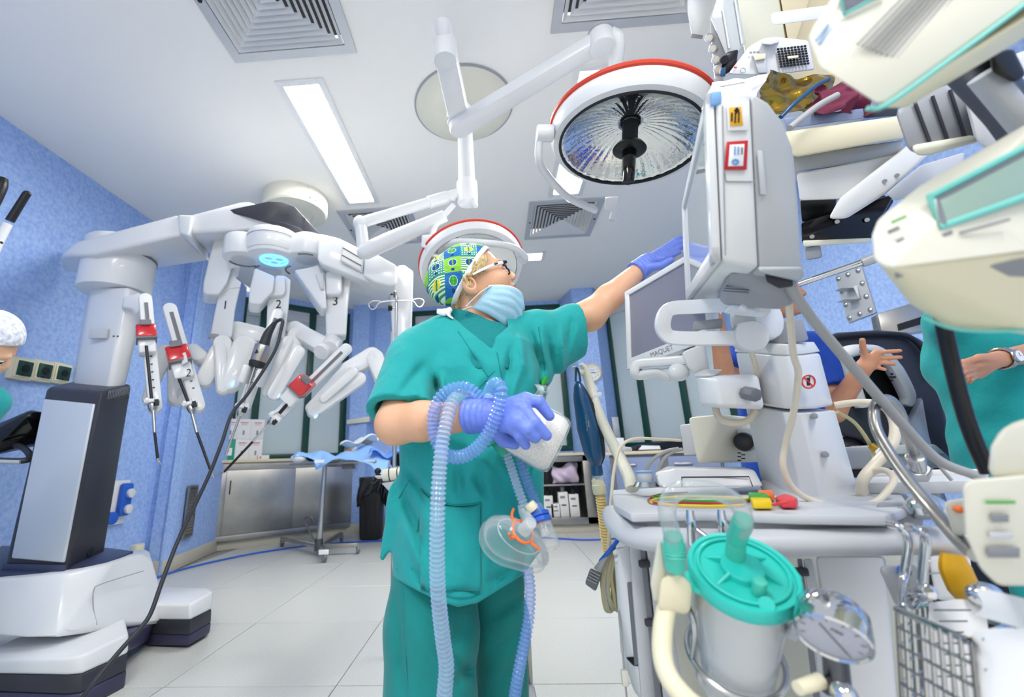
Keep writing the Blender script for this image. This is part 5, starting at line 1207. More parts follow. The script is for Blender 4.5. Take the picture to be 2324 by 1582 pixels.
# wrap-around bumper handle
bp_ = [(1392, 1165, .99), (1402, 1188, .92), (1440, 1216, .84), (1520, 1226, .78), (1700, 1232, .74), (1900, 1230, .72), (2060, 1226, .70), (2165, 1228, .70)]
P('bumper', tube([W(*p) for p in bp_], [.018, .020, .021, .021, .021, .021], 14, 5, flat=1.4, up=(0, 0, 1)), 'lightgrey', AM, 'grey bumper handle')
# back rails right of column
P('rear_rail', hull([W(x, y, d) for x, y, d in ((1955, 1095, 1.0), (2240, 1088, .9), (2245, 1120, .9), (1965, 1125, 1.0), (1960, 1080, 1.15), (2240, 1072, 1.05))], .008), 'lightgrey', AM)
P('rear_rail_step', hull([W(x, y, d) for x, y, d in ((1960, 1068, 1.12), (2245, 1065, 1.0), (2245, 1085, 1.0), (1960, 1088, 1.12), (1960, 1068, 1.2), (2245, 1064, 1.1))], .006), 'white_matte', AM)
for x0, y0, x1, y1, d in ((1990, 1140, 2050, 1190, .78), (2035, 1148, 2095, 1196, .76), (2075, 1140, 2120, 1180, .74)): P('rail_clamp', hull([W(x, y, dd) for dd in (d, d+.06) for x, y in ((x0, y0), (x1, y0), (x1, y1), (x0, y1))], .006), 'grey', AM)
P('clamp_knob', lathe([(.0, 0), (.022, .002), (.026, .012), (.022, .022), (.012, .03)], W(2110, 1170, .68), UZ, 24), 'chrome', AM)
# body below
P('body_panel', hull([W(x, y, d) for x, y, d in ((1850, 1262, .86), (2005, 1262, .84), (2040, 1640, .80), (1915, 1640, .82), (1850, 1262, 1.1), (2010, 1262, 1.1), (2040, 1640, 1.05), (1900, 1640, 1.05))], .01), 'white_matte', AM)
P('body_core', hull([onz(x, y, .74) for x, y in ((1460, 1160), (1840, 1165), (2040, 1165), (2050, 1128), (1470, 1128))]+[V(p.x, p.y, .12) for p in [onz(x, y, .74) for x, y in ((1460, 1160), (1840, 1165), (2040, 1165), (2050, 1128), (1470, 1128))]], .01), 'offwhite', AM)
sx0 = [(1425, 1225), (1495, 1232), (1560, 1600), (1455, 1600)]
P('side_frame', hull([W(x, y, .92) for x, y in sx0]+[W(x, y, 1.02) for x, y in ((1428, 1225), (1470, 1225), (1530, 1580), (1462, 1580))], .008), 'lightgrey', AM)
for a, b, d in (((1459, 1248), (1500, 1640), .90), ((1815, 1268), (1860, 1640), .80)):
    P('rail_slot', hull([W(a[0]-6, a[1], d), W(a[0]+6, a[1], d), W(b[0]+8, b[1], d), W(b[0]-8, b[1], d), W(a[0]-6, a[1], d+.03), W(b[0]+8, b[1], d+.03)], .002), 'midgrey', AM)
    P('rail_edge', hull([W(a[0]+8, a[1], d), W(a[0]+30, a[1], d), W(b[0]+42, b[1], d), W(b[0]+10, b[1], d), W(a[0]+8, a[1], d+.05), W(b[0]+42, b[1], d+.05)], .004), 'alu', AM)
    for t_ in (.08, .42): P('rail_nut', box(W(a[0]+(b[0]-a[0])*t_, a[1]+(b[1]-a[1])*t_, d-.004), .022, .012, .014, .003), 'charcoal', AM)
P('wheel_base', hull([V(x, y, z) for z in (.07, .13) for x, y in ((.28, .78), (1.25, .70), (1.25, 1.25), (.30, 1.25))], .02), 'grey', AM)
for x, y in ((.36, .86), (1.15, .80), (.36, 1.17), (1.15, 1.17)): P('caster', cyl((x, y-.02, .06), (x, y+.02, .06), .06, bev=.01), 'charcoal', AM)
# left slim module with dark slot
P('gas_module', hull([W(x, y, d) for x, y, d in ((1392, 1243, .98), (1432, 1240, .97), (1462, 1500, .93), (1465, 1600, .92), (1440, 1575, .95), (1408, 1480, .97))]+[W(x, y, d) for x, y, d in ((1398, 1246, 1.12), (1430, 1243, 1.12), (1462, 1570, 1.05), (1412, 1480, 1.1))], .012), 'white', AM)
P('module_slot', hull([W(x, y, d) for x, y, d in ((1423, 1322, .958), (1438, 1320, .957), (1457, 1505, .925), (1440, 1512, .935))]+[W(x, y, d+.02) for x, y, d in ((1423, 1322, .958), (1438, 1320, .957), (1457, 1505, .925), (1440, 1512, .935))], .002), 'midgrey', AM)
P('module_gap', hull([W(x, y, d) for x, y, d in ((1420, 1492, .955), (1446, 1505, .935), (1455, 1490, .925), (1458, 1512, .922), (1438, 1512, .94))]+[W(x, y, d+.03) for x, y, d in ((1420, 1492, .955), (1455, 1490, .925), (1458, 1512, .922))], .002), 'black', AM)
P('module_lid', hull([W(x, y, d) for d in (.975, 1.1) for x, y in ((1390, 1250), (1432, 1236), (1436, 1244), (1393, 1262))], .003), 'white_matte', AM)
P('module_lid', hull([W(x, y, d) for d in (.975, 1.1) for x, y in ((1394, 1268), (1434, 1250), (1438, 1258), (1396, 1277))], .003), 'white_matte', AM)
# column: two conical shells
c0 = W(1862, 1130, 1.06); cz = c0.z
def shell(nm, ya, yb, la, ra, lb, rb, da=1.0, db=1.0):
    A = [W(la, ya, da+.07), W((la*3+ra)/4, ya+4, da+.015), W((la+ra)/2, ya+6, da), W((la+3*ra)/4, ya+4, da+.015), W(ra, ya, da+.07)]; B = [W(lb, yb, db+.07), W((lb*3+rb)/4, yb+6, db+.015), W((lb+rb)/2, yb+8, db), W((lb+3*rb)/4, yb+6, db+.015), W(rb, yb, db+.07)]
    bk_ = [p+CF*.14 for p in (A[1], A[3], B[1], B[3])]; return P(nm, hull(A+B+bk_, .008, 3), 'white', AM)
shell('column_lower', 932, 1128, 1738, 1896, 1776, 1952, .99, .98); shell('column_upper', 800, 922, 1713, 1862, 1736, 1894, 1.0, .99); shell('column_lid', 776, 798, 1722, 1848, 1712, 1862, 1.0, 1.0)
shell('column_foot', 1128, 1150, 1772, 1958, 1762, 1975, .97, .96)
for x, y in ((1848, 944), (1873, 1031)): P('screw_cover', cyl(W(x, y, 1.0), W(x, y, .982), .007, bev=.002), 'grey', AM)
# side arm with dark knob
P('side_arm', hull([W(x, y, d) for x, y, d in ((1577, 852, 1.06), (1618, 856, 1.0), (1720, 850, .985), (1735, 930, .975), (1632, 926, .985), (1588, 922, 1.05), (1580, 850, 1.18), (1720, 850, 1.15), (1735, 928, 1.14), (1590, 920, 1.17))], .012, 3), 'white', AM)
P('side_arm_cap', hull([W(x, y, d) for x, y, d in ((1574, 850, 1.06), (1600, 838, 1.05), (1640, 840, 1.08), (1620, 856, 1.0), (1578, 856, 1.06), (1600, 838, 1.16), (1640, 838, 1.16), (1580, 850, 1.17))], .006), 'white_matte', AM)
kc = W(1690, 892, .98); P('knob', cyl(kc, kc-CF*.035+CR*.004, .0155, .0150, 8, .003), 'midgrey', AM)
# monitor joint on the column
P('joint_ball', cyl(W(1690, 735, 1.06), W(1750, 720, 1.0), .055, .05, 32, .012), 'white', AM); P('joint_cap', cyl(W(1695, 765, 1.0), W(1708, 762, .95), .036, .034, 28, .008), 'white', AM)
P('neck_ring', cyl(W(1776, 776, 1.06), W(1770, 728, 1.06), .05, .045, 28, .004), 'grey', AM)
# no-mobile-phone sign
sc = W(1832, 866, .984); sx_, sy_ = CR, CU
P('warning_disc', cyl(sc, sc-CF*.003, .0165, seg=32), 'paper', AM); P('warning_ring', torus(sc-CF*.004, .0145, .0017, CF, seg=32), 'redlead', AM, 'red prohibition ring'); P('warning_bar', tube([sc-CF*.004+CR*-.0102+CU*.0102, sc-CF*.004+CR*.0102-CU*.0102], .0014, 6, 1), 'redlead', AM)
P('phone_icon', box(sc-CF*.0035, .007, .017, .001, 0, CR, CU, CF), 'ink', AM); P('phone_antenna', tube([sc-CF*.0038+CR*.003+CU*.008, sc-CF*.0038+CR*.003+CU*.0125], .0008, 6, 1), 'ink', AM)
# printer-like module on the tray and the bottle stopper
P('printer_module', hull([W(x, y, d) for x, y, d in ((1486, 1072, 1.12), (1530, 1064, 1.1), (1712, 1066, 1.08), (1732, 1104, 1.06), (1500, 1108, 1.06), (1490, 1100, 1.1), (1512, 1058, 1.22), (1690, 1060, 1.2), (1712, 1075, 1.2), (1730, 1100, 1.16), (1500, 1100, 1.2))], .008, 3), 'white', AM)
P('module_seam', tube([W(1548, 1104, 1.058), W(1547, 1083, 1.078), W(1700, 1082, 1.066), W(1708, 1104, 1.052)], .0014, 6, 1), 'ink', AM); P('module_screen', hull([W(x, y, d) for d in (1.105, 1.112) for x, y in ((1490, 1079), (1502, 1078), (1503, 1096), (1492, 1098))]), 'screen', AM)
vb = W(1467, 1104, 1.12); P('vaporizer_base', cyl(vb, vb+UZ*.012, .034, .025, 24), 'steel', AM); P('vaporizer_knob', cyl(vb+UZ*.012, vb+UZ*.038, .0195, .0195, 28, .003), 'lightgrey', AM); 
for z in (.011, .036): P('knob_ring', torus(vb+UZ*z, .0195, .0025, UZ, seg=28), 'inkblue', AM)
# grey patient module behind, on a steel post
P('module_post', hull([W(x, y, d) for d in (1.30, 1.34) for x, y in ((1715, 955), (1733, 955), (1763, 1105), (1738, 1105))], .004), 'darksteel', AM)
P('patient_module', hull([W(x, y, d) for x, y, d in ((1562, 948, 1.22), (1640, 940, 1.20), (1742, 952, 1.26), (1752, 1048, 1.24), (1583, 1052, 1.2), (1575, 945, 1.36), (1735, 950, 1.36), (1745, 1046, 1.36), (1590, 1050, 1.34))], .008), 'offwhite', AM)
P('module_flank', hull([W(x, y, d) for x, y, d in ((1543, 965, 1.27), (1570, 962, 1.25), (1582, 1032, 1.24), (1552, 1034, 1.26), (1548, 964, 1.36), (1575, 960, 1.36), (1585, 1030, 1.36), (1556, 1032, 1.36))], .004), 'lightgrey', AM)
P('module_plate', hull([W(x, y, d) for d in (1.205, 1.22) for x, y in ((1672, 975), (1715, 972), (1726, 1020), (1682, 1022))], .002), 'alu', AM); P('module_knob', cyl(W(1690, 1003, 1.20), W(1687, 1003, 1.175), .026, .024, 32, .004), 'black', AM)
for k in range(5): P('module_print', box(W(1678+(k % 2)*9, 1028+k*4.2, 1.195), .010, .003, .001, 0, CR, CU, CF), 'ink', AM)
P('module_socket', hull([W(x, y, d) for d in (1.20, 1.215) for x, y in ((1658, 951), (1680, 955), (1678, 963), (1657, 960))], .002), 'teal_cap', AM)
# ---- bag arm, breathing bag, yellow hose
M('bent_tube_arm', tube([W(1329, 842, 1.45), W(1338, 872, 1.44), (W(1356, 930, 1.4)), W(1380, 985, 1.36), W(1408, 1040, 1.28), W(1428, 1085, 1.2), W(1435, 1110, 1.17)], [.014, .0165, .0165, .0165, .0175, .0175], 16, 6), 'offwhite', 'bent white tube arm rising from the machine with a forked tip', 'arm')
BA = bpy.data.objects['bent_tube_arm']
P('fork', join(tube([W(1329, 842, 1.45), W(1316, 846, 1.45), W(1306, 838, 1.45), W(1303, 832, 1.45)], [.012, .010, .008, .006], 10, 4), tube([W(1329, 845, 1.45), W(1326, 834, 1.45), W(1318, 826, 1.45)], [.012, .011, .007], 10, 4)), 'offwhite', BA)
for x, y, d, dx, dy in ((1349, 900, 1.42, 16, -12), (1413, 1018, 1.3, 20, -4)):
    P('hose_clip', hull([W(x-6, y-6, d-.02), W(x+dx, y+dy, d-.01), W(x+dx+3, y+dy+10, d-.01), W(x-4, y+8, d-.02), W(x, y, d+.02), W(x+dx, y+dy+4, d+.01)], .003), 'white', BA)
P('collar', cyl(W(1340, 878, 1.44), W(1345, 890, 1.435), .0185), 'white', BA)
bagc = [W(1312, 866, 1.42), W(1320, 900, 1.41), W(1332, 950, 1.4), W(1343, 1000, 1.39), W(1351, 1040, 1.38), W(1354, 1066, 1.38)]
BG = T('breathing_bag', 'dark blue rubber breathing bag hanging empty from the forked arm', 'bag', W(1354, 1075, 1.38))
def bagf(u, v_):
    t = u*5; i = min(int(t), 4); c = bagc[i].lerp(bagc[i+1], t-i); w_ = np.interp(u, [0, .06, .25, .5, .75, .92, 1], [.006, .018, .032, .042, .036, .018, .017]); a = 2*PI*v_
    r = abs(math.cos(a))**.8*(1 if math.cos(a) > 0 else -1); return c+CR*w_*r*.85+CF*(w_*.5*math.sin(a)+.012*math.cos(2*a)*math.sin(PI*u))
P('bag', sheet(bagf, 30, 24, .0025), 'bag_blue', BG, ang=180)
for s in (-1, 1): P('fold_ridge', tube([bagf(u, .25+s*.11)-CF*.002 for u in np.linspace(.05, .95, 12)], .0022, 6, 2), 'bag_blue', BG)
P('fold_shade', tube([bagf(u, .9)-CF*.0015 for u in np.linspace(.08, .9, 12)], [.002, .007, .009, .009, .006, .002], 8, 2), 'ink', BG, 'dark strip for the shade in the bag fold'); P('hang_loop', tube([bagc[0]+CR*-.008, bagc[0]+UZ*.03-CR*.004, bagc[0]+UZ*.045, bagc[0]+UZ*.03+CR*.006, bagc[0]+CR*.008], .0035, 8, 4), 'bag_blue', BG); P('bag_neck', cyl(bagc[-1]+UZ*.015, bagc[-1]-UZ*.018, .018, .0185, 24, .002), 'bag_blue', BG)  # ink strip laid along the bag as the shade inside its fold
a = W(1341, 945, 1.335); xb = (W(1346, 1000, 1.335)-W(1335, 900, 1.335)).normalized()
text('Manual Bag 2.0 L', .0075, W(1331, 960, 1.345), -xb, -CR, 'inkgrey', BG); blurred_print(9, .0045, W(1336, 962, 1.345), -xb, -CR, 'inkgrey', BG)
YH = M('bag_hose', ribbed([W(1361, 1115, 1.37), W(1366, 1150, 1.37), W(1372, 1200, 1.37), (W(1378, 1240, 1.37)), W(1384, 1280, 1.37), W(1394, 1330, 1.38)], .0145, .009, .0022, 16, 4), 'yellow_tube', 'yellow corrugated hose under the blue breathing bag', 'hose')
P('clear_cuff', lathe([(.017, 0), (.018, .012), (.0155, .014), (.018, .018), (.0175, .03)], W(1358, 1094, 1.38), UZ, 24), 'clear_lid', YH); P('cuff', lathe([(.0185, 0), (.021, .004), (.021, .028), (.019, .03), (.0185, .045)], W(1362, 1122, 1.37), UZ+CR*-.08, 24), 'cream', YH)
M('sampling_line', tube([W(1545, 1000, 1.28), W(1500, 997, 1.25), W(1440, 996, 1.22), W(1408, 1015, 1.2), W(1395, 1060, 1.18), W(1388, 1120, 1.17), W(1383, 1200, 1.16), W(1378, 1300, 1.15)], .0042, 8, 6), 'cable_cream', 'thin cream line arching from the patient module down past the yellow hose', 'tube')
for pts, lb in (((((1465, 1070), (1480, 1045), (1510, 1025), (1540, 1018))), 'left pale tube curving up behind the vaporizer knob'), (((1492, 1072), (1508, 1040), (1530, 1024), (1548, 1020)), 'second pale tube curving up behind the printer module')):
    M('tube_line', tube([W(x, y, 1.25) for x, y in pts], .0052, 8, 5), 'cable_grey', lb, 'tube')
# bundle of olive cables with grey plug
CBn = T('cable_bundle', 'bundle of olive monitoring cables with grey plug hanging at the left of the machine', 'cable bundle', W(1380, 1385, 1.08)); rnd = random.Random(5)
for k in range(7):
    x = 1372+k*4; P('cable_loop', tube([W(x+8, 1250, 1.06), W(x-10+rnd.random()*8, 1300, 1.05), W(x-12+rnd.random()*10, 1345, 1.04), W(x+4, 1375+rnd.random()*14, 1.04), W(x+18, 1360, 1.05), W(x+14, 1300, 1.06), W(x+10, 1255, 1.06)], .0042, 8, 5), ('cable_olive', 'cable_grey', 'cable_olive')[k % 3], CBn)
P('plug', hull([W(x, y, d) for d in (1.03, 1.06) for x, y in ((1340, 1288), (1367, 1303), (1352, 1343), (1327, 1325))], .005), 'midgrey', CBn, 'grey ribbed plug')
for k in range(4): P('plug_rib', tube([W(1341-2.5*k, 1296+6*k, 1.026), W(1361-2.5*k, 1307+6*k, 1.026)], .0016, 6, 1), 'grey', CBn)
P('plug_cable', tube([W(1356, 1295, 1.045), W(1374, 1265, 1.05), W(1395, 1240, 1.06)], [.010, .006, .005], 8, 4), 'cable_grey', CBn); P('blue_cable', tube([W(1362, 1275, 1.05), W(1385, 1248, 1.05), W(1405, 1222, 1.06)], .005, 8, 4), 'bluesock', CBn)
M('hanging_cord', tube([W(1403, 1385, .97), W(1412, 1460, .95), W(1417, 1530, .94), W(1422, 1582, .93), W(1425, 1660, .92)], .0022, 6, 5), 'cable_grey', 'thin grey cord running down the left edge of the machine with a small clip', 'cord')
P('clip', box(W(1418, 1538, .935), .014, .012, .03, .003), 'offwhite', bpy.data.objects['hanging_cord'])
# ---- leads on the tray
def lead(name, pts, mt, label): return M(name, tube([onz(x, y, ZT+.004) for x, y in pts], .0026, 8, 6), mt, label, 'cable')
l1 = lead('ecg_lead', [(1700, 1138), (1640, 1143), (1550, 1141), (1492, 1143), (1472, 1134), (1500, 1122), (1560, 1118)], 'crimson', 'dark red coiled lead on the grey tray'); l2 = lead('ecg_lead', [(1700, 1132), (1620, 1128), (1540, 1127), (1490, 1133), (1480, 1141), (1560, 1148), (1650, 1148), (1690, 1146)], 'yellow', 'yellow coiled lead on the grey tray'); l3 = lead('ecg_lead', [(1712, 1134), (1640, 1137), (1560, 1136), (1492, 1132), (1484, 1126), (1550, 1124), (1640, 1126)], 'green', 'green coiled lead on the grey tray')
def clipg(name, pts, mt, label):
    r = M(name, hull([onz(x, y, ZT+.004) for x, y in pts]+[onz(x, y, ZT+.004)+UZ*.014 for x, y in pts], .003), mt, label, 'clip', 'lead clips on the tray'); c = onz(*pts[0], ZT+.012); return r
k1 = clipg('lead_clip', [(1700, 1132), (1740, 1134), (1752, 1142), (1735, 1146), (1705, 1143)], 'green', 'green lead clip on the grey tray'); k2 = clipg('lead_clip', [(1705, 1146), (1752, 1147), (1755, 1155), (1710, 1155)], 'yellow', 'yellow lead clip on the grey tray'); k3 = clipg('lead_clip', [(1722, 1127), (1756, 1126), (1760, 1136), (1728, 1137)], 'orange', 'orange lead clip on the grey tray'); k4 = clipg('lead_clip', [(1762, 1144), (1782, 1136), (1800, 1140), (1813, 1147), (1808, 1153), (1775, 1153)], 'redlead', 'red lead clip at the end of the coiled leads')
P('jaw', tube([onz(1755, 1146, ZT+.012), onz(1770, 1143, ZT+.016), onz(1790, 1138, ZT+.02)], .003, 8, 4), 'redlead', k4)
# ---- big monitor seen edge-on
v0 = W(1557, 465, 1.24)-W(1620, 208, .70)
MN = T('monitor', 'large white monitor seen edge on with yellow and red stickers on its side', 'monitor', W(1650, 640, .9))
fr_ = [(1623, 206), (1703, 206), (1722, 612), (1640, 594), (1622, 560)]
near = [W(x, y, .70) for x, y in fr_]
hs = [W(x, y, .70) for x, y in ((1623, 206), (1703, 206), (1722, 610), (1640, 594))]
P('front_frame', prism(hs, v0*.97, .008, 3), 'white', MN)
gh = [W(x, y, .705) for x, y in ((1703, 207), (1745, 232), (1778, 278), (1800, 335), (1812, 450), (1818, 560), (1824, 618), (1800, 628), (1722, 612))]
P('rear_housing', prism(gh, v0*.9, .006, 3), 'alu', MN)
P('grip_pad', prism([W(x, y, .703) for x, y in ((1717, 343), (1728, 343), (1738, 443), (1725, 443))], -CF*.003, .001), 'lightgrey', MN)
P('corner_cap', prism([W(x, y, .699) for x, y in ((1614, 208), (1638, 205), (1638, 236), (1612, 240))], v0*.02, .002), 'inkblue', MN, 'pale blue corner cap')
sfr = [W(1623, 206, .70), W(1623, 206, .70)+v0, W(1640, 594, .70)+v0, W(1640, 594, .70)]
nl = v0.cross(sfr[3]-sfr[0]).normalized(); nl = nl if nl.dot(CR) < 0 else -nl
bil = lambda u, v_: (sfr[0]*(1-u)+sfr[1]*u)*(1-v_)+(sfr[3]*(1-u)+sfr[2]*u)*v_
P('bezel', join(*[prism([bil(*p)+nl*.002 for p in q], nl*.012, .003) for q in (((0, 0), (1, 0), (1, .08), (0, .08)), ((0, .9), (1, .9), (1, 1), (0, 1)), ((0, 0), (.07, 0), (.07, 1), (0, 1)), ((.93, 0), (1, 0), (1, 1), (.93, 1)))]), 'white', MN)
P('screen', prism([bil(u, v_)+nl*.004 for u, v_ in ((.07, .08), (.93, .08), (.93, .9), (.07, .9))], nl*.004), 'screen_light', MN)
P('base_module', hull([W(x, y, d) for x, y, d in ((1650, 610, .76), (1812, 615, .72), (1806, 690, .76), (1768, 705, .8), (1640, 692, .95), (1620, 688, 1.05), (1700, 600, 1.1), (1790, 600, 1.0))], .008), 'grey', MN, 'grey underside module')
P('base_hood', hull([W(x, y, d) for x, y, d in ((1716, 606, .69), (1822, 606, .69), (1826, 628, .70), (1812, 640, .71), (1800, 628, .70), (1726, 620, .69), (1722, 604, .8), (1820, 604, .8))], .005), 'alu', MN)
P('cable_recess', hull([W(x, y, d) for d in (.715, .74) for x, y in ((1735, 616), (1800, 622), (1800, 650), (1768, 655), (1740, 640))], .002), 'charcoal', MN)
for k in range(5): P('vent_slot', tube([W(1642+k*3, 660-k*5.5, .835), W(1698+k*2, 664-k*5.5, .79)], .0016, 6, 1), 'midgrey', MN)
P('under_screw', ell(W(1687, 699, .82), .007), 'white', MN)
quad = lambda pts, d, th, mt, nm, par, lb=None: P(nm, prism([W(x, y, d) for x, y in pts], -CF*th, .001), mt, par, lb)
quad(((1649, 232), (1699, 231), (1699, 296), (1652, 297)), .698, .0012, 'paper', 'sticker_back', MN); quad(((1654, 244), (1682, 242), (1686, 285), (1657, 287)), .6965, .001, 'yellow_amber', 'sticker', MN, 'yellow sticker')
for k, n_ in enumerate((7, 9, 8)): blurred_print(n_, .0042, W(1661+k*8, 266, .695), CU*-1+CR*-.04, CR, 'ink', MN)
P('sticker_emblem', join(*[cyl(W(1672+dx, 250+dy, .695), W(1672+dx, 250+dy, .6945), .0022, seg=10) for dx, dy in ((0, -3), (-3, 1), (3, 1), (0, 4))]), 'ink', MN)
rr_ = ((1649, 322), (1697, 319), (1694, 386), (1643, 386)); quad(rr_, .698, .0014, 'red', 'red_sticker', MN, 'red bordered sticker'); quad(((1656, 329), (1689, 327), (1686, 377), (1652, 378)), .6965, .001, 'paper', 'sticker_panel', MN)
blurred_print(5, .005, W(1676, 342, .695), CU*-1, CR, 'inkblue', MN); blurred_print(6, .0045, W(1668, 342, .695), CU*-1, CR, 'inkblue', MN); blurred_print(5, .0045, W(1684, 342, .695), CU*-1, CR, 'inkgrey', MN)
for k in range(8): a = k*PI/4; P('sticker_rosette', cyl(W(1669+6*math.cos(a), 368+5*math.sin(a), .695), W(1669+6*math.cos(a), 368+5*math.sin(a), .6944), .0022, seg=8), 'inkblue', MN)
P('side_seam', tube([W(1644, 388, .699), W(1648, 412, .699), W(1712, 412, .699)], .0009, 6, 1), 'grey', MN); P('side_seam', tube([W(1640, 240, .699), W(1646, 580, .699)], .0008, 6, 1), 'grey', MN)
# handle below the big monitor
hq = [W(1736, 692, .86), W(1690, 690, .92), W(1580, 696, 1.0), W(1520, 702, 1.03), W(1504, 730, 1.03), W(1510, 757, 1.03), W(1540, 768, 1.02), W(1660, 768, .98), W(1712, 765, .97)]
P('handle', tube(hq, .0165, 20, 6, flat=.7, up=(0, 0, 1), sq=.75), 'white', MN, 'white loop handle below the monitor'); P('handle_inner', hull([W(x, y, d) for d in (1.0, 1.04) for x, y in ((1575, 730), (1640, 722), (1640, 745), (1572, 750))], .003), 'grey', MN)
P('handle_plate', hull([W(x, y, d) for x, y, d in ((1660, 690, .9), (1752, 698, .86), (1740, 722, .86), (1640, 712, .93), (1680, 688, 1.0), (1750, 695, .98), (1640, 708, 1.02))], .008), 'white', MN)
# ---- second monitor
S2 = T('monitor', 'smaller white framed monitor with grey blank screen under the gloved hand', 'monitor', W(1500, 840, 1.3))
q2 = [W(1420, 664, 1.42), W(1600, 556, 1.24), W(1622, 768, 1.2), W(1426, 840, 1.38)]
n2_ = (q2[1]-q2[0]).cross(q2[3]-q2[0]).normalized(); n2_ = n2_ if n2_.dot(CC-q2[0]) > 0 else -n2_
P('housing', prism(q2, -n2_*.05, .010, 3), 'white', S2); b2 = lambda u, v_: (q2[0]*(1-u)+q2[1]*u)*(1-v_)+(q2[3]*(1-u)+q2[2]*u)*v_
P('bezel', join(*[prism([b2(*p) for p in q], n2_*.008, .002) for q in (((0, 0), (1, 0), (1, .07), (0, .07)), ((0, .87), (1, .87), (1, 1), (0, 1)), ((0, 0), (.06, 0), (.06, 1), (0, 1)), ((.94, 0), (1, 0), (1, 1), (.94, 1)))]), 'white', S2)
P('screen', prism([b2(u, v_) for u, v_ in ((.06, .07), (.94, .07), (.94, .87), (.06, .87))], n2_*.002), 'screen', S2, 'grey blank screen')
text('MAQUET', .021, b2(.44, .935)+n2_*.0095, q2[2]-q2[3], UZ, 'inkgrey', S2, 'brand_lettering', sx=.85)
P('handle', tube([W(1590, 815, 1.22), W(1540, 818, 1.26), W(1480, 822, 1.3), W(1448, 826, 1.32), W(1440, 842, 1.32), W(1450, 852, 1.32), W(1490, 846, 1.3), W(1516, 856, 1.29), W(1514, 836, 1.29)], .0135, 16, 5, flat=.8, up=(0, 0, 1), sq=.75), 'white', S2); P('mount', hull([W(x, y, d) for d in (1.18, 1.28) for x, y in ((1545, 800), (1600, 778), (1612, 850), (1580, 852), (1560, 835))], .012), 'white_matte', S2); P('handle_end', ell(W(1540, 845, 1.25), .03, .02, .026), 'white', S2)
# hanging cables of the monitor
M('monitor_cable', tube([W(1765, 622, .75), W(1788, 680, .78), W(1800, 800, .84), W(1812, 850, .86), W(1800, 940, .88), W(1782, 1010, .9), W(1778, 1060, .9), W(1800, 1108, .9), W(1850, 1138, .9), W(1930, 1150, .88), W(1985, 1140, .87), W(2018, 1110, .88), W(2028, 1085, .9), W(2010, 1068, .93), W(1982, 1072, .96), W(1962, 1100, .98), W(1968, 1128, .99)], .0062, 12, 6), 'cable_cream', 'cream cable hanging from the monitor and looping over the tray', 'cable')
M('monitor_cable', tube([W(1775, 620, .74), W(1800, 660, .74), W(1850, 732, .76), W(1950, 850, .78), W(2050, 965, .80), (W(2130, 1045, .80)), W(2215, 1080, .8), W(2260, 1110, .8)], .0085, 12, 6), 'cable_grey', 'thick grey cable running diagonally from the monitor to the lower right', 'cable')
M('arm_hose', tube([W(1705, 800, 1.05), W(1716, 840, 1.06), W(1714, 880, 1.08)], .006, 10, 5), 'cable_cream', 'short cream hose behind the round column top', 'hose')
M('arm_hose', tube([W(1622, 918, 1.12), W(1632, 948, 1.1), W(1660, 960, 1.08), W(1695, 955, 1.08), W(1715, 932, 1.08)], .0085, 12, 6), 'cable_cream', 'cream hose sagging below the side arm', 'hose')
# gas hoses right of the column
M('gas_hose', tube([W(1895, 920, 1.1), W(1930, 915, 1.08), W(1972, 914, 1.05), W(2010, 925, 1.02), W(2030, 960, 1.0), W(2025, 1010, .98), W(1985, 1055, .97), W(1958, 1090, .96), W(1955, 1130, .97)], [.0085, .0085, .01, .0105, .0105, .0105], 12, 6), 'cable_cream', 'cream gas hose arching right of the column', 'hose')
M('gas_hose', tube([W(1994, 905, .86), W(2020, 908, .86), W(2042, 935, .88), W(2058, 985, .9), W(2074, 1030, .92), W(2082, 1072, .93)], .009, 12, 6), 'brushed', 'short braided steel hose ending in a metal coupling', 'hose')
M('gas_hose', tube([W(1996, 905, .82), W(1984, 930, .8), W(1990, 975, .78), W(2020, 1030, .74), W(2065, 1095, .69), W(2120, 1160, .64), W(2175, 1225, .58), W(2215, 1260, .54)], [.0085, .0085, .009, .0085], 12, 6), 'brushed', 'long braided steel hose running down to the lower right', 'hose')
P('coupling', cyl(W(2076, 1036, .91), W(2086, 1070, .92), .016, .014, 20, .003), 'steel', bpy.data.objects['gas_hose.001']); P('coupling_foot', cyl(W(2082, 1062, .92), W(2086, 1078, .93), .021, .021, 6, .003), 'steel', bpy.data.objects['gas_hose.001'])
M('wire_line', tube([W(1900, 935, 1.2), W(1940, 960, 1.2), W(1975, 1010, 1.2), W(1990, 1060, 1.18)], .005, 8, 5), 'cable_olive', 'thin olive wire with brass fitting behind the cream hose', 'cable'); P('brass_fitting', cyl(W(1976, 1010, 1.19), W(1990, 1020, 1.18), .01), 'brass', bpy.data.objects['wire_line'])
M('wire_line', tube([W(2040, 955, .95), W(2090, 1010, .93), W(2160, 1090, .9)], .0035, 8, 5), 'cable_grey', 'thin straight grey wire right of the braided hose', 'cable')
M('swing_rod', tube([W(1812, 645, 1.35), W(1985, 586, 1.25)], .009, 12, 1), 'chrome', 'chrome rod sticking out towards the infusion pump', 'rod'); P('rod_end', cyl(W(1955, 597, 1.265), W(1985, 586, 1.25), .014, bev=.003), 'alu', bpy.data.objects['swing_rod'])
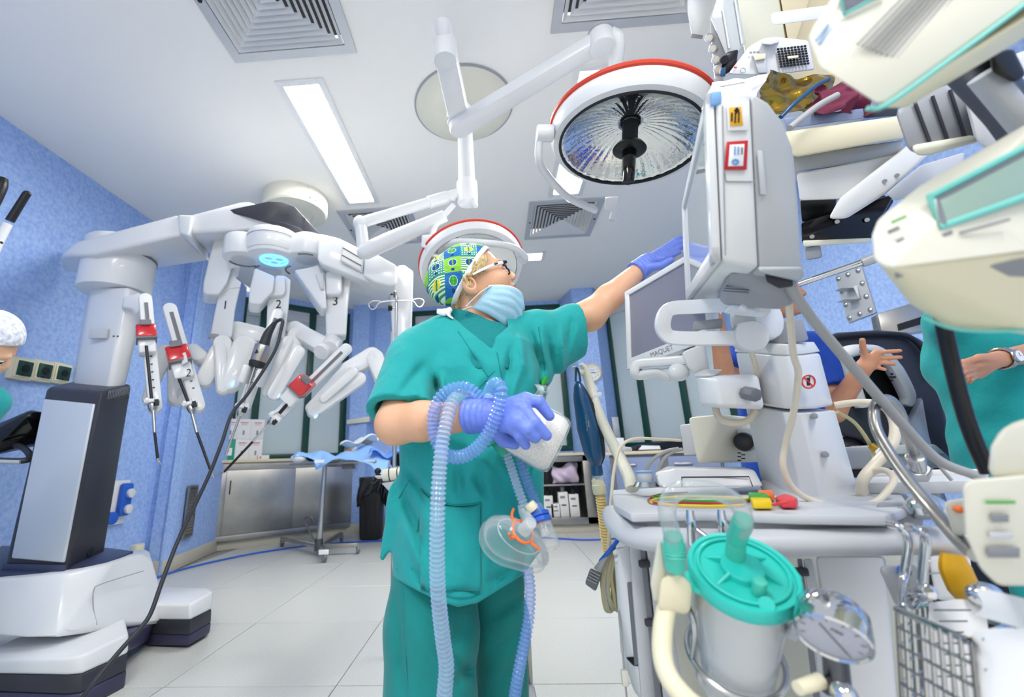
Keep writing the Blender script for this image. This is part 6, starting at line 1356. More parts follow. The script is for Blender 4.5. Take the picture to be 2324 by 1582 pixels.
# ================================================================ SUCTION CANISTER AND FOREGROUND RAIL THINGS
la = W(1684, 1300, .60); cx3 = V(-.057, -.55, .83).normalized(); RL = .0675; mjr = (CR-cx3*CR.dot(cx3)).normalized(); q3y = cx3.cross(mjr)
def onlid(x, y, h=0.): return onplane(x, y, la+cx3*h, cx3)
SCN = T('suction_canister', 'clear suction canister with turquoise lid and bent tube on the front of the machine', 'canister', la-cx3*.25)
bt = la-cx3*.20
P('cup', lathe([(RL*.86, 0), (RL*.84, .0-.05), (RL*.78, -.19), (RL*.72, -.20), (0, -.20), (0, -.197), (RL*.70, -.197), (RL*.765, -.187), (RL*.825, -.05), (RL*.845, 0)], la-cx3*.012, cx3, 48, cap=False), 'clear', SCN); P('liner', lathe([(RL*.78, -.02), (RL*.76, -.08), (RL*.7, -.18), (0, -.185)], la, cx3, 40, cap=False), 'white_matte', SCN, 'pale bag liner inside')
P('lid', lathe([(RL*.96, -.016), (RL*1.0, -.012), (RL*1.0, .004), (RL*.97, .008), (RL*.9, .007), (RL*.88, .004), (RL*.40, .004), (RL*.39, .012), (RL*.36, .014), (0, .014)], la, cx3, 64), 'aqua', SCN, 'turquoise lid')
P('lid_ring', torus(la+cx3*.007, RL*.80, .0022, cx3, seg=56), 'aqua', SCN)
for k in range(6):
    a = k*PI/3+.35; d = mjr*math.cos(a)+q3y*math.sin(a); t_ = mjr*-math.sin(a)+q3y*math.cos(a); P('lid_rib', hull([la+d*RL*.38+cx3*.004, la+d*RL*.38+cx3*.014, la+d*RL*.68+cx3*.004, la+d*RL*.38+cx3*.004+t_*.003, la+d*RL*.38+cx3*.014+t_*.003, la+d*RL*.68+cx3*.004+t_*.003]), 'aqua', SCN)
for s in (-1, 1): P('lid_tab', hull([la+mjr*s*RL*x+q3y*y+cx3*z for x, y in ((.92, .02), (1.1, .012), (1.1, -.012), (.92, -.02)) for z in (-.014, -.004)], .003), 'aqua', SCN)
l1_, l2_ = onlid(1668, 1262, .014), onlid(1722, 1348, .004)
P('port', tube([l1_-cx3*.004, l1_+cx3*.020, l1_+cx3*.034+CU*.006], [.0125, .0125, .0115], 16, 4), 'aqua_soft', SCN, 'turquoise tube port'); P('port', cyl(l2_-cx3*.002, l2_+cx3*.022, .0085, .008, 18, .001), 'aqua_soft', SCN); P('port_collar', cyl(onlid(1740, 1372, .004), onlid(1740, 1372, .010), .009, seg=18), 'aqua', SCN)
p0 = l1_+cx3*.030
tubep = [p0, W(1689, 1186, .57), W(1672, 1142, .57), W(1620, 1114, .57), W(1560, 1109, .57), W(1524, 1125, .57), W(1514, 1160, .57), W(1522, 1200, .575), W(1528, 1225, .58)]
M('suction_tube', tube(tubep, .0110, 16, 6), 'tube_clear', 'clear bent tube arching over the turquoise lid', 'tube'); ST = bpy.data.objects['suction_tube']
P('connector', tube([W(1527, 1215, .58), W(1530, 1250, .585), W(1532, 1290, .59)], [.012, .0135, .0125], 16, 3), 'aqua_soft', ST, 'turquoise tube connector'); P('connector', tube([W(1686, 1180, .57), p0], [.012, .0130], 16, 1), 'aqua_soft', ST, 'turquoise tube connector')
for k in range(5): P('connector_rib', torus(W(1530+k*.5, 1236+k*7, .585), .0137, .0012, UZ, seg=20, s2=6), 'aqua_soft', ST)
BK = T('canister_bracket', 'ivory plastic bracket and yellowed hose left of the suction canister', 'bracket', W(1540, 1380, .62))
P('bracket_plate', hull([W(x, y, d) for d in (.60, .615) for x, y in ((1492, 1228), (1502, 1226), (1510, 1295), (1508, 1360), (1484, 1365), (1476, 1325))], .004), 'offwhite', BK); P('bracket_block', hull([W(x, y, d) for d in (.585, .65) for x, y in ((1500, 1310), (1540, 1300), (1572, 1325), (1566, 1395), (1490, 1385))], .008), 'ivory', BK)
P('drain_hose', tube([W(1512, 1380, .60), W(1504, 1430, .58), W(1504, 1490, .56), (W(1520, 1540, .54)), W(1560, 1590, .52), W(1600, 1620, .51)], .0125, 14, 6), 'ivory', BK, 'yellowed hose')
# steel ring holder
RH = T('canister_holder', 'steel wire ring holding the suction canister', 'holder', bt)
hc_ = la-cx3*.155
P('ring', torus(hc_, RL*.93, .0042, cx3, seg=56), 'steel', RH); P('ring_arm', tube([hc_-mjr*RL*.92, hc_-mjr*RL*.92+cx3*.07, hc_-mjr*RL*.9+cx3*.10+CF*.05], .0042, 10, 4), 'steel', RH); P('ring_arm', tube([hc_+mjr*RL*.6+q3y*RL*.7, hc_+mjr*RL*.6+q3y*RL*.7+cx3*.1, hc_+cx3*.12+q3y*.12], .0042, 10, 4), 'steel', RH)
# two chrome pegs on the tray front
for x, lb in ((1566, 'chrome peg on the bumper left of the turquoise lid'), (1637, 'chrome peg on the bumper just above the turquoise lid')): M('rail_peg', tube([W(x, 1157, .74), W(x+3, 1190, .735), W(x+6, 1235, .735)], [.006, .0085, .0085], 12, 4), 'chrome', lb, 'peg', 'chrome pegs')
# gauge
gc = W(1884, 1425, .50); gn = (CU*.62-CF*.55+CR*.05).normalized(); gd = (-CF*.75-CU*.62).normalized()
GG = T('pressure_gauge', 'round chrome pressure gauge on the front rail below the tray', 'gauge', gc-UZ*.05)
gb = W(1888, 1428, .50); vr_ = -ray(1888, 1428).normalized(); gx = (vr_*.58-(CU-vr_*CU.dot(vr_)).normalized()*.81).normalized()
P('case', lathe([(0, -.03), (.028, -.03), (.034, -.022), (.036, 0), (.036, .012), (.034, .014), (.032, .012), (.032, .008)], gb, gx, 48, cap=False), 'chrome', GG); P('dial', cyl(gb+gx*.008, gb+gx*.0095, .032, seg=40), 'dial_blue', GG); P('glass', cyl(gb+gx*.011, gb+gx*.0125, .032, seg=40), 'glass', GG)
dx_ = (CR-gx*CR.dot(gx)).normalized(); dy_ = gx.cross(dx_); P('needle', tube([gb+gx*.0102-dx_*.016+dy_*.012, gb+gx*.0102+dx_*.02-dy_*.014], .001, 6, 1), 'ink', GG); blurred_print(4, .006, gb+gx*.0102+dy_*.013, dx_, dy_, 'ink', GG)
for k in range(9): a = -.6+k*(PI+1.2)/8; P('tick', box(gb+gx*.0102+(dx_*math.cos(a)+dy_*math.sin(a))*.027, .0012, .005, .0006, 0, dx_*-math.sin(a)+dy_*math.cos(a), dx_*math.cos(a)+dy_*math.sin(a), gx), 'ink', GG)
P('stem', cyl(gb-gx*.02-CU*.01, W(1900, 1540, .54), .012, .014, 16), 'darksteel', GG); P('valve', hull([W(x, y, d) for d in (.53, .57) for x, y in ((1850, 1535), (1905, 1530), (1925, 1560), (1905, 1590), (1860, 1570))], .008), 'charcoal', GG); P('valve_nozzle', cyl(W(1862, 1545, .5), W(1810, 1562, .49), .008, .007, 14), 'ivory', GG); P('valve_ball', ell(W(1916, 1578, .48), .013), 'chrome', GG); P('link_rod', tube([gb-gx*.02-CR*.03, W(1800, 1440, .56), W(1770, 1410, .58)], .008, 10, 4), 'alu', GG)
# wire basket with papers
BK2 = T('wire_basket', 'chrome wire basket full of papers hanging at the lower right', 'basket', W(2130, 1600, .55))
r0, r1, r2, r3 = W(2036, 1383, .56), W(2204, 1458, .46), W(2290, 1420, .58), W(2105, 1370, .68)
dn = W(2050, 1640, .52)-W(2036, 1383, .56); rim = [r0, r1, r2, r3]
P('basket_rim', tube(rim+[r0], .0042, 10, 1), 'chrome', BK2)
for a, b, n in ((r0, r1, 8), (r0, r3, 5), (r1, r2, 5)):
    for k in range(n+1): p = a.lerp(b, k/n); P('basket_wire', tube([p, p+dn], .0021, 6, 1), 'steel', BK2)
    for k in range(1, 7): P('basket_wire', tube([a+dn*k/6, b+dn*k/6], .0021, 6, 1), 'steel', BK2)
P('hanger', tube([r0.lerp(r3, .4), W(2090, 1340, .62), W(2096, 1290, .62), W(2100, 1220, .61), W(2085, 1202, .6), W(2062, 1196, .62)], .006, 12, 5), 'chrome', BK2); P('hanger', tube([r0.lerp(r3, .2), W(2050, 1320, .64), W(2058, 1270, .64), W(2062, 1225, .63), W(2045, 1198, .63), W(2020, 1190, .66)], .006, 12, 5), 'chrome', BK2); P('hanger_bar', cyl(W(2066, 1350, .62), W(2112, 1343, .58), .0095, bev=.003), 'chrome', BK2)
def sheetp(pts, d, seed):
    q = [W(x, y, dd) for (x, y), dd in zip(pts, d)]; rr = random.Random(seed); a, b = rr.random()*6, rr.random()*6
    return sheet(lambda u, v_: (q[0]*(1-u)+q[1]*u)*(1-v_)+(q[3]*(1-u)+q[2]*u)*v_-CF*(.006*math.sin(u*4+a)*math.sin(v_*5+b)), 12, 12, .0006)
for i, (pts, d, lb) in enumerate(((((2098, 1362), (2240, 1368), (2255, 1600), (2110, 1590)), (.60, .6, .56, .56), 'upright printed paper sheet at the back of the wire basket'), (((2225, 1340), (2360, 1362), (2370, 1440), (2215, 1400)), (.5, .46, .44, .5), 'curled blank paper sheet lying on top of the papers'), (((2205, 1430), (2370, 1430), (2390, 1640), (2220, 1640)), (.47, .42, .40, .44), 'large printed paper sheet at the front of the wire basket'))):
    o = M('paper_sheet', sheetp(pts, d, i), 'paper', lb, 'paper', 'papers in the basket'); 
    if i != 1:
        for k in range(7):
            t_ = .1+.11*k; A = W(pts[0][0]+12+(pts[3][0]-pts[0][0])*t_, pts[0][1]+(pts[3][1]-pts[0][1])*t_, d[0]+(d[3]-d[0])*t_-.009); P('print_line', box(A+CR*.03, .05-.012*(k % 3), .0022, .0004, 0, CR, CU, CF), 'inkgrey', o)
# yellow strap piece and white bin on the right
M('amber_handle', tube([W(2162, 1258, .66), W(2168, 1290, .655), W(2185, 1330, .65), W(2200, 1360, .65)], [.016, .022, .022, .014], 12, 5, flat=.6), 'amber', 'curved amber yellow handle under the bumper end', 'handle')
P('grip_end', ell(W(2235, 1350, .6), .022, .016, .016), 'chrome', bpy.data.objects['amber_handle'])
M('storage_box', hull([W(x, y, d) for d in (.80, 1.0) for x, y in ((2104, 1262), (2200, 1256), (2215, 1360), (2125, 1362))], .008), 'white_matte', 'white drawer box behind the amber handle', 'drawer')
P('drawer_seam', tube([W(2108, 1302, .797), W(2208, 1298, .797)], .0012, 6, 1), 'grey', bpy.data.objects['storage_box'])
M('clamp_block', hull([W(x, y, d) for d in (.66, .74) for x, y in ((1992, 1285), (2080, 1280), (2095, 1312), (2100, 1380), (2035, 1380), (2010, 1320))], .008), 'alu', 'grey rail clamp block with a blue cap above the basket', 'clamp'); P('blue_cap', cyl(W(2052, 1298, .67), W(2052, 1296, .645), .008, bev=.003), 'blue_plastic', bpy.data.objects['clamp_block'])
# ================================================================ BACK OF THE ROOM
nf = -n1                                                         # into the room, from the left window wall
fp = Q(490, 1243, 5.45); FA = V(-3.24, 5.36, 0); FBp = V(-2.02, 6.36, 0); tf_ = (FBp-FA).normalized(); nfr = V(tf_.y, -tf_.x, 0)
cu_ = lambda x, y=1150: (onplane(x, y, FA, nfr)-FA).dot(tf_)
u0, u1 = cu_(492), cu_(818); fq = lambda u, z, d=0: FA+tf_*u+UZ*z+nfr*d
SCB = T('steel_cabinet', 'brushed steel sliding door cabinet under the first window', 'cabinet', fq((u0+u1)/2, 0))
def fb(name, ua, ub, za, zb, d0, d1, mt, par, bv=.003, lb=None): return P(name, prism([fq(ua, za, d0), fq(ub, za, d0), fq(ub, zb, d0), fq(ua, zb, d0)], nfr*(d1-d0), bv), mt, par, lb)
um = cu_(662)
fb('body', u0, u1, .1, .96, -.09, 0, 'darksteel', SCB); fb('plinth', u0+.02, u1, 0, .1, -.09, -.03, 'base_beige', SCB)
fb('frame_rail', u0, u1, .90, .985, 0, .012, 'brushed', SCB); fb('frame_rail', u0, u1, .1, .16, 0, .012, 'brushed', SCB); fb('frame_post', u0, u0+.07, .16, .9, 0, .012, 'brushed', SCB); fb('frame_post', u1-.06, u1, .16, .9, 0, .012, 'brushed', SCB)
d1_ = fb('door', u0+.07, um+.02, .165, .895, .002, .010, 'brushed', SCB); d2_ = fb('door', um-.01, u1-.06, .165, .895, -.004, .004, 'brushed', SCB)
fb('finger_slot', u0+.11, u0+.125, .62, .78, .009, .012, 'black', d1_, 0); fb('finger_slot', u1-.11, u1-.095, .66, .82, .003, .006, 'black', d2_, 0)
M('worktop', prism([fq(u0-.03, .985, .05), fq(u1+.02, .985, .05), fq(u1+.02, .985, -.2), fq(u0-.03, .985, -.2)], UZ*.035, .005), 'wood', 'pale wooden sill top over the steel cabinet', 'worktop')
ZS = 1.02
def sillbox(px, w_, h_, dp, z, mt, label, y=990, off=-.06, prints=()):
    u = (onplane(px, y, FA+nfr*off, nfr)-FA).dot(tf_); q = lambda a, b, c: fq(u+a, z+b, off+c)
    r = T('carton', label, 'box', q(0, 0, -dp/2), 'cartons on the window sill')
    P('carton_body', hull([q(a, b, c) for a in (-w_/2, w_/2) for b in (0, h_) for c in (0, -dp)], .002), mt, r)
    for a, b, ww, hh, m_ in prints: P('print', hull([q(a+s*ww/2, b+t*hh/2, c) for s in (-1, 1) for t in (-1, 1) for c in (.0005, .002)]), m_, r)
    return r, q
tx = [(0, .15, .09, .008, 'inkred'), (0, .138, .06, .004, 'inkgrey'), (.0, .06, .02, .04, 'inkgrey')]
for x, z, l in ((522, .252, 'white red printed carton, top row left, beside the cable'), (552, .252, 'white red printed carton, top row middle'), (583, .252, 'white red printed carton, top row right'), (552, 0, 'white red printed carton, bottom row next to the green one'), (583, 0, 'white red printed carton, bottom row right')):
    r, q = sillbox(x, .158, .25, .09, ZS+z, 'boxwhite', l, prints=[(0, .18, .07, .005, 'inkgrey'), (.0, .08, .022, .055, 'inkgrey')]); blurred_print(8, .022, q(0, .205, .002), tf_, UZ, 'inkred', r)
r, q = sillbox(520, .165, .245, .09, ZS, 'boxgreen', 'green carton with white label, bottom row left', prints=[(.01, .10, .08, .09, 'paper'), (.01, .11, .02, .025, 'inkred')])
sillbox(603, .13, .05, .08, ZS, 'boxwhite', 'small flat white carton lying in front of the window', off=.0, prints=[(-.04, .022, .02, .025, 'inkred')])
# mayo stand
ms = onz(722, 1262, 0); SX = V(ms.x, ms.y, 0)
MS = T('instrument_stand', 'steel instrument stand on four casters in front of the steel cabinet', 'stand', SX)
zt = Q(735, 1050, ms.y-.05).z; ttop = SX+V(.03, -.02, zt-.02)
P('post', cyl(SX+V(0, 0, .1), ttop, .03, .026), 'steel', MS)
ends = [onz(640, 1215, .13), onz(812, 1228, .13), onz(736, 1250, .11), onz(775, 1205, .13)]
for i, e in enumerate(ends):
    P('base_leg', hull([p+UZ*z for z in (.075, .115) for p in (V(e.x-.02, e.y, 0), V(e.x+.02, e.y, 0), SX+V(-.035, .02, 0), SX+V(.035, .02, 0), V(e.x, e.y-.02, 0), SX+V(0, -.03, 0))], .004), 'brushed', MS)
    w_ = V(e.x, e.y, 0); c_o = P('caster_fork', hull([w_+V(-.018, 0, .085), w_+V(.018, 0, .085), w_+V(-.016, .03, .045), w_+V(.016, .03, .045), w_+V(-.016, -.01, .045), w_+V(.016, -.01, .045)], .003), 'steel', MS); P('caster', cyl(w_+V(-.013, .02, .04), w_+V(.013, .02, .04), .04, bev=.008), 'midgrey', MS)
P('hub', cyl(SX+V(0, 0, .05), SX+V(0, 0, .17), .045, .04), 'darksteel', MS); P('end_cap', box(ends[2]+V(0, -.015, -.01), .10, .012, .045, .003), 'paper', MS)
P('foot_pedal', tube([SX+V(-.03, -.03, .14), SX+V(-.10, -.06, .28), SX+V(-.14, -.07, .38), SX+V(-.06, -.08, .39), SX+V(-.04, -.06, .33)], .009, 8, 4), 'darksteel', MS)
tr_ = [Q(690, 1046, ms.y-.25), Q(870, 1052, ms.y-.1)]
P('tray', hull([ttop+V(a, b, c) for a in (-.32, .62) for b in (-.2, .28) for c in (.0, .025)], .008), 'brushed', MS); P('tray_clamp', box(ttop+V(.3, -.1, -.03), .12, .1, .05, .006), 'midgrey', MS)
def drapef(u, v_):
    a = u; b = v_; x = -.26+1.0*a; y = -.26+.46*b
    lift = .06+.07*math.sin(a*5+1)*math.sin(b*4+.6)+.05*math.exp(-((a-.55)/.2)**2)*b+.02*math.sin(a*17+b*9)
    drop = -.16*max(0, .35-b)/.35*(.5+.5*math.sin(a*7+.4))*(1 if a > .25 else .3) - .06*max(0, a-.85)/.15
    return ttop+V(x, y+.02*math.sin(a*13), max(.02, lift)+drop+.02)
M('surgical_drape', sheet(drapef, 34, 18, .004), 'drape_blue', 'crumpled light blue drape on the instrument stand', 'drape', ang=180)
def drape2(u, v_): return ttop+V(.52+.34*u, -.1+.3*v_, .10+.04*math.sin(u*8+v_*3)+.03*math.sin(v_*9)-.03*u)
M('surgical_drape', sheet(drape2, 16, 12, .004), 'drape_mid', 'deeper blue drape end hanging over the right of the instrument stand', 'drape', ang=180)
def wrap(u, v_): return ttop+V(.12+.42*u, .10+.22*v_, .20+.09*u+.03*math.sin(u*9+v_*5)+.02*math.sin(v_*11))
M('white_wrap', sheet(wrap, 16, 10, .004), 'cloth_white', 'folded white wrap lying over the blue drape', 'cloth', ang=180)
M('gauze_roll', ell(ttop+V(-.22, -.2, .075), .085, .05, .045), 'cloth_white', 'small white gauze pad at the left end of the stand', 'gauze')
P('drape_label', box(ttop+V(.05, -.29, .035), .1, .003, .03, 0), 'paper', bpy.data.objects['surgical_drape'])
for i, (x, l) in enumerate(((787, 'brown dispenser bottle on the sill behind the drape'), (795, 'second brown dispenser bottle next to the white pump'))):
    b = Q(x, 1010, 6.2); M('pump_bottle', lathe([(.032, 0), (.034, .01), (.034, .1), (.014, .13), (.012, .15), (.016, .152), (.016, .17), (0, .17)], V(b.x, b.y, 1.02), UZ, 16), 'skin_dark', l, 'bottle', 'bottles behind the drape')
b = Q(805, 1000, 6.1); M('soap_pump', join(lathe([(.04, 0), (.042, .01), (.042, .12), (.014, .15), (.012, .19), (0, .19)], V(b.x, b.y, 1.02), UZ, 16), tube([V(b.x, b.y, 1.2), V(b.x, b.y, 1.23), V(b.x+.05, b.y, 1.235)], .008, 8, 1)), 'white', 'white soap pump bottle behind the drape', 'bottle')
# bins
def binm(x, y, Y, wd, ht, label):
    b = onz(x, y, 0); r = T('waste_bin', label, 'bin', b); k = wd/2
    P('bin_body', hull([b+V(a*k*(.85 if z == 0 else 1), c*k*.8*(.85 if z == 0 else 1), z) for a in (-1, 1) for c in (-1, 1) for z in (0, ht)], .03), 'bin', r)
    for s in (-.5, 0, .5): P('bin_rib', hull([b+V(s*k-.012, -k*.8*.86-.004, .04), b+V(s*k+.012, -k*.8*.86-.004, .04), b+V(s*k-.012, -k*.8-.006, ht-.25), b+V(s*k+.012, -k*.8-.006, ht-.25), b+V(s*k, -k*.6, .04), b+V(s*k, -k*.7, ht-.25)]), 'bin', r)
    return r, b
B1, b1 = binm(842, 1224, 0, .30, .74, 'black plastic waste bin with black liner bag beside the steel cabinet'); 
def bagf2(u, v_):
    a = 2*PI*v_; s = .155+.016*math.sin(a*9+u*6)+.012*math.sin(a*5); z = .75-.36*u*(.75+.25*math.sin(a*2+1))-.02*math.sin(a*7)*u; sq = 1/max(abs(math.cos(a)), abs(math.sin(a)))**.6
    return b1+V(math.cos(a)*s*sq*(1+.08*u), math.sin(a)*s*.8*sq*(1+.08*u), z)
M('liner_bag', sheet(bagf2, 12, 60, .004), 'blackbag', 'glossy black liner bag folded over the waste bin rim', 'bag', ang=180)
B2, b2_ = binm(905, 1226, 0, .30, .72, 'black waste bin with pale blue liner half behind the teal tunic')
def bagf3(u, v_):
    a = 2*PI*v_; s = .152+.010*math.sin(a*8+u*5); sq = 1/max(abs(math.cos(a)), abs(math.sin(a)))**.6; return b2_+V(math.cos(a)*s*sq, math.sin(a)*s*.8*sq, .75-.14*u*(.8+.2*math.sin(a*3)))
M('liner_bag', sheet(bagf3, 8, 48, .004), 'linerblue', 'pale blue liner bag over the second bin', 'bag', ang=180)
# infusion stand
pq = Q(897, 900, 2.5); pb = V(pq.x, pq.y, 0); KS = .56
IV = T('infusion_stand', 'steel drip stand with double hook top beside the arm marked 4', 'stand', V(pb.x, pb.y, 0))
top_ = V(pb.x, pb.y, Q(884, 672, pb.y).z); P('pole', cyl(V(pb.x, pb.y, .05), V(pb.x, pb.y, top_.z-.4), .0125), 'steel', IV); P('pole_upper', cyl(V(pb.x, pb.y, top_.z-.41), top_, .008), 'steel', IV)
for s in (-1, 1): P('hook', tube([top_+V(0, 0, -.034), top_+V(s*.075, 0, -.035), top_+V(s*.11, 0, -.045), top_+V(s*.13, 0, -.075), top_+V(s*.155, 0, -.08), top_+V(s*.172, 0, -.05), top_+V(s*.15, 0, -.028), top_+V(s*.10, 0, -.032)], .0042, 8, 4), 'steel', IV)
P('hook', tube([top_+V(0, 0, -.06), top_+V(.0, -.03, .012), top_+V(.012, -.045, .0)], .0042, 8, 4), 'steel', IV); P('hook', tube([top_+V(0, 0, -.06), top_+V(-.012, .03, .018), top_+V(0, .05, 0)], .0042, 8, 4), 'steel', IV)
kz = Q(878, 700, pb.y).z; P('knob', cyl(V(pb.x-.05, pb.y-.005, kz), V(pb.x-.025, pb.y, kz), .02, .017, 8, .004), 'black', IV); P('knob_stem', cyl(V(pb.x-.03, pb.y, kz), V(pb.x, pb.y, kz), .006), 'steel', IV)
P('base', lathe([(.03, .12), (.05, .1), (.06, .06), (.08, .05), (.08, .03), (0, .03)], V(pb.x+.05, pb.y, 0), UZ, 5), 'darksteel', IV)
pc = Q(893, 1080, pb.y)
PC = T('pump_clamp', 'white clamp motor unit with black knobs on the drip stand', 'clamp', pc-V(0, 0, .1))
P('motor', cyl(pc+V(-.09, -.06, .01)*KS, pc+V(.16, -.06, .03)*KS, .034, bev=.005), 'offwhite', PC)
for x in (-.02, .06): P('motor_ring', torus(pc+V(x, -.06, .018)*KS, .0345, .003, (1, 0, .08)), 'ink', PC)
P('bracket', hull([pc+V(a, b, c)*KS for a, c in ((-.10, -.06), (.18, -.03), (.2, -.17), (.0, -.16)) for b in (-.10, .04)], .008), 'alu', PC); P('side_knob', cyl(pc+V(-.16, -.06, -.0)*KS, pc+V(-.09, -.06, .0)*KS, .012), 'steel', PC)
for a, c in ((-.18, -.03), (-.14, .05), (.03, -.22)): P('knob', ell(pc+V(a, -.07, c)*KS, .018), 'black', PC)
M('black_case', hull([pc+V(a, b, c)*KS for a, c in ((-.06, .13), (.0, .22), (.2, .2), (.2, .08), (-.04, .09)) for b in (.06, .2)], .015), 'black', 'black case behind the drip stand clamp', 'case'); 
# blue floor cable
M('floor_cable', tube([onz(x, y, .012) for x, y in ((352, 1312), (400, 1296), (470, 1278), (560, 1259), (640, 1246), (720, 1236), (800, 1230), (900, 1226))], .009, 8, 6), 'bluesock', 'blue cable lying along the floor below the steel cabinet', 'cable'); M('floor_cable', tube([onz(x, y, .012) for x, y in ((1225, 1219), (1270, 1222), (1320, 1225), (1375, 1224), (1420, 1220))], .009, 8, 6), 'bluesock', 'blue cable on the floor right of the teal trousers', 'cable')
# open steel cabinet behind the nurse
by = 6.42
OC = T('open_cabinet', 'steel cabinet without doors holding cartons and bags behind the canister', 'cabinet', V(.8, 6.4, 0))
xa, xb_ = Q(1160, 1120, by).x, Q(1338, 1120, by).x
def ob(name, x0, x1, z0, z1, y0, y1, mt, bv=.003, par=None): return P(name, bx(x0, x1, y0, y1, z0, z1, bv), mt, par or OC)
ob('frame_post', xb_-.13, xb_, .1, .93, by-.42, by, 'brushed'); ob('frame_post', xa, xa+.06, .1, .93, by-.42, by, 'brushed'); ob('frame_rail', xa, xb_, .1, .18, by-.42, by, 'brushed'); ob('frame_rail', xa, xb_, .86, .93, by-.42, by, 'brushed'); ob('back_panel', xa, xb_, .1, .93, by, by+.02, 'midgrey'); ob('shelf', xa, xb_-.12, .56, .58, by-.38, by, 'brushed'); ob('plinth', xa, xb_, 0, .1, by-.38, by, 'base_beige')
M('worktop', bx(xa-.05, xb_+.05, by-.46, by+.1, .935, .97, .005), 'wood', 'pale wooden top over the open steel cabinet', 'worktop')
rnd = random.Random(2)
for i, (px, hh, mt, l) in enumerate(((1246, .26, 'boxwhite', 'tall carton at the left end of the open cabinet'), (1262, .16, 'boxwhite', 'low carton second from the left in the open cabinet'), (1281, .30, 'boxwhite', 'tallest carton in the open cabinet, black printed'), (1305, .27, 'boxwhite', 'carton at the right end of the open cabinet'))):
    c = Q(px, 1170, by-.3); r = M('carton', bx(c.x-.06, c.x+.06, by-.34, by-.2, .18, .18+hh, .002), mt, l, 'box', 'cartons in the open cabinet'); P('print', bx(c.x-.03, c.x+.03, by-.343, by-.34, .18+hh*.45, .18+hh*.5), 'ink', r); P('print', bx(c.x-.04, c.x+.02, by-.343, by-.34, .18+hh*.75, .18+hh*.85), 'inkgrey', r)
    if i != 1: M('bottle', lathe([(.03, 0), (.03, .06), (.012, .08), (.012, .1), (0, .1)], V(c.x+.005, by-.27, .18+hh), UZ, 12), ('ink', '', 'inkgrey', 'ink')[i], ('dark bottle on the left carton', '', 'grey bottle on the tallest carton', 'dark bottle on the right carton')[i], 'bottle', 'small bottles on the cartons')
c = Q(1282, 1075, by-.3); M('plastic_bag', sheet(lambda u, v_: V(c.x-.17+.34*u+.01*math.sin(v_*9), by-.3-.07*math.sin(PI*u)*math.sin(PI*v_)+.02*math.sin(u*14+v_*8), .585+.24*v_*(1-.18*math.sin(u*6))), 18, 14, .004), 'pinkbag', 'pale pink plastic bag on the shelf of the open cabinet', 'bag', ang=180)
M('stethoscope', tube([Q(1240, 1050, by-.3), Q(1247, 1080, by-.3), Q(1252, 1110, by-.3), Q(1246, 1125, by-.3), Q(1238, 1105, by-.3)], .012, 8, 5), 'black', 'black tubing hanging in the open cabinet', 'tube')
M('clear_syringe', tube([Q(1262, 1183, by-.4), Q(1316, 1180, by-.4)], .014, 10, 1), 'hose_clear', 'clear tubes lying at the bottom of the open cabinet', 'tube')
# right counter with drawers
RC = T('drawer_counter', 'grey blue drawer counter with wooden top behind the machine', 'counter', V(2.2, 5.4, 0))
a3, b3 = Q(1385, 1060, 5.5), Q(1640, 1050, 4.95)
tt = (V(b3.x, b3.y, 0)-V(a3.x, a3.y, 0)).normalized(); tn = V(tt.y, -tt.x, 0)
def rcb(name, u0_, u1_, z0, z1, d0, d1, mt, bv=.004): return P(name, prism([V(a3.x, a3.y, 0)+tt*u+UZ*z+tn*d0 for u, z in ((u0_, z0), (u1_, z0), (u1_, z1), (u0_, z1))], tn*(d1-d0), bv), mt, RC)
LL = (b3-a3).length
mat('drawer_blue', '#8795b8', .4)
rcb('body', 0, LL, .1, .92, -.3, 0, 'midgrey')
for i in range(2):
    for k in range(2): d = rcb('drawer', .06+i*LL/2, LL/2-.02+i*LL/2, .14+k*.39, .49+k*.40, 0, .015, 'drawer_blue')
for i in range(2): rcb('handle', .12+i*LL/2, .3+i*LL/2, .8, .82, .015, .04, 'steel')
M('worktop', prism([V(a3.x, a3.y, .925)+tt*u+tn*d for u, d in ((-.08, .04), (LL, .04), (LL, -.32), (-.08, -.32))], UZ*.035, .005), 'wood', 'pale wooden top over the drawer counter', 'worktop')
c = Q(1392, 1005, 5.55); M('white_tray', hull([V(c.x+a, c.y+b, .962+z) for a in (-.07, .12) for b in (-.05, .15) for z in (0, .16)], .01), 'paper', 'white box on the counter beside the tube arm', 'box'); c = Q(1460, 1012, 5.45)
M('black_folder', hull([V(c.x+a, c.y+b, .962+z) for a, z in ((-.15, 0), (.5, 0), (.5, .12), (-.1, .06)) for b in (-.1, .15)], .006), 'black', 'black folder lying on the drawer counter', 'folder'); M('document', hull([V(c.x+a, c.y-.11, .962+z) for a, z in ((-.1, .01), (.15, .01), (.15, .05), (-.05, .06))]+[V(c.x+a, c.y-.13, .962+z) for a, z in ((-.1, .01), (.15, .01))], .001), 'paper', 'white papers leaning on the black folder', 'paper')
c = Q(1398, 970, 6.2); r = M('wall_switch', box(c, .09, .02, .28, .006), 'alu', 'grey switch panel on the blue wall beside the tube arm', 'switch'); P('switch_face', box(c+V(0, -.012, .02), .05, .006, .1, .003), 'lightgrey', r)
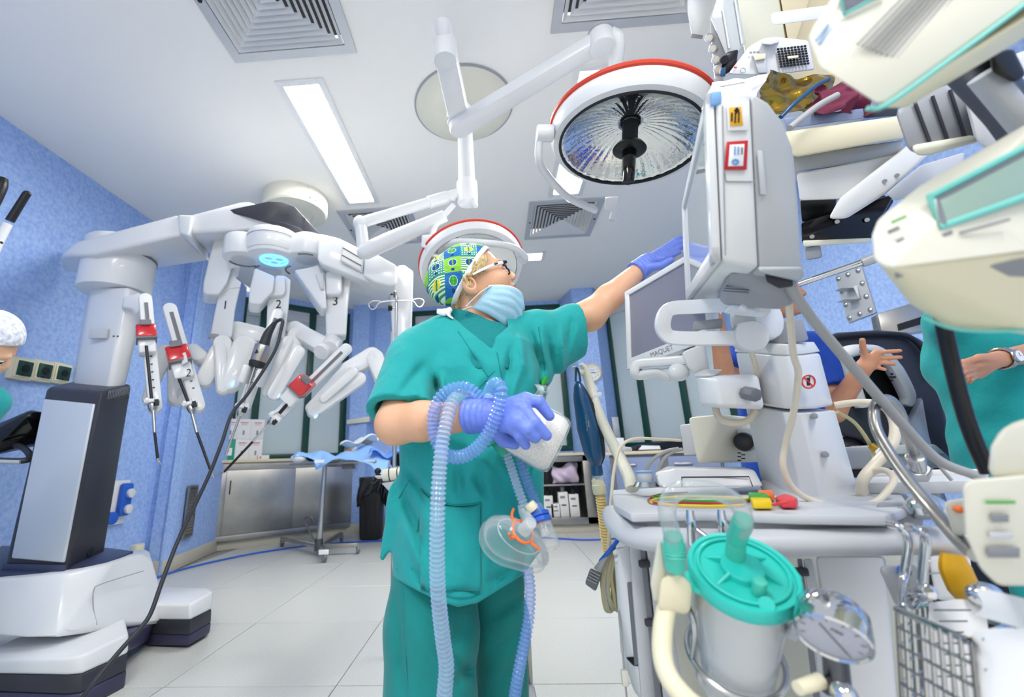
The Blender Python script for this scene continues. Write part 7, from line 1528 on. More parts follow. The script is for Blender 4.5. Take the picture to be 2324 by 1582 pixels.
# ================================================================ left edge
TB = T('side_console', 'black tilted control console with grab handle left of the robot tower', 'console', Q(20, 1050, 2.35))
P('console_body', hull([Q(x, y, Y) for x, y, Y in ((-60, 1000, 2.25), (70, 934, 2.3), (101, 936, 2.4), (95, 1000, 2.4), (0, 1012, 2.28), (-60, 1045, 2.25), (70, 930, 2.6), (98, 936, 2.6), (-60, 985, 2.6), (95, 1010, 2.6))], .012), 'black', TB)
P('console_screen', hull([Q(x, y, Y) for x, y, Y in ((-50, 1008, 2.245), (60, 946, 2.28), (88, 950, 2.36), (86, 990, 2.36), (0, 1004, 2.265))]+[Q(x, y, Y+.02) for x, y, Y in ((-50, 1008, 2.245), (60, 946, 2.28), (86, 990, 2.36))], .004), 'blackgloss', TB)
P('grab_handle', tube([Q(-40, 1044, 2.2), Q(50, 1046, 2.25), Q(68, 1036, 2.3), Q(55, 1018, 2.32), Q(30, 1008, 2.34)], .016, 10, 5), 'charcoal', TB); P('handle_strip', tube([Q(-40, 1047, 2.185), Q(46, 1049, 2.235)], .011, 10, 1), 'alu', TB)
P('console_neck', hull([Q(95, 950, 2.45), Q(112, 950, 2.45), Q(105, 1010, 2.45), Q(95, 1000, 2.45), Q(95, 950, 2.55), Q(112, 950, 2.55), Q(105, 1010, 2.55)], .004), 'black', TB)
GHn = T('lamp_handle', 'black grip on a white stem at the left edge above the console', 'handle', Q(40, 470, 1.9))
P('stem', tube([Q(-90, 760, 1.9), Q(-20, 580, 1.9), Q(18, 508, 1.9)], [.024, .026, .02], 14, 3), 'white', GHn); P('grip', tube([Q(22, 502, 1.9), Q(60, 441, 1.9)], [.0195, .018], 16, 1), 'black', GHn); P('grip_end', ell(Q(61, 440, 1.9), .018), 'black', GHn); P('joint', ell(Q(-2, 550, 1.9), .016), 'ink', GHn)
P('stem', tube([Q(-90, 760, 1.9), Q(-130, 900, 1.9), Q(-150, 1400, 1.9)], .025, 12, 3), 'white', GHn); P('foot', lathe([(.12, 0), (.12, .03), (.03, .06), (.025, .5)], V(Q(-150, 1400, 1.9).x, 1.9, 0), UZ, 24), 'white', GHn)
P('second_grip', tube([Q(-60, 520, 1.9), Q(-25, 470, 1.9), Q(0, 425, 1.9), Q(8, 405, 1.9)], [.035, .035, .03, .02], 16, 4), 'black', GHn, 'second black grip cut by the photo edge'); P('second_stem', tube([Q(-90, 700, 1.9), Q(-60, 520, 1.9)], .02, 12, 1), 'white', GHn)
# ================================================================ OTHER PEOPLE
def figure(name, label, hc_, fwd, chest, hips, sh, el, wr, hands, feet, skin, top, legs_m, capm=None, h=.012, cut=None, hairm='hair_dark', base=None, headpitch=0., rw=.185, sleeve=.6):
    """hc_: head centre; fwd: facing; sh/el/wr pairs of points; hands: list of (finger lists)"""
    fw = Vector(fwd).normalized(); sd = UZ.cross(fw).normalized(); hf = (fw*math.cos(headpitch)+UZ*math.sin(headpitch)); hu = (UZ*math.cos(headpitch)-fw*math.sin(headpitch))
    def HL(X):
        q = [X[i]-hc_[i] for i in range(3)]; return [q[0]*e.x+q[1]*e.y+q[2]*e.z for e in (hf, sd, hu)]
    def hand(X, i, o=0.):
        w_, f_ = wr[i], hands[i]
        if not f_: return d_cap(X, w_, w_+(w_-el[i]).normalized()*.1, .035, .03)
        d = None
        for k_, fg in enumerate(f_):
            r = (.0115, .0088, .0092, .0088, .0078)[k_]-o
            pl_ = d_cap(X, w_.lerp(fg[0], .25), fg[0], .022-o, .014-o); g_ = None
            for p, q in zip(fg, fg[1:]): c = d_cap(X, p, q, r, r*.88); g_ = c if g_ is None else smin(g_, c, .003)
            c = smin(pl_, g_, .006); d = c if d is None else smin(d, c, .008)
        return d
    def trunk(X, k_=1.):
        d = smin(d_cap(X, chest, hips, .15*k_, .15*k_), d_cap(X, sh[0].lerp(chest+UZ*.12, .25), sh[1].lerp(chest+UZ*.12, .25), .075*k_, .075*k_), .08)
        return smin(d, d_cap(X, chest+sd*.06, chest-sd*.06, .13*k_, .13*k_), .05)
    def body(X):
        d = head_sdf(HL(X)); d = smin(d, d_cap(X, hc_-hu*.05-hf*.02, chest+UZ*.2, .055, .065), .02); d = smin(d, trunk(X, .9), .04)
        for i in (0, 1):
            d = smin(d, smin(d_cap(X, sh[i], el[i], .05, .045), d_cap(X, el[i], wr[i], .044, .030), .02), .015); d = smin(d, hand(X, i), .01)
        for i in (0, 1): kn = hips.lerp(feet[i], .52); d = smin(d, smin(d_cap(X, hips+(feet[i]-hips)*.12, kn, .08, .06), d_cap(X, kn, feet[i], .058, .04), .02), .03)
        return d
    pts = [hc_, chest, hips]+list(sh)+list(el)+list(wr)+list(feet); lo = [min(p[i] for p in pts)-.26 for i in range(3)]; hi = [max(p[i] for p in pts)+.26 for i in range(3)]; lo[2] = 0
    fx_ = [[(hc_[i]-.11, hc_[i]+.13)] for i in range(3)]
    for i in (0, 1):
        if hands[i]:
            for a in range(3): cs = [p[a] for fg in hands[i] for p in fg]; fx_[a].append((min(cs)-.02, max(cs)+.02))
    v, f = snet_ax(body, [gax(lo[i], hi[i], fx_[i], .018, .005) for i in range(3)])
    r = T('person', label, 'person', V(hips.x, hips.y, 0)); P('body', (v, f), skin, r, ang=180)
    def shirt(X):
        d = trunk(X, 1.08); d = smin(d, d_cap(X, hips, hips-UZ*.12, .175, .185), .05); tk = d
        for i in (0, 1):
            n = (el[i]-sh[i]).normalized(); e = sh[i].lerp(el[i], sleeve); q = (X[0]-e.x)*n.x+(X[1]-e.y)*n.y+(X[2]-e.z)*n.z
            d = smin(d, smax(d_cap(X, sh[i], e+n*.08, .075, .07), q, .006), .04)
        d = d+.005*np.sin(X[0]*30+X[2]*22)*np.sin(X[2]*27+X[1]*18)
        d = np.maximum(d, (hips.z-.14)-X[2])
        nk = chest+UZ*.2+fw*.05; d = np.maximum(d, -d_cap(X, nk-UZ*.02-fw*.04, nk+UZ*.1, .075, .08)); return d
    v, f = snet(shirt, lo, [hi[0], hi[1], chest.z+.35], .011); P('shirt', (v, f), top, r, ang=180)
    def trous(X):
        d = d_cap(X, hips, hips-UZ*.05, .165, .16)
        for i in (0, 1): d = smin(d, d_cap(X, hips+(feet[i]-hips)*.1, feet[i]+UZ*.04, .10, .085), .02)
        return np.maximum(d, .06-X[2])
    v, f = snet(trous, [lo[0], lo[1], 0], [hi[0], hi[1], hips.z+.2], .014); P('trousers', (v, f), legs_m, r, ang=180)
    for i in (0, 1): P('shoe', ell(V(feet[i].x, feet[i].y, .045)+fw*.06, .13, .05, .045, fw, sd, UZ), 'white', r)
    hq = lambda x, y, z: hc_+hf*x+sd*y+hu*z
    if capm:
        def cp(X):
            L = HL(X); o = d_ell(L, (-.018, 0, .045), (.110, .088, .090)); e = L[0]*-.35+L[2]*.937; return np.maximum(np.maximum(o, -(o+.008)), .036-e)
        v, f = snet(cp, [hc_[i]-.15 for i in range(3)], [hc_[i]+.18 for i in range(3)], .004); P('cap', (v, f), capm, r, ang=180)
    else:
        def hr(X):
            L = HL(X); o = d_ell(L, (-.020, 0, .042), (.106, .084, .094)); e = L[0]*-.6+L[2]*.8; return np.maximum(o, .02-e)
        v, f = snet(hr, [hc_[i]-.15 for i in range(3)], [hc_[i]+.18 for i in range(3)], .005); P('hair', (v, f), hairm, r, ang=180)
    for s in (-1, 1):
        P('eye', ell(hq(.081, .032*s, 0), .0112, .0112, .0112), 'eyewhite', r); P('iris', ell(hq(.089, .032*s, -.001), .0035, .0056, .0056, hf, sd, hu), 'iris', r)
        P('eyebrow', tube([hq(.073, s*.049, .022), hq(.085, s*.036, .0275), hq(.091, s*.020, .024)], [.0014, .0026, .0022], 8, 4), hairm, r); P('eyelash', tube([hq(.084, s*.044, .004), hq(.0935, s*.034, .004), hq(.091, s*.021, .002)], [.0008, .0018, .0008], 6, 4), 'ink', r)
    P('lips', join(ell(hq(.0992, 0, -.0585), .008, .0205, .0047, hf, sd, hu), ell(hq(.0962, 0, -.0702), .0086, .0178, .0052, hf, sd, hu)), 'lips', r)
    return r
# nurse at the left edge, head bowed
mat('cap_speckle', '#e7e9ee', .85, mottle='#b9c0cf', msc=70, mamt=.25, bump=.4, bsc=40)
hcn = W(-26, 788, 1.62); hn = V(hcn.x-.10, hcn.y-.03, .88)
bent = V(.86, -.5, 0).normalized(); ch = V(hcn.x-.22, hcn.y, 1.12)
sdn = UZ.cross(bent)
figure('person', 'person in white speckled cap looking down at the left edge', hcn, bent, ch, hn, (ch+sdn*.17+UZ*.09, ch-sdn*.17+UZ*.09), (ch+V(-.12, .16, -.18), ch+V(-.16, -.12, -.2)), (ch+V(-.1, .12, -.42), ch+V(-.14, -.1, -.44)), ([], []), (V(hn.x, hn.y+.1, .07), V(hn.x, hn.y-.1, .07)), 'skin', 'scrub', 'scrub_pants', capm='cap_speckle', headpitch=-.78)
# man in blue behind the machine, one palm raised
D = 2.02
bc = W(1757, 860, D); bh_ = V(bc.x+.0, bc.y+.03, .95); bhd = W(1752, 668, D-.03); ff = V(.75, -.55, 0).normalized()
shl, shr = W(1672, 792, D), W(1848, 790, D); ell_, elr = W(1650, 880, D-.12), W(1890, 935, D-.12); wrl, wrr = W(1632, 770, D-.22), W(1962, 832, D-.25)
hpts = [[W(1964, 808, D-.26), W(1958, 788, D-.27), W(1957, 772, D-.28)], [W(1990, 800, D-.27), W(2016, 798, D-.29), W(2042, 796, D-.3)], [W(1991, 812, D-.265), W(2017, 812, D-.285), W(2043, 811, D-.295)], [W(1987, 823, D-.26), W(2010, 824, D-.28), W(2029, 826, D-.29)], [W(1979, 832, D-.255), W(1995, 835, D-.27), W(2008, 839, D-.28)]]
figure('person', 'person in royal blue scrubs gesturing with open palm behind the workstation', bhd, ff, bc, bh_, (shl, shr), (ell_, elr), (wrl, wrr), ([], hpts), (V(bh_.x-.12, bh_.y, .07), V(bh_.x+.12, bh_.y, .07)), 'skin_dark', 'scrub_blue', 'scrub_blue', sleeve=.62)
# man in green at the right edge with a wrist watch
D = 1.85
gc_ = W(2240, 820, D); gh_ = V(gc_.x, gc_.y+.02, .90); ghd = W(2235, 560, D); fg_ = V(-.75, -.45, 0).normalized()
s1_, s2_ = W(2150, 730, D), W(2350, 735, D-.05); e1, e2 = W(2190, 930, D+.25), W(2400, 790, D-.16); w1, w2 = W(2260, 1020, D+.2), W(2262, 816, D-.26)
fist = [[W(2222, 812, D-.30), W(2188, 822, D-.31), W(2170, 826, D-.30)], [W(2215, 828, D-.29), W(2178, 834, D-.32), W(2166, 848, D-.30)], [W(2216, 836, D-.28), W(2184, 845, D-.32), W(2172, 860, D-.30)], [W(2218, 846, D-.27), W(2192, 855, D-.31), W(2184, 866, D-.29)], [W(2222, 852, D-.26), W(2204, 862, D-.29), W(2200, 868, D-.27)]]
figure('person', 'person in teal scrubs wearing a wrist watch at the right edge', ghd, fg_, gc_, gh_, (s1_, s2_), (e1, e2), (w1, w2), ([], fist), (V(gh_.x-.1, gh_.y, .07), V(gh_.x+.12, gh_.y, .07)), 'skin_dark', 'scrub', 'scrub', sleeve=.45)
wv = (e2-w2).normalized(); wc_ = w2+wv*.03; wn = (CU*.2-CF*.95-CR*.2).normalized(); wn = (wn-wv*wn.dot(wv)).normalized()
WT = T('wrist_watch', 'steel wrist watch with white dial on the bare forearm', 'watch', wc_)
P('bracelet', torus(wc_, .037, .0045, wv, seg=36, s2=8), 'steel', WT); P('bracelet', torus(wc_+wv*.007, .037, .0045, wv, seg=36, s2=8), 'steel', WT); P('bracelet', torus(wc_-wv*.007, .037, .0045, wv, seg=36, s2=8), 'steel', WT); P('case', cyl(wc_+wn*.036, wc_+wn*.046, .0235, bev=.002), 'steel', WT); P('dial', cyl(wc_+wn*.046, wc_+wn*.0468, .0195), 'paper', WT)
tv = wn.cross(wv); P('hand', tube([wc_+wn*.0475, wc_+wn*.0475+tv*.012], .0006, 6, 1), 'ink', WT); P('hand', tube([wc_+wn*.0475, wc_+wn*.0475+wv*.009], .0007, 6, 1), 'ink', WT)
# ================================================================ SURGEON CONSOLE (dark, far right)
KY = 2.38
KN = T('surgeon_console', 'dark grey surgeon console with pale grey armrest hoop behind the raised palm', 'console', V(Q(1990, 1000, KY).x, KY, 0))
outl = [(1800, 800), (1850, 768), (1900, 752), (1990, 746), (2060, 752), (2098, 772), (2120, 820), (2150, 950), (2178, 1080), (2150, 1090), (2010, 1085), (1960, 1000), (1900, 985), (1840, 960)]
P('hood', prism([Q(x, y, KY) for x, y in outl], V(.16, .22, 0), .03, 3), 'charcoal', KN); P('hood_lip', tube([Q(x, y+12, KY-.02) for x, y in ((1850, 768), (1900, 752), (1990, 746), (2060, 752), (2100, 790), (2125, 850))], .012, 8, 5), 'ink', KN)
P('viewer_recess', prism([Q(x, y, KY-.02) for x, y in ((1965, 830), (2020, 812), (2050, 850), (2052, 905), (2030, 925), (1962, 915))], V(0, .03, 0), .01), 'blackgloss', KN)
P('armrest_hoop', tube([Q(1955, 925, KY-.04), Q(1938, 870, KY-.05), Q(1918, 812, KY-.06), Q(1930, 797, KY-.08), Q(1970, 794, KY-.08), Q(2000, 802, KY-.08), Q(2030, 840, KY-.07), Q(2058, 895, KY-.06), Q(2055, 920, KY-.05)], [.034, .034, .04, .04, .04, .044, .06, .056, .04], 14, 6, flat=.6, up=(0, 1, 0)), 'lightgrey', KN, 'pale grey armrest hoop')
for dx, dy in ((0, 0), (-6, 0), (6, 0), (0, -7), (0, 7)): P('button', ell(Q(2024+dx, 856+dy, KY-.125), .006), 'ink', KN)
text('da Vinci', .026, Q(1968, 797, KY-.122), CR, CU, 'ink', KN)
P('column', prism([Q(x, y, KY+.05) for x, y in ((1925, 990), (2120, 990), (2140, 1085), (1900, 1085))], V(0, .2, 0), .02), 'charcoal', KN)
P('foot_tray', prism([Q(x, y, KY-.15) for x, y in ((1890, 1015), (2130, 1010), (2160, 1035), (2165, 1062), (1895, 1066))], V(0, .3, 0), .02), 'grey', KN); P('foot_tray_top', prism([Q(x, y, KY-.17) for x, y in ((2000, 1010), (2125, 1008), (2150, 1030), (1990, 1032))], V(0, .2, 0), .01), 'lightgrey', KN)
P('side_panel', prism([Q(x, y, KY-.03) for x, y in ((2095, 900), (2110, 985), (2130, 1060), (2100, 1075), (2040, 1000), (2070, 950))], V(0, .06, 0), .01), 'silverpanel', KN); P('base', bx(Q(1900, 1100, KY).x, Q(2160, 1100, KY).x, KY-.15, KY+.3, .05, .5, .03), 'charcoal', KN); 
# ================================================================ CEILING SUPPLY UNIT, top right
PD = T('supply_pendant', 'cream ceiling supply pendant with equipment shelf at the upper right', 'pendant', W(1900, 150, 1.7))
def wp(name, pts, d0, d1, mt, bv=.006, par=None, lb=None, d2=None): 
    a = [W(x, y, d0) if len(p) == 2 else W(p[0], p[1], p[2]) for p in pts for x, y in [p[:2]]]; return P(name, hull(a+[W(p[0], p[1], (p[2] if len(p) == 3 else d0)+d1-d0) for p in pts], bv), mt, par or PD, lb)
wp('column', [(1665, -60), (1760, -60), (1800, 190), (1690, 120)], 1.7, 2.0, 'olivewhite'); wp('column_face', [(1755, -60), (1960, -60), (1960, 200), (1790, 190)], 1.75, 2.05, 'wood'); wp('column_corner', [(1765, -40), (1850, -40), (1795, 130)], 1.69, 1.72, 'wood', .003)
wp('outlet_strip', [(1610, 40), (1638, -30), (1660, -30), (1660, 100), (1640, 185), (1622, 180)], 1.62, 1.7, 'white', .004)
for x, y in ((1602+4, 86), (1614, 110), (1621, 135), (1626, 158)): P('gas_outlet', torus(W(x+4, y, 1.615), .014, .004, CF, seg=20), 'alu', PD); P('outlet_core', cyl(W(x+4, y, 1.618), W(x+4, y, 1.608), .011), 'offwhite', PD)
wp('meter_panel', [(1632, -20), (1668, -20), (1692, 95), (1668, 132), (1648, 125), (1612, 40)], 1.58, 1.61, 'screen_light', .004)
for x0, y0, x1, y1 in ((1640, 20, 1655, 110), (1668, 0, 1684, 100)): P('meter_tube', tube([W(x0, y0, 1.575), W(x1, y1, 1.575)], .003, 8, 1), 'white', PD)
wp('light_fitting', [(1560, -40), (1600, -40), (1618, 20), (1594, 88), (1570, 80), (1560, 30)], 1.9, 1.96, 'alu', .003); wp('fitting_end', [(1570, 76), (1596, 80), (1594, 89), (1568, 86)], 1.88, 1.9, 'midgrey', .001)
wp('handle_bar', [(1748, 34), (1756, 28), (1905, 8), (1905, 38), (1760, 57), (1751, 52)], 1.5, 1.56, 'white', .008)
wp('valve_block', [(1650, 118), (1676, 112), (1670, 155), (1645, 170), (1632, 168), (1640, 140)], 1.52, 1.58, 'black', .006); P('valve_knob', cyl(W(1648, 134, 1.52), W(1644, 136, 1.50), .013), 'ink', PD); wp('valve_cap', [(1634, 154), (1648, 152), (1646, 174), (1634, 174)], 1.5, 1.53, 'bag_blue', .003)
wp('shelf', [(1775, 300), (2050, 262), (2058, 312), (1800, 358)], 1.22, 1.5, 'ivory', .012); wp('shelf_tray', [(1778, 268), (1960, 246), (1962, 268), (1785, 292)], 1.26, 1.5, 'drawer_blue', .004); wp('shelf_tray_dark', [(1958, 246), (2035, 240), (2040, 262), (1960, 268)], 1.26, 1.5, 'charcoal', .004)
wp('shelf_under', [(1800, 352), (2050, 318), (2050, 350), (1990, 365), (1800, 392)], 1.3, 1.5, 'alu', .006)
wp('arm_plate', [(1808, 395), (1980, 378), (2060, 330), (2100, 330), (2010, 420), (1990, 440), (1880, 495), (1902, 455), (1892, 447), (1815, 455)][:1]+[(1980, 378), (2040, 350), (1925, 452), (1815, 455)], 1.28, 1.34, 'white_matte', .006); wp('arm_strut', [(2065, 325), (2130, 330), (2010, 440), (1920, 497), (1880, 497), (1905, 450)], 1.24, 1.3, 'white_matte', .01)
wp('arm_strut_flange', [(2090, 375), (2190, 345), (2170, 430), (2030, 455), (2010, 440)], 1.2, 1.26, 'lightgrey', .006)
for x, y in ((2008, 411), (2036, 398)): P('strut_bolt', cyl(W(x, y, 1.24), W(x, y, 1.235), .0055), 'grey', PD)
wp('black_unit', [(1815, 455), (1900, 448), (1895, 480), (1870, 500), (1820, 505)], 1.36, 1.45, 'black', .006); wp('black_bar', [(1818, 505), (1985, 480), (2030, 440), (1985, 520), (1975, 545), (1820, 552)], 1.3, 1.4, 'blackgloss', .006); wp('black_unit', [(1930, 480), (2000, 440), (2030, 455), (2000, 500)], 1.33, 1.4, 'black', .006)
for x, y in ((1843, 537), (1900, 503), (1968, 499)): P('bar_screw', cyl(W(x, y, 1.3), W(x, y, 1.292), .006), 'steel', PD)
wp('bar_rail', [(1822, 546), (1976, 540), (1976, 550), (1824, 560)], 1.29, 1.4, 'olivewhite', .003); wp('hook_block', [(1825, 562), (1862, 556), (1867, 585), (1830, 591)], 1.3, 1.36, 'grey', .006)
# ribbed grey box
RBx = T('ribbed_bracket', 'grey ribbed plastic bracket between the shelf and the infusion pumps', 'bracket', W(2130, 340, .95))
wp('bracket_body', [(2030, 250), (2150, 190), (2190, 200), (2222, 318), (2100, 352), (2062, 345)], .95, 1.1, 'grey', .016, RBx); wp('bracket_base', [(2066, 330), (2215, 305), (2225, 322), (2110, 352), (2080, 354)], .93, 1.1, 'olivewhite', .01, RBx)
for x in (2082, 2122, 2162): P('groove', tube([W(x-6, 232-(x-2082)*.35, .946), W(x+28, 322-(x-2082)*.16, .946)], .0032, 6, 1), 'charcoal', RBx)
# device on the shelf
DV = T('small_device', 'small white medical device with square punched grille on the pendant shelf', 'device', W(1760, 170, 1.4))
wp('case', [(1652, 168), (1700, 105), (1735, 86), (1765, 84), (1772, 95), (1835, 92), (1850, 158), (1740, 172)], 1.38, 1.55, 'white', .008, DV); wp('lever', [(1728, 100), (1732, 90), (1765, 83), (1770, 96), (1750, 102)], 1.35, 1.4, 'white', .005, DV); wp('slot', [(1708, 125), (1738, 122), (1742, 165), (1722, 166)], 1.37, 1.38, 'lightgrey', .003, DV); wp('slot_lip', [(1708, 124), (1738, 121), (1738, 133), (1714, 138)], 1.362, 1.375, 'ivory', .003, DV)
g = []
for i in range(9):
    for j in range(8): x, y = 1766+i*7.6+j*1.0, 112+j*5.6-i*.9; g.append(box(W(x, y, 1.372), .0068, .0052, .003, 0, CR, CU, CF))
for q in g: P('grille_hole', q, 'black', DV)
wp('grille_lever', [(1786, 128), (1812, 125), (1812, 131), (1788, 134)], 1.36, 1.37, 'ivory', .002, DV)
for i in range(3): P('key', box(W(1704+i*8, 119-i*.5, 1.372), .008, .006, .003, .001, CR, CU, CF), 'grey', DV)
P('red_mark', box(W(1669, 153, 1.374), .008, .005, .002, 0, CR, CU, CF), 'redlead', DV); P('dial', torus(W(1686, 160, 1.372), .008, .001, CF, seg=16), 'grey', DV)
def crumple(pts, d, seed, amp, n=20):
    q = [W(x, y, dd) for (x, y), dd in zip(pts, d)]; rr = random.Random(seed); ph = [rr.random()*6 for _ in range(6)]
    return sheet(lambda u, v_: (q[0]*(1-u)+q[1]*u)*(1-v_)+(q[3]*(1-u)+q[2]*u)*v_-CF*amp*(math.sin(u*7+ph[0]+v_*3)+.6*math.sin(v_*11+u*5+ph[1])+.5*math.sin(u*17-v_*9+ph[2]))+UZ*amp*.4*math.sin(u*9+ph[3]), n, n, .002)
M('gold_foil', crumple(((1738, 170), (1890, 172), (1880, 262), (1715, 255)), (1.34, 1.42, 1.36, 1.26), 4, .012), 'gold', 'crumpled gold emergency foil on the pendant shelf', 'foil', ang=60)
M('plastic_wrap', crumple(((1612, 190), (1745, 168), (1715, 225), (1598, 240)), (1.3, 1.36, 1.24, 1.22), 8, .008), 'paper', 'white printed plastic wrap draped behind the large monitor', 'wrap', ang=60)
P('wrap_print', join(*[box(W(1640+k*9, 196-k*1.6, 1.25), .012, .0022, .0006, 0, CR, CU, CF) for k in range(6)]), 'inkgrey', bpy.data.objects['plastic_wrap'], kind='stuff')
M('burgundy_cloth', crumple(((1862, 190), (1990, 175), (1990, 250), (1850, 258)), (1.30, 1.3, 1.24, 1.24), 11, .02), 'burgundy', 'folded burgundy cloth on the pendant shelf', 'cloth', ang=80)
M('shelf_cable', tube([W(1772, 266, 1.2), W(1800, 238, 1.2), W(1850, 196, 1.22), W(1880, 180, 1.24)], .006, 10, 5), 'bag_blue', 'dark blue cable on the pendant shelf', 'cable'); M('shelf_cable', tube([W(1792, 291, 1.16), W(1820, 268, 1.17), W(1860, 238, 1.19), W(1900, 216, 1.2)], .0085, 10, 5), 'cable_grey', 'pale grey cable hanging over the pendant shelf edge', 'cable')
# ================================================================ INFUSION PUMPS close to the lens
def pump(label, main, extra):
    r = T('infusion_pump', label, 'infusion pump', main[0][0]); return r
I1 = T('infusion_pump', 'cream infusion pump at the top right corner with printed label panel', 'infusion pump', W(2050, 240, .46))
hp_ = lambda L: [W(*p) for p in L]
P('housing', hull(hp_([(1832, 88, .46), (1845, 60, .46), (1905, -30, .46), (2260, -170, .46), (2420, -60, .43), (2015, 232, .42), (1990, 236, .42), (1858, 152, .44)]+[(1850, 80, .56), (1905, -30, .56), (2260, -170, .56), (2420, -60, .53), (2020, 220, .54)]), .012, 3), 'offwhite', I1)
P('underside', hull(hp_([(1985, 243, .425), (2020, 246, .425), (2440, -30, .43), (2440, 20, .46), (2060, 246, .47), (2000, 238, .50), (2400, -40, .52)]), .006), 'cream', I1)
P('edge_line', tube(hp_([(1968, 246, .418), (2012, 238, .416), (2150, 140, .42), (2300, 30, .425), (2400, -50, .43)]), .0022, 8, 4), 'teal_line', I1, 'teal edge line')
pq_ = [W(1935, 100, .437), W(2110, -80, .452), W(2215, -40, .446), W(2062, 150, .432)]
for k in range(11):
    t_ = .06+k*.085; a, b = pq_[0].lerp(pq_[3], t_), pq_[1].lerp(pq_[2], t_); P('print_line', tube([a-CF*.002, a.lerp(b, .95-.2*((k*7) % 3)/3)-CF*.002], .0011, 6, 1), 'inkgrey', I1)
P('display', hull(hp_([(1905, -10, .452), (1990, -60, .452), (2010, -20, .45), (1916, 32, .45), (1905, -10, .456), (1990, -60, .456), (2010, -20, .455), (1916, 32, .455)]), .002), 'screen', I1); P('display_rim', tube(hp_([(1990, -60, .45), (1908, -10, .45), (1916, 33, .448), (2010, -18, .448)]), .0018, 6, 1), 'teal_line', I1)
for k in range(3): P('print_line', tube(hp_([(1852+k*9, 92+k*8, .448), (1880+k*9, 55+k*8, .45)]), .0013, 6, 1), 'inkblue', I1)
I2 = T('infusion_pump', 'cream infusion pump with long blank grey display at the right edge', 'infusion pump', W(2150, 740, .43))
P('housing', hull(hp_([(1978, 530, .44), (1990, 500, .45), (2062, 448, .46), (2090, 420, .46), (2400, 240, .46), (2420, 560, .40), (2010, 612, .40), (1982, 590, .42)]+[(2070, 450, .56), (2400, 240, .56), (2400, 500, .54), (2020, 560, .54)]), .012, 3), 'offwhite', I2)
P('lower_housing', hull(hp_([(1982, 585, .42), (2010, 608, .402), (2420, 556, .402), (2420, 770, .44), (2150, 742, .45), (2068, 695, .445), (2060, 680, .52), (2160, 730, .54), (2420, 740, .54), (1995, 590, .5)]), .012, 3), 'cream', I2)
lq = [W(2112, 452, .432), W(2400, 300, .436), W(2400, 420, .416), W(2126, 514, .415)]
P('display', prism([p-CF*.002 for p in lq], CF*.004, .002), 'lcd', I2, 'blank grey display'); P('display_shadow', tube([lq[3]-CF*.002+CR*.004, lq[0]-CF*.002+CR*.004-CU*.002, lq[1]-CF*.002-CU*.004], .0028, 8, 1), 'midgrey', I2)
P('display_rim', tube([lq[2]-CF*.001, lq[3]-CF*.001-CU*.002, lq[0]-CF*.001-CR*.002+CU*.002, lq[1]-CF*.001+CU*.002], .0034, 8, 1), 'teal_line', I2, 'teal display rim')
def led(par, x, y, d, mt, w_=.006, h_=.003): P('indicator', box(W(x, y, d), w_, h_, .0015, .001, CR*.8+CU*.35, CU*.8-CR*.35, CF), mt, par)
led(I2, 2040, 498, .425, 'green', .016, .0025); led(I2, 2028, 522, .42, 'inkgrey', .012, .004); led(I2, 2044, 545, .417, 'inkgrey', .008, .004); led(I2, 2150, 530, .41, 'inkgrey', .010, .0035); P('print_line', tube(hp_([(2180, 528, .408), (2290, 498, .405)]), .0014, 6, 1), 'inkgrey', I2)
P('rating_plate', hull(hp_([(2180, 612, .408), (2330, 585, .402), (2345, 660, .42), (2230, 690, .425), (2180, 612, .414), (2330, 585, .41), (2345, 660, .428)]), .002), 'inkgrey', I2); led(I2, 2048, 620, .41, 'inkgrey', .014, .006)
P('edge_line', tube(hp_([(2100, 722, .44), (2160, 745, .445), (2250, 752, .44), (2400, 745, .435)]), .0018, 8, 4), 'teal_line', I2)
I3 = T('infusion_pump', 'cream infusion pump with green bar in the lower right corner', 'infusion pump', W(2260, 1340, .42))
P('housing', hull(hp_([(2184, 1105, .42), (2200, 1088, .42), (2400, 1070, .42), (2400, 1330, .42), (2265, 1330, .42), (2222, 1290, .42), (2190, 1215, .42), (2200, 1100, .50), (2400, 1080, .5), (2400, 1320, .5), (2260, 1310, .5)]), .012, 3), 'offwhite', I3); P('upper_housing', hull(hp_([(2240, 1090, .43), (2248, 1010, .43), (2280, 960, .43), (2420, 930, .43), (2420, 1090, .43), (2250, 1010, .5), (2280, 965, .5), (2420, 940, .5), (2420, 1090, .5), (2245, 1090, .5)]), .012, 3), 'offwhite', I3)
for x, y, mt, w_, h_ in ((2271, 1140, 'green', .028, .003), (2270, 1176, 'inkgrey', .016, .008), (2272, 1215, 'lightgrey', .022, .006), (2278, 1254, 'inkgrey', .03, .010)): P('indicator', box(W(x, y, .417), w_, h_, .0015, .001, CR, CU, CF), mt, I3)
M('button_box', hull(hp_([(2140, 1138, .56), (2200, 1128, .56), (2200, 1215, .56), (2165, 1220, .56), (2140, 1138, .62), (2200, 1128, .62), (2200, 1215, .62)]), .008), 'offwhite', 'small cream box with orange button behind the lower infusion pump', 'box'); P('orange_button', ell(W(2176, 1156, .555), .005), 'orange', bpy.data.objects['button_box'])
M('black_cable', tube(hp_([(2134, 700, .62), (2146, 760, .62), (2166, 850, .61), (2190, 940, .6), (2215, 1010, .59), (2245, 1075, .58)]), .0092, 12, 6), 'black', 'thick black cable hanging between the two lower infusion pumps', 'cable')
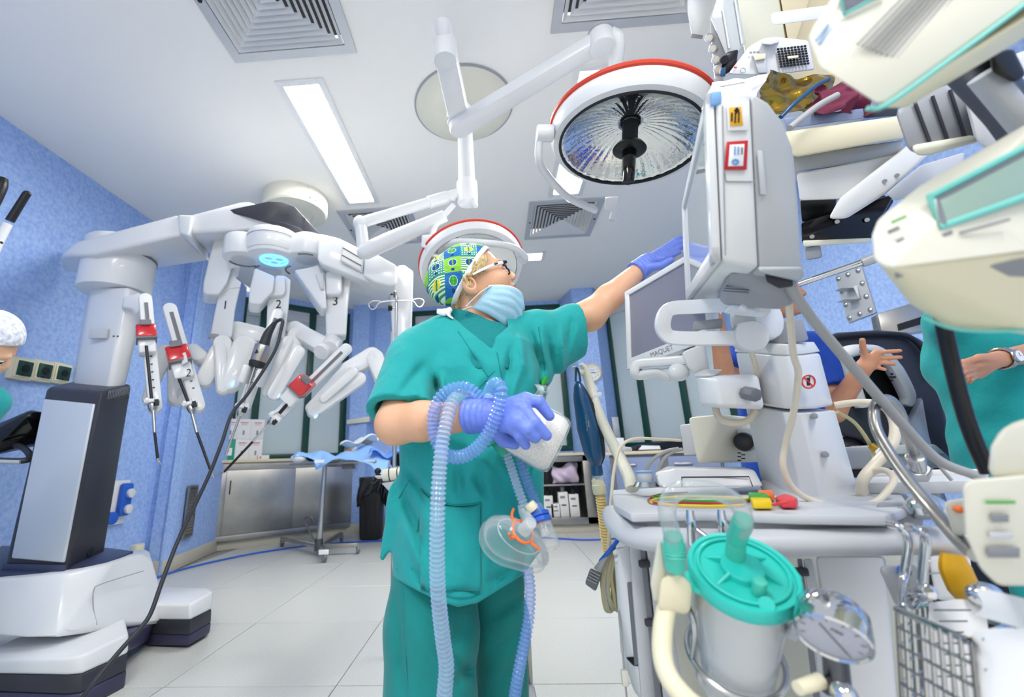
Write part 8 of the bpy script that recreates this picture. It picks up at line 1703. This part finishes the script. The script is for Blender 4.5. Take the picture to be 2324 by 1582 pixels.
# pole of the pumps
PL = T('pump_pole', 'grey metal pump pole with black clamp at the right edge', 'pole', W(2330, 1400, .6))
P('pole', tube(hp_([(2180, 130, .66), (2330, 300, .64), (2420, 500, .62)]), .028, 16, 4), 'darksteel', PL); P('pole', tube(hp_([(2230, 170, .60), (2330, 290, .60)]), .016, 14, 1), 'alu', PL); P('clamp', hull(hp_([(2245, 120, .56), (2300, 110, .56), (2330, 170, .55), (2300, 190, .55), (2250, 165, .56), (2250, 120, .64), (2330, 170, .62)]), .01), 'black', PL); P('grey_block', hull(hp_([(2185, 215, .84), (2330, 100, .84), (2440, 130, .84), (2440, 420, .84), (2330, 330, .84), (2215, 330, .84), (2190, 215, .95), (2440, 100, .95), (2440, 420, .95), (2220, 330, .95)]), .02), 'lightgrey', PL); P('upright', tube([W(2420, 500, .62), V(W(2420, 500, .62).x, W(2420, 500, .62).y, .05)], .018, 12, 1), 'steel', PL); P('foot', lathe([(.25, 0), (.25, .04), (.04, .07), (.03, .12)], V(W(2420, 500, .62).x, W(2420, 500, .62).y, 0), UZ, 24), 'grey', PL)
# trolley just behind the right trouser leg
FS = T('step_stool', 'cream and navy upright panel standing behind the right trouser leg', 'stool', V(Q(1200, 1560, 1.7).x, 1.7, 0))
P('panel', hull([Q(x, y, Y) for Y in (1.62, 1.72) for x, y in ((1180, 1425), (1204, 1425), (1210, 1552), (1180, 1555))], .004), 'offwhite', FS); P('navy_band', hull([Q(x, y, 1.6) for x, y in ((1176, 1498), (1199, 1498), (1202, 1552), (1176, 1552))]+[Q(x, y, 1.63) for x, y in ((1176, 1498), (1199, 1498), (1202, 1552), (1176, 1552))], .003), 'navyplate', FS); q = Q(1190, 1590, 1.62); P('foot', hull([Q(x, y, Y) for x, y, Y in ((1170, 1555, 1.6), (1210, 1552, 1.6), (1222, 1600, 1.5), (1170, 1600, 1.5), (1170, 1555, 1.8), (1212, 1552, 1.8))]+[V(q.x-.05, 1.55, 0), V(q.x+.06, 1.55, 0), V(q.x-.05, 1.8, 0), V(q.x+.06, 1.8, 0)], .008), 'grey', FS)
